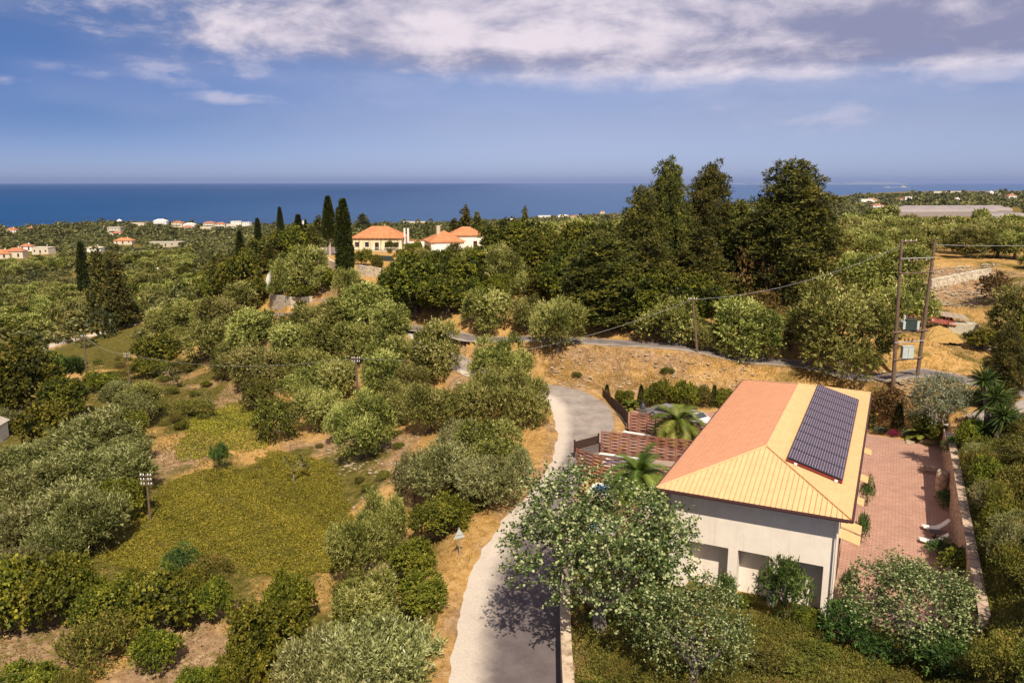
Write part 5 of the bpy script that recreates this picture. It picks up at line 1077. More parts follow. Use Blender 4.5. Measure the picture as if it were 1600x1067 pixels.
for i, (k, a, b, c, d) in enumerate([('olivethick', 210, 612, 670, 70), ('olive', 215, 598, 660, 80), ('olivethick', 150, 640, 720, 130), ('olivethick', 130, 690, 775, 150), ('olivethick', 185, 700, 775, 110), ('olivethick', 60, 720, 800, 140), ('olivethick', 100, 755, 850, 150), ('olivethick', 150, 760, 860, 110), ('olivethick', 30, 790, 880, 130), ('citrus', 195, 745, 812, 84), ('darkbush', 72, 625, 700, 96), ('citrus', 205, 640, 700, 60), ('olivethick', 45, 850, 920, 100), ('olivethick', 30, 690, 745, 90), ('olivethick', 90, 810, 885, 90), ('softbush', 345, 690, 735, 30), ('mastic', 430, 620, 690, 76), ('mastic', 400, 590, 640, 60), ('reed', 100, 553, 608, 66), ('darkbush', 252, 522, 568, 78), ('bare', 270, 570, 602, 60), ('bare', 318, 608, 640, 40), ('scrub', 300, 620, 650, 70), ('olivethick', 190, 592, 640, 60), ('citrus', 155, 580, 610, 60), ('citrus', 230, 560, 590, 60), ('mastic', 285, 560, 582, 50)]):
    T_(k, a, b, c, d, ['low silvery bush under the clearing olive', 'small olive standing in the weedy clearing', 'silvery olive thicket left of the weedy clearing', 'broad silvery thicket in the middle of the left side', 'silvery thicket at the dry path edge', 'silvery thicket under the small hut', 'lower silvery thicket at the field corner', 'silvery thicket touching the short pole', 'silvery thicket at the left frame edge', 'bright green bush behind the short white insulator pole', 'dark leafy bush right beside the small hut', 'green bush at the edge of the dry path', 'silvery clump above the lower left bushes', 'dark thicket under the hut wall', 'silvery clump next to the shaded hollow', 'small pale shrub in the middle of the upper field', 'bright mound of creeper at the top of the field', 'green mound under the left bank olives', 'upright dark reed bush by the bare tall pole', 'round dark fig bush under the left track', 'leafless bush in the weedy clearing', 'leafless bush with white stems near the clearing', 'weedy scrub at the top of the clearing', 'small silvery bush left of the clearing', 'leafy bush between the valley poles', 'yellow green bush in the clearing', 'low mastic on the slope below the fig bush'][i])
for i, (a, b, c, d) in enumerate([(35, 530, 650, 120), (100, 590, 655, 70), (10, 560, 640, 80), (75, 540, 610, 60)]):
    T_('oak', a, b, c, d, ['shady dark oak at the left edge behind the pole', 'dark oak above the small hut', 'dark oak cut by the left frame edge', 'dark oak between the hut and the reed bush'][i], 'dark oaks at the left edge')
T_('cypress', 134, 380, 470, 20, 'dark cypress left of the two black conifers in the valley'); T_('pine', 162, 388, 500, 56, 'taller left one of the two black conifers in the valley'); T_('pine', 186, 402, 514, 66, 'broad black conifer with pale trunk beside the valley track')
# cypresses of the hill
for a, b, c, d, l, k in [(541, 315, 453, 28, 'widest and nearest cypress of the hill beside the cream house', 'cypress'), (516, 309, 400, 21, 'tall cypress with bare pale trunk left of the widest one', 'barecypress'), (531, 326, 396, 15, 'cypress hidden behind the widest cypress', 'cypress'), (468, 336, 386, 16, 'short cypress left of the bare trunked one', 'cypress'), (440, 325, 388, 11, 'thin cypress standing over the sea left of the hill', 'barecypress'), (405, 342, 395, 13, 'small cypress leftmost of the hill row', 'cypress'), (479, 344, 384, 9, 'slim little cypress between short ones', 'cypress'), (378, 362, 430, 17, 'bright green cypress in front of the dark wood', 'cypress')]:
    T_(k, a, b, c, d, l, 'cypresses on the hill')
for a, b, c, d, l in [(499, 338, 384, 36, 'dark conifer between the hill cypresses'), (567, 334, 362, 30, 'dark conifer behind the cream house roof'), (728, 322, 382, 34, 'dark pine between the two tiled houses'), (746, 332, 384, 30, 'second dark pine beside the garage roof'), (820, 323, 372, 20, 'small dark pine poking above the oaks'), (710, 342, 382, 34, 'low dark pine left of the pair')]:
    T_('pine', a, b, c, d, l, 'dark pines around the tiled houses')
for i, (a, b, c, d) in enumerate([(1038, 260, 470, 74), (998, 300, 480, 78), (1102, 264, 462, 78), (1228, 262, 478, 150)]):
    T_('domepine', a, b, c, d, ['tall conifer rising highest left of centre right', 'bushy conifer leaning out left of the tall one', 'pointed conifer between the two tallest', 'tallest and broadest dark conifer at the right end of the wood'][i], 'tall conifers above the sea')
T_('towerpine', 938, 368, 512, 130, 'loose bright green conifer at the near left of the wood'); T_('pine', 1150, 318, 470, 90, 'bushy conifer left of the broadest one'); T_('pine', 1010, 375, 500, 120, 'dense conifer mass at the centre of the wood'); T_('pine', 1090, 360, 490, 110, 'dense dark conifer at the wood front'); T_('pine', 1265, 310, 470, 60, 'dark conifer at the right skirt of the broadest one'); T_('pine', 1190, 330, 476, 80, 'dark conifer at the left skirt of the broadest one'); T_('pine', 965, 440, 510, 100, 'low spreading conifer behind the roadside olives')
T_('brownbush', 1185, 375, 480, 80, 'tree with rusty brown foliage under the broadest conifer')
for i, (a, b, c, d) in enumerate([(650, 398, 492, 112), (622, 415, 480, 70), (715, 400, 470, 100), (700, 430, 488, 90), (770, 385, 455, 100), (805, 345, 430, 100), (845, 360, 440, 90), (790, 370, 420, 60), (760, 400, 440, 70), (885, 400, 490, 90), (845, 420, 480, 60), (1040, 420, 508, 100), (1000, 430, 510, 90), (1090, 430, 510, 90), (905, 380, 450, 70), (960, 350, 440, 80)]):
    T_('oak', a, b, c, d, ['large dark oak at the left front of the wood', 'dark oak closing the left side of the wood above the road', 'oak in the second row behind the large left one', 'dark oak just above the road bank', 'oak behind the yellow green tree', 'oak crown on the skyline right of the garage', 'oak crown right of the small pine', 'oak beside the garage roof', 'oak between garage and yellow green tree', 'dark oak left of the loose bright conifer', 'small oak by the pale olives', 'dark oak low in the middle of the wood', 'oak left of the lower middle of the wood', 'dark oak right of the lower middle of the wood', 'oak behind the loose bright conifer', 'oak under the bushy leaning conifer'][i], 'dark oaks of the wood above the road')
T_('citrus', 735, 432, 482, 56, 'yellow green round tree in front of the dark oaks'); T_('citrus', 860, 372, 420, 50, 'yellow green tree lit among dark oaks'); T_('citrus', 783, 428, 470, 50, 'second yellow green bush among the dark oaks'); T_('olive', 825, 418, 478, 64, 'pale olive between dark oaks', G_ROAD); T_('olive', 905, 340, 395, 80, 'light olive crown over the wood', 'light olives behind the wood'); T_('olive', 1090, 320, 400, 110, 'light olive crown between the tall conifers', 'light olives behind the wood'); T_('olive', 1140, 322, 400, 70, 'light olive left of the broadest conifer', 'light olives behind the wood')
# shrubs round the cream house and its walls
for i, (k, a, b, c, d) in enumerate([('darkbush', 572, 388, 416, 26), ('mastic', 588, 400, 418, 18), ('darkbush', 612, 376, 392, 22), ('citrus', 652, 376, 394, 18), ('darkbush', 560, 392, 414, 18), ('citrus', 640, 380, 392, 20), ('mastic', 648, 388, 397, 10), ('mastic', 609, 388, 396, 9), ('olive', 445, 395, 450, 50), ('olive', 480, 385, 452, 66), ('olive', 505, 415, 455, 40), ('olive', 440, 430, 462, 44), ('darkbush', 590, 398, 420, 20)]):
    T_(k, a, b, c, d, ['round bush at the wall corner below the cream house', 'light round bush beside the dark one on the bank', 'flat topped bush before the cream terrace', 'lime green bush by the garage', 'narrow bush touching the widest cypress', 'hedge bush left of the garage', 'tiny ball shrub near the garage', 'tiny ball shrub below the terrace', 'ivy covered tree left of the white sloping wall', 'large bushy tree above the stone wall', 'bush right above the stone wall', 'bush at the white gate post', 'small bush on the wall end'][i])
for i, v_ in enumerate(np.arange(1.0, 30, 2.3)):
    x_, y_ = hl(12.95 + .25 * math.sin(i * 2.1), v_); kd = ['scrub', 'olivebush', 'mastic', 'citrus'][i % 4]; hh_ = 2.0 + .5 * math.sin(i * 1.7 + 1)
    put(kd, x_, y_, hh_, 2.3, ['brownish scrub', 'silvery bush', 'green mastic shrub', 'leafy green shrub'][i % 4] + ' on top of the court wall, number %s from its near end' % ['one', 'two', 'three', 'four', 'five', 'six', 'seven', 'eight', 'nine', 'ten', 'eleven', 'twelve', 'thirteen'][i], 'shrubs lining the top of the court wall')
for i, (k, a, b, c, d) in enumerate([('darkbush', 632, 388, 412, 34), ('olive', 664, 384, 420, 40), ('darkbush', 700, 388, 418, 44), ('oak', 640, 392, 440, 50), ('olive', 540, 418, 462, 40), ('mastic', 562, 436, 456, 30), ('darkbush', 520, 420, 448, 34), ('olive', 1532, 326, 357, 34), ('darkbush', 470, 440, 470, 44), ('darkbush', 400, 432, 474, 50), ('olive', 375, 440, 482, 60)]):
    T_(k, a, b, c, d, ['dark bush below the tile capped wall', 'small olive in front of the garage drive', 'dark bush under the garage door', 'oak on the slope below the cream house', 'olive at the foot of the widest cypress', 'low shrub under the sunlit stone wall', 'dark bush between the stone walls', 'olive hiding the end of the short greenhouse', 'dark bush above the curved stone wall', 'dark bush left of the curved stone wall', 'olive in the hollow left of the curved stone wall'][i])
# ---- filled areas, each plant still its own object
def inpoly(px, py, P):
    P = np.array(P, float); x0, y0 = P[:, 0], P[:, 1]; x1, y1 = np.roll(x0, -1), np.roll(y0, -1)
    c = ((y0[None] > py[:, None]) != (y1[None] > py[:, None])) & (px[:, None] < (x1 - x0)[None] * (py[:, None] - y0[None]) / (y1 - y0 + 1e-9)[None] + x0[None]); return c.sum(1) % 2 == 1
def cand(poly, step, seed, jit=.35):
    g = np.random.default_rng(seed); W_ = np.array([pick(*p)[:2] for p in poly]); lo = W_.min(0) - 5; hi = W_.max(0) + 5
    X, Y = np.meshgrid(np.arange(lo[0], hi[0], step), np.arange(lo[1], hi[1], step)); X = X.ravel() + g.normal(0, step * jit, X.size); Y = Y.ravel() + g.normal(0, step * jit, Y.size)
    Z = ground(X, Y); px, py, d = proj(X, Y, Z); k = inpoly(px, py, poly); rd, _ = roadinfo(X, Y); k &= rd > 1.0; return X[k], Y[k], Z[k]
LM = [(541, 440, 'the widest hill cypress'), (186, 480, 'the broad black conifer'), (134, 430, 'the valley cypress'), (62, 590, 'the dark pole at the left edge'), (235, 790, 'the short white insulator pole'), (137, 590, 'the bare tall valley pole'), (203, 590, 'the small clearing pole'), (252, 560, 'the round fig bush'), (160, 525, 'the pale valley track'), (5, 680, 'the small white hut'),
      (26, 403, 'the red roofed farmhouse'), (195, 382, 'the low orange roofed house'), (262, 386, 'the long grey roofed building'), (243, 437, 'the pale ruin roof'), (378, 425, 'the bright green cypress'), (398, 424, 'the pale thin pole'), (405, 390, 'the leftmost hill cypress'), (440, 478, 'the curved stone wall'), (516, 400, 'the bare trunked cypress'), (559, 630, 'the wooden bank pole'),
      (570, 700, 'the bare trunked slope olive'), (424, 600, 'the forked left bank olive'), (350, 520, 'the big rounded left bank olive'), (680, 585, 'the road fork olive'), (590, 440, 'the sunlit stone wall'), (718, 868, 'the triangular sign'), (590, 890, 'the rocky gap'), (735, 470, 'the yellow green tree'), (938, 500, 'the loose bright conifer'), (1228, 470, 'the broadest tall conifer'), (1036, 470, 'the tallest left conifer'), (1102, 460, 'the pointed middle conifer'), (1185, 480, 'the rusty brown tree'),
      (1090, 550, 'the roadside wooden pole'), (872, 548, 'the round roadside olive'), (1045, 536, 'the olive left of the roadside pole'), (1312, 584, 'the largest bushy olive'), (820, 372, 'the small skyline pine'), (728, 382, 'the pine between tiled houses'), (1420, 350, 'the leftmost greenhouse'), (1490, 350, 'the middle greenhouses'), (1560, 350, 'the rightmost greenhouse'), (1409, 400, 'the left transformer pole top'), (1461, 400, 'the right transformer pole top'), (1300, 430, 'the olive right of the tall conifers'), (1555, 470, 'the brown terrace bush'),
      (1545, 660, 'the spiky yucca'), (1490, 735, 'the egg shaped planter'), (1470, 805, 'the sun loungers'), (1490, 880, 'the near end of the court wall'), (1425, 1010, 'the court end tree'), (1085, 1060, 'the middle garden tree'), (938, 985, 'the largest garden tree'), (1225, 968, 'the feathery pillar bush'), (884, 1040, 'the sandstone roadside wall'), (1563, 640, 'the bright upright conifer'), (245, 1045, 'the lone round green bush'), (150, 720, 'the left silvery thicket'), (1590, 860, 'the right frame edge by the court'), (1580, 1000, 'the bottom right corner')]
ORD = ['nearest', 'second nearest', 'third nearest', 'fourth nearest', 'fifth nearest', 'sixth nearest', 'seventh nearest', 'eighth nearest', 'ninth nearest', 'tenth nearest']
NOUN = {'olive': 'silvery olive', 'oak': 'dark oak', 'pine': 'dark conifer', 'darkbush': 'low dark oak bush', 'scrub': 'brownish scrub', 'mastic': 'green mastic shrub', 'olivebush': 'silvery wild olive bush', 'olivethick': 'wild olive thicket', 'brownbush': 'rusty bush', 'citrus': 'yellow green bush'}
LMD = {}
def autolabel(o, kind, x, y, z, h):
    px, py, d = proj(x, y, z + h * .5); best = min(LM, key=lambda q: (q[0] - px) ** 2 + 2.2 * (q[1] - py) ** 2); dx, dy = px - best[0], (py - best[1]) * 1.5
    dr = ('right of' if dx > 0 else 'left of') if abs(dx) > abs(dy) else ('below' if dy > 0 else 'above'); LMD.setdefault((NOUN[kind], dr, best[2]), []).append((dx * dx + dy * dy, o))
def apply_labels():
    for (noun, dr, lm), L_ in LMD.items():
        L_.sort(key=lambda q: q[0])
        for i, (_, o) in enumerate(L_):
            o['label'] = f'{noun} {dr} {lm}, {ORD[i]} to it' if i < len(ORD) else f'{noun} {dr} {lm}, {i + 1}th nearest to it'
def fill(kinds, poly, step, seed, hr, wr, label, group, clear=.55, cap=400):
    g = np.random.default_rng(seed + 500); X, Y, Z = cand(poly, step, seed); o = np.argsort(np.hypot(X, Y)); n = 0
    for i in o:
        if n >= cap: break
        w = g.uniform(*wr); h = g.uniform(*hr) * (.6 + .4 * w / wr[1])
        if any((X[i] - a) ** 2 + (Y[i] - b) ** 2 < (clear * (c + w / 2)) ** 2 for a, b, c in PLACED): continue
        kd = kinds[g.integers(len(kinds))]; autolabel(put(kd, float(X[i]), float(Y[i]), h, w, label, group, float(Z[i])), kd, float(X[i]), float(Y[i]), float(Z[i]), h); n += 1
    return n
N_ = {}
N_['left'] = fill(['olive', 'olive', 'olive', 'olive', 'olive', 'oak'], [(0, 440), (60, 425), (230, 425), (330, 450), (330, 478), (240, 470), (235, 500), (110, 520), (60, 545), (0, 545)], 6.6, 1, (4.2, 6.0), (5.5, 8), 'green olive or oak in the packed grove of the left valley, behind the track', 'trees packed in the left valley', cap=115)
N_['left2'] = fill(['olive', 'oak', 'olive'], [(210, 395), (290, 380), (300, 425), (330, 450), (230, 425), (60, 425), (0, 440), (0, 410), (110, 405)], 9, 2, (4.5, 6.5), (6.5, 9.5), 'small far olive or oak in the valley below the distant houses', 'far trees of the left valley', cap=80)
N_['pines'] = fill(['pine', 'pine', 'oak'], [(270, 425), (300, 395), (345, 378), (400, 378), (500, 380), (500, 392), (430, 420), (440, 445), (380, 450), (330, 440)], 6.5, 3, (5, 8), (5, 7), 'dark conifer or oak in the wood left of the hill cypresses', 'dark wood left of the hill', cap=40)
N_['low'] = fill(['oak', 'oak', 'darkbush'], [(270, 440), (330, 440), (420, 440), (425, 470), (330, 470)], 5.5, 4, (5, 7), (5.5, 7.5), 'low dark oak below the conifer wood on the left', 'low dark oaks below the left wood', cap=24)
N_['slope'] = fill(['olive'], [(240, 500), (330, 470), (420, 480), (430, 500), (560, 510), (600, 560), (640, 620), (560, 640), (480, 640), (430, 590), (330, 560), (250, 540)], 5.6, 5, (3.6, 4.8), (4.4, 6.2), 'olive tree filling the middle of the bank between the larger olives', G_BANK, clear=.72, cap=22)
N_['orchard'] = fill(['olive'], [(1280, 412), (1290, 372), (1400, 350), (1600, 362), (1600, 412), (1480, 400), (1400, 412)], 7.5, 6, (5.2, 6.6), (6.5, 8.5), 'olive tree in the grove on the right below the plastic greenhouses', 'olive grove below the greenhouses', cap=50)
N_['orchard2'] = fill(['olive'], [(850, 385), (870, 362), (980, 352), (1290, 352), (1290, 395), (1100, 420), (950, 400)], 8, 7, (5, 6.5), (7, 9), 'light olive tree behind the dark wood, before the far coast', 'light olives behind the wood', cap=36)
N_['wood'] = fill(['oak', 'oak', 'pine', 'olive', 'oak'], [(640, 485), (620, 460), (700, 440), (820, 405), (1100, 420), (1280, 430), (1280, 480), (1100, 505), (900, 505), (760, 480)], 6.0, 8, (6.5, 9.5), (6, 8.5), 'dark evergreen tree inside the wood above the road', 'dark oaks of the wood above the road', cap=45)
N_['brush'] = fill(['scrub', 'scrub', 'olivethick', 'scrub', 'mastic', 'citrus'], [(1500, 700), (1600, 680), (1720, 760), (1720, 1120), (1470, 1120), (1500, 980), (1500, 880), (1512, 760)], 2.0, 9, (.9, 2.1), (1.6, 3.8), 'wild brownish green shrub on the slope beyond the court wall', 'wild shrubs beyond the court wall', clear=.5, cap=130)
N_['brush2'] = fill(['scrub', 'mastic'], [(900, 1000), (960, 1010), (1050, 1075), (1180, 1030), (1290, 1000), (1390, 1050), (1460, 1060), (1460, 1120), (900, 1120)], 1.9, 10, (.6, 1.1), (1.8, 3.0), 'low shrub in the rough garden at the bottom', 'low shrubs of the rough garden', clear=.5, cap=60)
N_['rightw'] = fill(['mastic', 'scrub', 'brownbush'], [(1500, 640), (1530, 620), (1600, 660), (1600, 700), (1510, 705)], 2.4, 11, (1.0, 2.0), (2, 3.4), 'wild shrub beside the pale driveway', 'wild shrubs beyond the court wall', clear=.5, cap=14)
N_['rightout'] = fill(['olive', 'scrub', 'olive'], [(1605, 420), (1820, 420), (1900, 560), (1900, 640), (1680, 600), (1605, 560)], 8, 16, (3.5, 5), (4.5, 6.5), 'olive on the terraces at the right edge', 'olive trees on the right terraces', cap=14)
N_['clear'] = fill(['scrub', 'mastic', 'citrus'], [(150, 560), (300, 560), (330, 600), (330, 660), (250, 680), (230, 620), (150, 620)], 4.5, 12, (.7, 1.4), (1.6, 3.2), 'low weedy shrub in the clearing of the left valley', 'low shrubs of the valley clearing', clear=.7, cap=30)
N_['lowleft'] = fill(['olivethick', 'citrus', 'olivethick'], [(0, 660), (60, 700), (200, 680), (225, 730), (215, 810), (150, 860), (0, 900)], 3.4, 13, (2.6, 3.6), (4, 6), 'silvery or green thicket in the shade below the small hut', 'thickets on the lower left', clear=.62, cap=24)
N_['scree'] = fill(['scrub', 'mastic'], [(480, 690), (560, 640), (640, 690), (600, 760), (640, 900), (560, 890), (560, 800)], 3.6, 14, (.5, 1.0), (1.0, 2.0), 'small dry shrub on the stony bank beside the field', 'small shrubs on the stony bank', clear=.8, cap=14)
N_['bank'] = fill(['scrub', 'mastic'], [(850, 545), (1000, 550), (1200, 570), (1330, 590), (1200, 600), (1000, 598), (880, 595)], 5.5, 15, (.4, .8), (.9, 1.8), 'small tuft shrub on the dry bank under the upper road', 'small shrubs on the dry bank', clear=.8, cap=16)
apply_labels(); print('FILL', N_, 'placed', len(PLACED))
# ------------------------------------------------------------------ ground cover nobody could count
def scatter(name, poly, n, mat, L_, W_, hgt, seed, up=.7, region=None, dens=None, label=None, fu=1.0):
    g = np.random.default_rng(seed); W0 = np.array([pick(*p)[:2] for p in poly]); lo, hi = W0.min(0) - 2, W0.max(0) + 2; X = g.uniform(lo[0], hi[0], n * 3); Y = g.uniform(lo[1], hi[1], n * 3); Z = ground(X, Y); px, py, d = proj(X, Y, Z); k = inpoly(px + 13 * hnoise(X, Y, 3.1, 2.7) + 6 * hnoise(X, Y, .9, 5.1), py + 9 * hnoise(X, Y, 2.7, 8.2) + 4 * hnoise(X, Y, .8, 3.3), poly); rd, _ = roadinfo(X, Y); k &= rd > .25
    if dens is not None: k &= g.random(len(X)) < dens(X, Y)
    X, Y, Z = X[k][:n], Y[k][:n], Z[k][:n]; m = len(X); hh = hgt(X, Y) if callable(hgt) else hgt; P = np.c_[X, Y, Z + g.uniform(0, 1, m) * hh]
    D = unit(g.standard_normal((m, 3)) * (1, 1, .5) + np.array([0, 0, up])); big = .5 + .45 * hnoise(X, Y, 3.2, seed * 1.3) + .25 * hnoise(X, Y, .9, seed); T = np.clip(.42 + .30 * (big - .5) + g.normal(0, .17, m), 0, 1)
    V, tt = leaf_quads(P, D, L_, W_, g, T, np.tile([0, -.25, fu], (m, 1))); me = mesh_np(name, V, np.arange(4 * m).reshape(m, 4), mats=[MATS[mat]], attrs={'tint': tt}); o = bpy.data.objects.new(name, me); link(o); tag(o, label, kind='stuff'); o['category'] = name.replace('_', ' '); print(name, m)
mound = lambda X, Y: .07 + .16 * np.clip(.5 + .5 * hnoise(X, Y, 1.6, 5.5), 0, 1)
VINE = [(232, 775), (300, 738), (390, 728), (430, 705), (500, 718), (545, 770), (560, 830), (530, 890), (440, 905), (300, 895), (200, 890), (150, 872), (200, 835)]
scatter('vine_leaves', VINE, 120000, 'vine_leaf', .14, .10, mound, 3, .25, dens=lambda X, Y: np.clip(.80 + .9 * hnoise(X, Y, 2.6, 3.1) + .3 * hnoise(X, Y, .8, 1.1), .06, 1), label='low vines covering the field on the left')
scatter('vine_leaves', [(300, 650), (370, 630), (430, 660), (420, 700), (330, 715), (270, 720)], 16000, 'vine_leaf', .19, .16, mound, 4, .3, label='patch of low vines above the main field')
scatter('weeds', [(150, 545), (330, 560), (440, 600), (470, 690), (430, 715), (300, 735), (240, 760), (215, 700), (130, 610)], 70000, 'weed_leaf', .24, .08, lambda X, Y: .10 + .25 * np.clip(hnoise(X, Y, 3, 8), 0, 1), 6, .9, dens=lambda X, Y: np.clip(.45 + .6 * hnoise(X, Y, 5, 2.2), .04, 1), label='weeds and dry stalks in the left clearing')
scatter('undergrowth', [(893, 790), (985, 790), (1010, 880), (1060, 935), (1100, 960), (1290, 975), (1380, 985), (1500, 1000), (1500, 1200), (893, 1200)], 110000, 'weed_leaf', .15, .05, lambda X, Y: .12 + .45 * np.clip(.5 + .6 * hnoise(X, Y, 1.5, 9.5), 0, 1), 8, .9, label='rough olive green undergrowth of the garden at the bottom')
scatter('undergrowth', [(1502, 700), (1600, 660), (1800, 720), (1800, 1200), (1500, 1200), (1500, 900)], 80000, 'weed_leaf', .17, .06, lambda X, Y: .12 + .5 * np.clip(.5 + .6 * hnoise(X, Y, 1.8, 7.5), 0, 1), 9, .9, label='undergrowth among the shrubs beyond the court wall')
scatter('dry_grass', [(850, 545), (1000, 545), (1200, 565), (1400, 600), (1350, 640), (1200, 605), (950, 610), (880, 605), (830, 570)], 60000, 'dry_grass_blade', .24, .04, .03, 10, 1.6, dens=lambda X, Y: np.clip(.5 + .7 * hnoise(X, Y, 4, 3.3), .05, 1), label='dry grass on the bank below the upper road')
scatter('dry_grass', [(440, 520), (640, 500), (700, 540), (860, 640), (870, 700), (760, 850), (700, 1067), (620, 1067), (640, 820), (560, 700), (480, 640), (340, 600), (330, 560)], 120000, 'dry_grass_blade', .24, .035, .03, 12, 1.6, dens=lambda X, Y: np.clip(.45 + .7 * hnoise(X, Y, 3.4, 1.3), .04, 1), label='dry grass on the slope between the olives')
scatter('weeds', [(0, 850), (520, 900), (640, 900), (660, 1067), (640, 1200), (-100, 1200)], 40000, 'weed_leaf', .18, .07, lambda X, Y: .05 + .15 * np.clip(hnoise(X, Y, 2, 8), 0, 1), 16, .7, dens=lambda X, Y: np.clip(.35 + .7 * hnoise(X, Y, 4, 6.2), .05, 1), label='weeds on the bare ground at the bottom left')
scatter('weeds', [(1430, 480), (1600, 440), (1600, 600), (1500, 600), (1400, 590), (1380, 620), (1330, 600)], 16000, 'weed_leaf', .22, .07, .12, 17, .8, dens=lambda X, Y: np.clip(.4 + .7 * hnoise(X, Y, 5, 6.2), .05, 1), label='dry weeds around the shed on the right')
def rubble(name, poly, n, s0, s1, seed, label, dens=None):
    g = np.random.default_rng(seed); W0 = np.array([pick(*p)[:2] for p in poly]); lo, hi = W0.min(0), W0.max(0); X = g.uniform(lo[0], hi[0], n * 6); Y = g.uniform(lo[1], hi[1], n * 6); Z = ground(X, Y); px, py, d = proj(X, Y, Z); k = inpoly(px, py, poly); rd, _ = roadinfo(X, Y); k &= rd > .4
    k &= g.random(len(X)) < np.clip(.4 + .8 * hnoise(X, Y, 3, seed), .03, 1); X, Y, Z = X[k][:n], Y[k][:n], Z[k][:n]; m = len(X)
    base = np.array([(1, 0, 0), (-1, 0, 0), (0, 1, 0), (0, -1, 0), (.1, .1, .8), (0, 0, -.8), (.7, .7, .35), (-.7, .7, .3), (.7, -.7, .3), (-.7, -.7, .35)], float)
    import bmesh
    bm = bmesh.new(); [bm.verts.new(q) for q in base]; bmesh.ops.convex_hull(bm, input=bm.verts[:]); bm.verts.ensure_lookup_table(); bm.verts.index_update(); T = np.array([[v.index for v in f.verts] for f in bm.faces]); B = np.array([v.co[:] for v in bm.verts]); bm.free()
    sc = (s0 + (s1 - s0) * g.random(m) ** 3)[:, None, None] * g.uniform(.6, 1.3, (m, 1, 3)) * (1, 1, .6); a = g.uniform(0, 6.28, m); Bj = B[None] * (1 + .22 * g.standard_normal((m, len(B), 1))) * sc
    x = Bj[..., 0] * np.cos(a)[:, None] - Bj[..., 1] * np.sin(a)[:, None]; y = Bj[..., 0] * np.sin(a)[:, None] + Bj[..., 1] * np.cos(a)[:, None]; V = np.stack([x + X[:, None], y + Y[:, None], Bj[..., 2] + Z[:, None] + sc[:, :, 2] * .25], -1).reshape(-1, 3)
    TT = (T[None] + (np.arange(m) * len(B))[:, None, None]).reshape(-1, 3); me = mesh_np(name, V, None, TT, mats=[MATS['rock']]); o = bpy.data.objects.new(name, me); link(o); tag(o, label, kind='stuff'); o['category'] = 'stones'
rubble('rubble', [(500, 680), (560, 650), (640, 690), (620, 760), (640, 880), (620, 910), (560, 900), (580, 830), (540, 780)], 700, .05, .24, 21, 'pale stones on the bank beside the field')
rubble('rubble', [(850, 550), (1000, 548), (1200, 570), (1380, 600), (1200, 605), (950, 608), (860, 600)], 900, .04, .28, 22, 'pale stones scattered on the dry bank under the upper road')
rubble('rubble', [(1450, 420), (1560, 412), (1560, 450), (1530, 478), (1450, 480)], 800, .12, .45, 23, 'fallen stones of the terraces behind the shed')
rubble('rubble', [(620, 500), (700, 520), (720, 600), (680, 600), (640, 560)], 260, .05, .35, 24, 'stones on the slope by the road fork')
rubble('rubble', [(1380, 580), (1460, 590), (1440, 620), (1340, 620), (1330, 600)], 160, .06, .45, 25, 'stones at the foot of the transformer poles')
# ------------------------------------------------------------------ walls and sheds on the hill and terraces
def wall_px(P, h, th, mat, label, name='stone_wall', cap=None):
    W_ = [pick(*p) for p in P]; m = MB(); V = []; n = len(W_)
    for i, p in enumerate(W_):
        a = W_[max(0, i - 1)]; b = W_[min(n - 1, i + 1)]; d = unit((b - a)[:2]); nn = np.array([-d[1], d[0]]) * th / 2; hh = h[i] if isinstance(h, (list, tuple)) else h
        V += [(p[0] + nn[0], p[1] + nn[1], p[2] - .8), (p[0] - nn[0], p[1] - nn[1], p[2] - .8), (p[0] - nn[0], p[1] - nn[1], p[2] + hh), (p[0] + nn[0], p[1] + nn[1], p[2] + hh)]
    Q = [(4 * i + j, 4 * i + (j + 1) % 4, 4 * i + 4 + (j + 1) % 4, 4 * i + 4 + j) for i in range(n - 1) for j in range(4)] + [(0, 3, 2, 1), (4 * n - 4, 4 * n - 3, 4 * n - 2, 4 * n - 1)]
    m.add(V, Q); tag(m.build(name, MATS[mat]), label, 'wall'); 
wall_px([(424, 476), (440, 479), (456, 480), (472, 478), (486, 472)], [2.0, 2.1, 1.9, 1.6, 1.0], .5, 'dry_stone', 'curved dry stone wall above the road end on the left bank')
wall_px([(492, 408), (505, 412), (520, 420), (536, 430), (556, 436)], [1.8, 1.7, 1.6, 1.6, 1.5], .5, 'dry_stone', 'stone wall running down behind the widest cypress')
wall_px([(560, 430), (572, 432), (586, 433), (600, 431)], [1.9, 1.9, 1.8, 1.4], .5, 'dry_stone', 'sunlit stone wall right of the widest cypress')
wall_px([(490, 402), (500, 400), (512, 397), (530, 396)], [1.4, 1.6, 1.6, 1.4], .3, 'far_white', 'white rendered wall at the foot of the bare trunked cypress', 'white_wall')
wall_px([(416, 452), (420, 444), (424, 438)], [1.6, 1.9, 1.9], .4, 'far_white', 'white gate wall left of the ivy covered tree', 'white_wall')
wall_px([(566, 404), (590, 407), (614, 408)], 1.1, .1, 'transformer_green', 'dark netted fence above the stone wall', 'net_fence')
wall_px([(1452, 450), (1480, 444), (1510, 438), (1545, 432)], 1.3, .8, 'dry_stone', 'rough dry stone terrace wall behind the transformer poles')
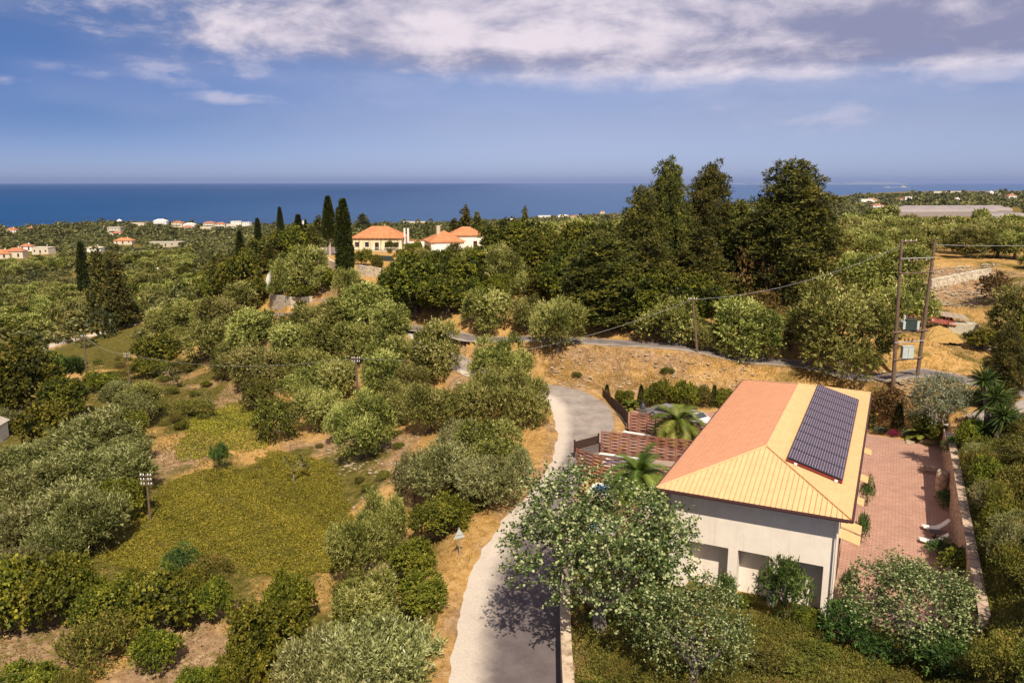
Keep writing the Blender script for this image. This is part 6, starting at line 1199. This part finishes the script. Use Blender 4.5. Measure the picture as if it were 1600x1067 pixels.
def shed():
    p = pick(1480, 516); r = empty('old_shed', tuple(p), -.25); tag(r, 'collapsed shed with red corrugated sheet and grey boards on the terrace', 'shed')
    m = MB(); m.box(-.2, 3.2, -1.3, 1.3, -.5, 1.1); m.build('wall', MATS['far_stone'], r)
    k = MB()
    for q in range(16): k.cbox((-3.6 + q * .27, -.3, 1.75 - q * .035), (.15, 2.5, .05), rx=.30, m=0); k.cbox((-3.46 + q * .27, -.3, 1.79 - q * .035), (.13, 2.5, .04), rx=.30, m=0)
    k.build('red_sheet', MATS['rust_sheet'], r); b = MB()
    for q in range(9): b.cbox((-1.2 + q * .42, .6, 2.1 - q * .06 + (q % 2) * .04), (.38, 2.6, .04), rx=.12, ry=.05 * (q % 3))
    b.build('roof_boards', MATS['old_board'], r)
    for xx, yy in ((-3.4, -1.3), (-3.4, .9), (-.3, -1.35)): l = MB(); l.tube([(xx, yy, -.3), (xx, yy, 1.7)], .06, 6); l.build('post', MATS['pole_wood'], r)
shed()
def heap():
    p = pick(1466, 530); g = np.random.default_rng(5); n = 20; V = []; 
    for i in range(n):
        for j in range(n):
            x = (i / (n - 1) - .5) * 5; y = (j / (n - 1) - .5) * 4; z = 1.7 * max(0, 1 - (x / 2.5) ** 2) * max(0, 1 - (y / 2.0) ** 2) ** .8 + g.normal(0, .05) - .1; V.append((x, y, z))
    I = np.arange(n * n).reshape(n, n); Q = np.stack([I[:-1, :-1], I[1:, :-1], I[1:, 1:], I[:-1, 1:]], -1).reshape(-1, 4); o = bpy.data.objects.new('straw_heap', mesh_np('straw_heap', V, Q, mats=[MATS['straw']])); link(o); o.location = tuple(p); tag(o, 'ochre straw heap between the transformer poles and the old shed', 'heap')
heap()
def planks():
    for i, (px, py, a, lb) in enumerate([(1535, 537, .2, 'pale board lying on the terrace, upper of the three'), (1540, 547, -.3, 'grey plank pile on the terrace near the bright conifer'), (1472, 533, .05, 'short dark plank lying beside the straw heap')]):
        p = pick(px, py); m = MB()
        for q in range(4 if i == 1 else 2): m.cbox((R.uniform(-.2, .2), q * .35, .08 + .05 * q), (3.2 if i < 2 else 2.2, .30, .06), rz=R.uniform(-.1, .1))
        tag(m.build('plank', MATS['old_board' if i < 2 else 'pole_wood'], loc=tuple(p), rz=a), lb, 'plank', 'loose planks on the right terrace')
planks()
def sheetroof(px, py, w, d, h, rz, label):
    p = pick(px, py); r = empty('tin_shed', tuple(p), rz); tag(r, label, 'shed'); m = MB(); m.box(-w / 2 + .2, w / 2 - .2, -d / 2 + .2, d / 2 - .2, -.5, h); m.build('wall', MATS['far_stone'], r); k = MB(); k.cbox((0, 0, h + .15), (w, d, .08), rx=.12); k.build('roof', MATS['tin_sheet'], r)
sheetroof(1212, 476, 5.5, 3.5, 2.3, -.2, 'pale tin roofed shed among the trees left of the large olive'); sheetroof(1132, 474, 2.6, 2, 1.6, .2, 'tiny pale shed at the foot of the brown tree')
# ------------------------------------------------------------------ houses
def hipped(name, label, px, py, w, d, h, rh, rz, wall, roof, wins=3, storeys=1, group=None, flat=False, chim=0, over=.4, cat_='house', loc=None, door=True):
    p = np.array(loc) if loc is not None else pick(px, py); p[2] += (.7 if p[1] > 400 else 0); r = empty(name, tuple(p), rz); tag(r, label, cat_, group)
    m = MB(); m.box(-w / 2, w / 2, -d / 2, d / 2, -3.5, h); m.build('wall', MATS[wall], r)
    if flat:
        k = MB(); k.box(-w / 2 - .15, w / 2 + .15, -d / 2 - .15, d / 2 + .15, h + .003, h + .35); k.build('roof', MATS[wall], r)
    else:
        o = over; hw, hd = w / 2 + o, d / 2 + o; rr = max(hw - hd, .01); V = [(-hw, -hd, h), (hw, -hd, h), (hw, hd, h), (-hw, hd, h), (-rr, 0, h + rh), (rr, 0, h + rh)]; V += [(a, b, h - .12) for a, b, c in V[:4]]
        k = MB(); k.add(V, [(0, 1, 5, 4), (2, 3, 4, 5), (0, 6, 7, 1), (1, 7, 8, 2), (2, 8, 9, 3), (3, 9, 6, 0), (9, 8, 7, 6)], [(1, 2, 5), (3, 0, 4)]); rf = k.build('roof', MATS[roof], r)
        for c_ in range(chim): q = MB(); q.box(w * .3 + c_ * 1.0 - .25, w * .3 + c_ * 1.0 + .25, -.3, .3, h, h + rh + .9); q.build('chimney', MATS['far_white'], rf)
    if name == 'far_house' and w < 30:
        if flat: q = MB(); q.lathe([(0, h + .9), (.5, h + .9), (.5, h + 2.1), (0, h + 2.1)], 8, c=(w * .25, 0, 0)); q.build('water_tank', MATS['steel'], r)
        else: q = MB(); q.box(w * .18 - .35, w * .18 + .35, -.4, .4, h, h + rh + .7); q.build('chimney', MATS[wall], r)
        if storeys > 1: q = MB(); q.box(-w * .35, w * .35, -d / 2 - 1.3, -d / 2 - .003, h / storeys - .1, h / storeys + .08); q.box(-w * .35, w * .35, -d / 2 - 1.32, -d / 2 - 1.22, h / storeys + .083, h / storeys + .95); q.build('balcony', MATS['far_white'], r)
    sh = h / storeys
    for s_ in range(storeys):
        for i in range(wins):
            x = (-.5 + (i + .5) / wins) * w; z = s_ * sh
            if door and s_ == 0 and i == wins // 2: q = MB(); q.box(x - .5, x + .5, -d / 2 - .06, -d / 2 - .003, .05, 2.1); q.build('door', MATS['dark_wood'], r)
            else: q = MB(); q.box(x - .5, x + .5, -d / 2 - .06, -d / 2 - .003, z + 1.0, z + min(sh - .4, 2.2)); q.build('window', MATS['glass'], r)
    return r
# cream house with terrace and pergola
r = hipped('hill_house', 'cream house with clay hip roof and long terrace beside the cypresses', 595, 390, 12.6, 8.5, 3.3, 2.7, -.06, 'cream_plaster', 'clay_tiles', 5, 1, door=True)
def extras(r):
    for x in (6.7, 7.6): m = MB(); m.box(x - .22, x + .22, -2.2, -1.8, -.5, 5.6); m.build('chimney', MATS['far_white'], r)
    m = MB(); m.box(-7.0, 6.0, -6.6, -4.3, -1.5, .0); m.build('terrace', MATS['dark_steel'], r); m = MB(); m.box(-7.0, 6.0, -6.62, -4.31, .003, .15); m.build('terrace_edge', MATS['far_stone'], r)
    for x in (-6.5, -4, -1.2, 1.5, 4.2, 5.7): m = MB(); m.tube([(x, -6.4, .15), (x, -6.4, 2.9)], .06, 6); m.build('pergola_post', MATS['dark_wood'], r)
    m = MB(); m.box(-6.8, 6, -6.45, -6.35, 2.8, 2.95)
    for x in np.linspace(-6.5, 5.8, 12): m.box(x - .04, x + .04, -6.7, -4.3, 2.953, 3.03)
    m.build('pergola_beams', MATS['dark_wood'], r); m = MB(); m.box(-6.9, 5.9, -6.53, -6.49, 1.0, 1.06)
    for x in np.linspace(-6.9, 5.9, 40): m.box(x - .015, x + .015, -6.52, -6.5, .15, 1.0)
    m.build('railing', MATS['far_white'], r)
extras(r)
def garage():
    r = hipped('garage_house', 'house with spreading clay roof and white double garage door by the dark oaks', 694, 393, 8.2, 8.5, 2.7, 2.5, .30, 'far_white', 'clay_tiles', 2, 1, door=False)
    m = MB(); m.box(-3.2, 1.8, -4.40, -4.26, 0, 2.2); m.build('garage_door', MATS['insulator'], r); m = MB(); m.box(-2.0, -1.1, -1, -.3, 3, 6.4); m.build('chimney', MATS['far_stone'], r)
    hipped('clay_roofed_wing', 'clay roofed wing right behind the garage, half hidden by oaks', 728, 388, 8.5, 6.5, 3.6, 2.0, .15, 'far_white', 'clay_tiles', 2, 1); m = MB()
garage()
p = pick(654, 386); m = MB(); m.box(-4, 4, -.25, .25, -.5, 1.7, 0); m.box(-4.1, 4.1, -.4, .4, 1.703, 1.85, 1); tag(m.build('tile_capped_wall', [MATS['far_white'], MATS['clay_tiles']], loc=tuple(p), rz=.05), 'low wall with clay tile cap linking the cream house and garage', 'wall')
# small hut at the left edge
def hut():
    p = pick(2, 690); r = empty('small_hut', (p[0] - .9, p[1], p[2]), .12); tag(r, 'small white hut with tiled roof and red awning at the left edge', 'hut'); m = MB(); m.box(-3.5, 1.1, -1.6, 1.6, -.5, 2.3); m.build('wall', MATS['far_white'], r)
    k = MB(); k.prism([(-3.9, 2.3), (1.35, 2.3), (1.35, 2.42), (-1.2, 3.5), (-3.9, 2.5)], -1.9, 1.9); k.build('roof', MATS['hut_tile'], r)
    a = MB()
    for q in range(18): a.cbox((-3.4 + q * .26, -2.2, 1.85), (.16, 1.5, .05), rx=.25)
    a.build('awning', MATS['rust_sheet'], r)
    for x in (-1.4, .9): l = MB(); l.tube([(x, -2.8, -.3), (x, -2.8, 1.65)], .05, 6); l.build('post', MATS['old_board'], r)
hut()
# greenhouses: long arched tunnels side by side
def greenhouse(px, py, w, L_, h, rz, label):
    p = pick(px, 349); p[1] += (349 - py) * 2.35; p[0] = (px - 800) / F * p[1]; p[2] = 9.6; r = empty('greenhouse', tuple(p), rz); tag(r, label, 'greenhouse', 'plastic greenhouses on the right'); n = 12; P = []
    for i in range(n + 1): a = math.pi * i / n; P.append((-math.cos(a) * w / 2, h * .45 + math.sin(a) * h * .55))
    P = [(-w / 2, -1)] + P + [(w / 2, -1)]; V = [(x, 0, z) for x, z in P] + [(x, L_, z) for x, z in P]; k = len(P); Q = [(i, i + 1, k + i + 1, k + i) for i in range(k - 1)]; T = [(0, i + 1, i) for i in range(1, k - 1)] + [(k, k + i, k + i + 1) for i in range(1, k - 1)]
    m = MB(); m.add(V, Q, T); m.build('film', MATS['greenhouse_film'], r); f = MB()
    for y in np.arange(0, L_ + .1, L_ / 6): f.tube([(x, y, z + .03) for x, z in P[1:-1]], .05, 4)
    [f.tube([(x_, 0, h * .45), (x_, L_, h * .45)], .05, 4) for x_ in (-w / 2, w / 2)]; f.build('hoops', MATS['steel'], r)
T_('olive', 1384, 322, 356, 38, 'olive at the left end of the greenhouses', 'olive grove below the greenhouses'); T_('olive', 1362, 326, 358, 34, 'olive just beyond the left end of the greenhouses', 'olive grove below the greenhouses')
for i, (px, py, w, L_, h, lb) in enumerate([(1400, 333, 9, 52, 3.0, 'farthest and highest arched greenhouse of the row'), (1396, 336, 9, 52, 2.9, 'second farthest arched greenhouse'), (1390, 340, 9, 55, 2.8, 'middle arched greenhouse of the row'), (1386, 344, 9, 58, 2.7, 'second nearest arched greenhouse'), (1382, 349, 9, 50, 2.6, 'nearest arched greenhouse on the left'), (1530, 350, 9, 15, 2.2, 'short low greenhouse at the right end of the row')]):
    greenhouse(px, py, w, L_, h, -math.pi / 2 + .10, lb)
FARH = [('far_house', 'white far house with clay roof at the left edge by the sea', 19, 365, 12, 8, 3.2, 2.4, .1, 'far_white', 'far_roof', 4, 1), ('far_house', 'low clay roofed house right of the leftmost far one', 48, 361, 10, 7, 2.6, 1.8, .1, 'far_stone', 'far_roof', 2, 1), ('far_house', 'cream farmhouse with red roof near the left edge of the valley', 26, 403, 10, 7, 3.4, 2.0, .15, 'far_cream', 'far_roof', 2, 1), ('far_house', 'small pale house above the red roofed farmhouse', 43, 392, 8, 6, 2.6, 1.6, .2, 'far_white', 'far_roof', 2, 1),
        ('far_house', 'flat roofed cream block right of the farmhouse', 69, 397, 11, 7, 3.4, 0, -.1, 'far_cream', 'far_roof', 3, 1), ('far_house', 'orange roof corner cut by the left frame edge', 4, 404, 12, 8, 2.4, 2.2, .1, 'far_cream', 'clay_tiles', 2, 1), ('far_house', 'unfinished two storey concrete house facing the sea', 181, 366, 14, 9, 7.0, 0, .1, 'far_stone', 'far_roof', 4, 2), ('far_house', 'clay roofed wing in front of the unfinished house', 184, 369, 9, 6, 2.8, 1.8, .1, 'far_white', 'far_roof', 2, 1),
        ('far_house', 'low orange roofed house in the middle of the left valley', 195, 382, 14, 8, 2.6, 2.2, .1, 'far_cream', 'clay_tiles', 3, 1), ('far_house', 'small pale house left of the dark cypress pair', 150, 394, 9, 6, 2.4, 1.2, .1, 'far_white', 'far_stone', 2, 1), ('far_house', 'long flat grey roofed building below the coast', 262, 386, 24, 8, 3.0, 0, .05, 'far_stone', 'far_roof', 5, 1), ('far_chapel', 'tiny white chapel on the coast point', 187, 350, 6, 5, 4, 2.4, .2, 'far_white', 'far_white', 1, 1),
        ('far_house', 'low cream building on the shore right of the chapel', 217, 353, 18, 8, 3.4, 0, 0, 'far_cream', 'far_roof', 3, 1), ('far_house', 'tall white villa with terraces on the shore', 252, 354, 18, 10, 7.5, 2.5, .1, 'far_white', 'far_white', 4, 2), ('far_house', 'cream villa with pink roof on the shore', 279, 355, 16, 10, 6.0, 2.0, -.1, 'far_cream', 'far_roof', 3, 2), ('far_house', 'white shore house with small gables', 297, 356, 16, 9, 4.2, 2.0, 0, 'far_white', 'far_white', 3, 1),
        ('far_house', 'clay roofed cottage in front of the shore villas', 294, 359, 14, 8, 3, 2.0, 0, 'far_cream', 'far_roof', 3, 1), ('far_house', 'wide house with pink roof left in the shore village', 328, 356, 16, 10, 6.5, 2.0, .1, 'far_stone', 'far_roof', 4, 2), ('far_house', 'flat cream shop building in the shore village', 324, 360, 16, 9, 3.8, 0, .1, 'far_cream', 'far_roof', 4, 1), ('far_house', 'red roofed house at the centre of the shore village', 345, 357, 14, 9, 6, 2.2, .1, 'far_cream', 'far_roof', 3, 2), ('far_house', 'grey roofed long house of the shore village', 361, 357, 20, 9, 4.2, 1.8, 0, 'far_white', 'far_stone', 5, 1), ('far_house', 'white three storey villa topping the shore village', 370, 356, 16, 10, 9.5, 0, .1, 'far_white', 'far_white', 4, 3), ('far_house', 'white block at the right end of the shore village', 386, 357, 12, 9, 8.5, 0, -.1, 'far_white', 'far_white', 3, 3),
        ('far_house', 'white house seen between the left hill cypresses', 475, 354, 8, 8, 9, 0, 0, 'far_white', 'far_roof', 2, 3), ('far_house', 'long pale shore building behind the cream house', 650, 351, 46, 12, 4.5, 0, 0, 'far_cream', 'far_roof', 8, 1), ('far_house', 'white building left in the central shore group', 795, 346, 16, 10, 4, 0, 0, 'far_white', 'far_roof', 3, 1), ('far_house', 'long white terrace of the central shore group', 852, 342, 32, 12, 6, 0, .05, 'far_white', 'far_white', 6, 2), ('far_house', 'white hall beside the long white terrace', 880, 342, 22, 10, 6, 1.5, 0, 'far_white', 'far_white', 4, 2), ('far_house', 'pink roofed house of the central shore group', 896, 343, 15, 10, 4.8, 2, .1, 'far_white', 'far_roof', 3, 1), ('far_house', 'white gabled house of the central shore group', 906, 341, 12, 8, 5, 2, 0, 'far_white', 'far_white', 3, 1), ('far_house', 'clay roofed house right of the central shore group', 941, 334, 13, 9, 4.2, 2.2, 0, 'far_cream', 'far_roof', 3, 1), ('far_house', 'low white shed at the shore left of the tall conifers', 968, 332, 12, 8, 3, 1, 0, 'far_white', 'far_white', 2, 1),
        ('far_house', 'white houses row, left house near the right coast', 1318, 311, 20, 10, 4, 1.5, 0, 'far_white', 'far_white', 4, 1), ('far_house', 'small clay roofed house on the right coast', 1296, 314, 14, 9, 4, 2, 0, 'far_cream', 'far_roof', 2, 1), ('far_house', 'white hamlet house below the right coast ridge', 1352, 318, 16, 10, 5, 0, 0, 'far_white', 'far_roof', 3, 1), ('far_house', 'red roofed hamlet house', 1362, 317, 12, 9, 4, 2, 0, 'far_cream', 'far_roof', 2, 1), ('far_house', 'white cube house on the right plain', 1417, 316, 9, 8, 6, 0, 0, 'far_white', 'far_white', 2, 2), ('far_house', 'cream house beside the white cube', 1409, 316, 8, 7, 3.4, 1.5, 0, 'far_cream', 'far_roof', 2, 1), ('far_house', 'pale low house in front of the right plain', 1370, 326, 12, 8, 3, 1.4, 0, 'far_white', 'far_roof', 2, 1),
        ('far_hotel', 'long arcaded low hotel wing on the right ridge', 1480, 304, 62, 14, 5, 0, .05, 'far_cream', 'far_white', 16, 1), ('far_hotel', 'long cream hotel with raised middle on the right ridge', 1535, 301, 76, 16, 6.5, 0, 0, 'far_cream', 'far_cream', 18, 2), ('far_house', 'cream gatehouse right of the hotel', 1586, 299, 12, 8, 3.4, 1.6, 0, 'far_cream', 'far_roof', 3, 1), ('far_house', 'small red roofed house at the right of the plain', 1579, 311, 11, 9, 4, 2.4, 0, 'far_white', 'far_roof', 3, 1), ('far_chapel', 'tiny white chapel under the hotel', 1548, 306, 6, 6, 5, 2.4, 0, 'far_white', 'far_white', 1, 1), ('far_chapel', 'tiny pinkish chapel right of the white one', 1559, 307, 7, 6, 4, 2.4, 0, 'far_cream', 'far_cream', 1, 1), ('far_house', 'white hut alone on the right plain', 1495, 315, 5, 5, 3, 1.2, 0, 'far_white', 'far_white', 1, 1),
        ('far_house', 'pale ruin roof among the left valley olives', 243, 437, 7, 5, 2.6, 1.2, .2, 'far_white', 'far_stone', 1, 1)]
for a in FARH:
    nm, lb, px, py, w, d, h, rh, rz, wl, rfm, wn, st = a; hipped(nm, lb, px, py, w, d, h, rh, rz, wl, rfm, wn, st, 'houses near the coast' if nm == 'far_house' else None, flat=(rh == 0), cat_={'far_house': 'house', 'far_chapel': 'chapel', 'far_hotel': 'hotel'}[nm])
# hotel pediment
p = pick(1535, 301); m = MB(); m.prism([(-9, 6.9), (9, 6.9), (9, 9), (0, 12), (-9, 9)], -8.6, 8.6); 
# ------------------------------------------------------------------ the far groves, one mass of trees nobody could count
def far_groves():
    g = np.random.default_rng(99); VV, TT = [], []
    def tmpl(k, s):
        d = unit(g.standard_normal((k, 3)) + (0, 0, .35)); p = d * (1, 1, .78) * g.uniform(.6, 1, (k, 1)) + (0, 0, .75); D = unit(d + g.standard_normal((k, 3)) * .7); r_ = unit(g.standard_normal((k, 3))); s_ = unit(np.cross(D, r_)); V = np.empty((k, 4, 3)); V[:, 0] = p - D * s * .5; V[:, 1] = p + s_ * s * .5; V[:, 2] = p + D * s * .5; V[:, 3] = p - s_ * s * .5; return V
    tot = 0; base = [tmpl(190, .25) for _ in range(5)]; base2 = [tmpl(70, .42) for _ in range(5)]; base3 = [tmpl(34, .6) for _ in range(5)]
    for (r0, r1, n, tm, sc) in ((195, 420, 2300, base, 2.9), (420, 900, 6500, base2, 3.2), (900, 3800, 20000, base3, 4.2)):
        r = np.sqrt(g.uniform(r0 ** 2, r1 ** 2, n)) if r1 < 1000 else np.exp(g.uniform(math.log(r0), math.log(r1), n)); th = g.uniform(-.66, .66, n); X, Y = r * np.sin(th), r * np.cos(th); Z = ground(X, Y); k = Z > SEAZ + 2.5
        px, py, d = proj(X, Y, Z); k &= ~inpoly(px, py, [(1395, 360), (1395, 325), (1600, 325), (1600, 360)]); k &= ~((r < 260) & (px > 540) & (px < 800)); k &= ~((r < 250) & ~((px < 330)))
        gap = hnoise(X, Y, 70, 3.3) + .5 * hnoise(X, Y, 25, 1.3); k &= gap > (-.55 if r0 < 500 else -.75); X, Y, Z, px, r = X[k], Y[k], Z[k], px[k], r[k]
        for (hx, hy) in [(o.location.x, o.location.y) for o in C.objects if o.name.startswith(('far_', 'greenhouse'))]:
            m = ((X - hx) ** 2 + (Y - hy) ** 2 > 11 ** 2) & ~((np.abs(X - hx * Y / max(hy, 1)) < 10) & (Y < hy) & (Y > hy - 55)); X, Y, Z = X[m], Y[m], Z[m]
        n = len(X); S_ = sc * g.uniform(.55, 1.25, n); ti = np.clip(g.normal(.45, .18, n), 0, 1); ch = g.integers(0, 5, n); sp = np.where(g.random(n) < .04, 1.4, .72)
        for c in range(5):
            m = ch == c; B = tm[c]; V = B[None] * np.stack([S_[m], S_[m], S_[m] * sp[m]], -1)[:, None, None, :] + np.stack([X[m], Y[m], Z[m] - .3], -1)[:, None, None, :]; VV.append(V.reshape(-1, 3)); TT.append(np.repeat(np.clip(ti[m][:, None] + g.normal(0, .16, (m.sum(), len(B))), 0, 1).ravel(), 4)); tot += m.sum()
    V = np.concatenate(VV); n = len(V) // 4; me = mesh_np('far_woodland', V, np.arange(4 * n).reshape(n, 4), mats=[MATS['far_leaf']], attrs={'tint': np.concatenate(TT)}); o = bpy.data.objects.new('far_woodland', me); link(o); tag(o, 'groves and scrub covering the far plain down to the sea', kind='stuff'); o['category'] = 'woodland'; print('far trees', tot, 'faces', n)
far_groves()
# ship and the faint land across the water
def ship():
    p = atz(1400, 293.5, SEAZ); r = empty('ship', tuple(p), .05); tag(r, 'long cargo ship lying far out on the sea at the right', 'ship'); L_ = 44 / F * p[1]; m = MB(); m.prism([(-L_ / 2, 9), (-L_ / 2 + 8, -1), (L_ / 2 - 4, -1), (L_ / 2, 9)], -12, 12); m.build('hull', MATS['ship_hull'], r)
    s = MB(); s.box(L_ * .18, L_ * .34, -10, 10, 9, 24); s.box(L_ * .22, L_ * .25, -2, 2, 24, 40); s.build('bridge', MATS['far_stone'], r); s = MB(); s.box(-L_ * .36, -L_ * .24, -10, 10, 9, 17); s.build('deckhouse', MATS['far_stone'], r)
ship()
def land_across():
    g = np.random.default_rng(3); n = 60; Yd = 30000.; V = []
    for i in range(n):
        x = 6000 + 9500 * i / (n - 1); hgt = (150 + 90 * math.sin(i * .31) + 60 * math.sin(i * .9 + 1)) * min(1, i / 10, (n - 1 - i) / 10) * .42; V += [(x, Yd - 1500, SEAZ - 5), (x, Yd, SEAZ + hgt), (x, Yd + 1500, SEAZ - 5)]
    Q = [(3 * i + j, 3 * i + 3 + j, 3 * i + 4 + j, 3 * i + 1 + j) for i in range(n - 1) for j in range(2)]; o = bpy.data.objects.new('hills', mesh_np('hills', V, Q, mats=[MATS['distant_land']], smooth=True)); link(o); tag(o, kind='structure')
land_across()
# ------------------------------------------------------------------ the air itself
def haze():
    m = bpy.data.materials.new('air'); m.use_nodes = True; N = m.node_tree.nodes; N.remove(N['Principled BSDF']); v = N.new('ShaderNodeVolumePrincipled'); v.inputs['Color'].default_value = (.42, .56, 1, 1); v.inputs['Density'].default_value = HAZE; v.inputs['Anisotropy'].default_value = .2
    m.node_tree.links.new(v.outputs[0], N['Material Output'].inputs['Volume']); b = MB(); b.box(-42000, 42000, -400, 42000, SEAZ - 12, 190); o = b.build('haze', m); tag(o, 'thin sea haze in the air', kind='stuff'); o['category'] = 'haze'
HAZE = 2.3e-5
if HAZE: haze()
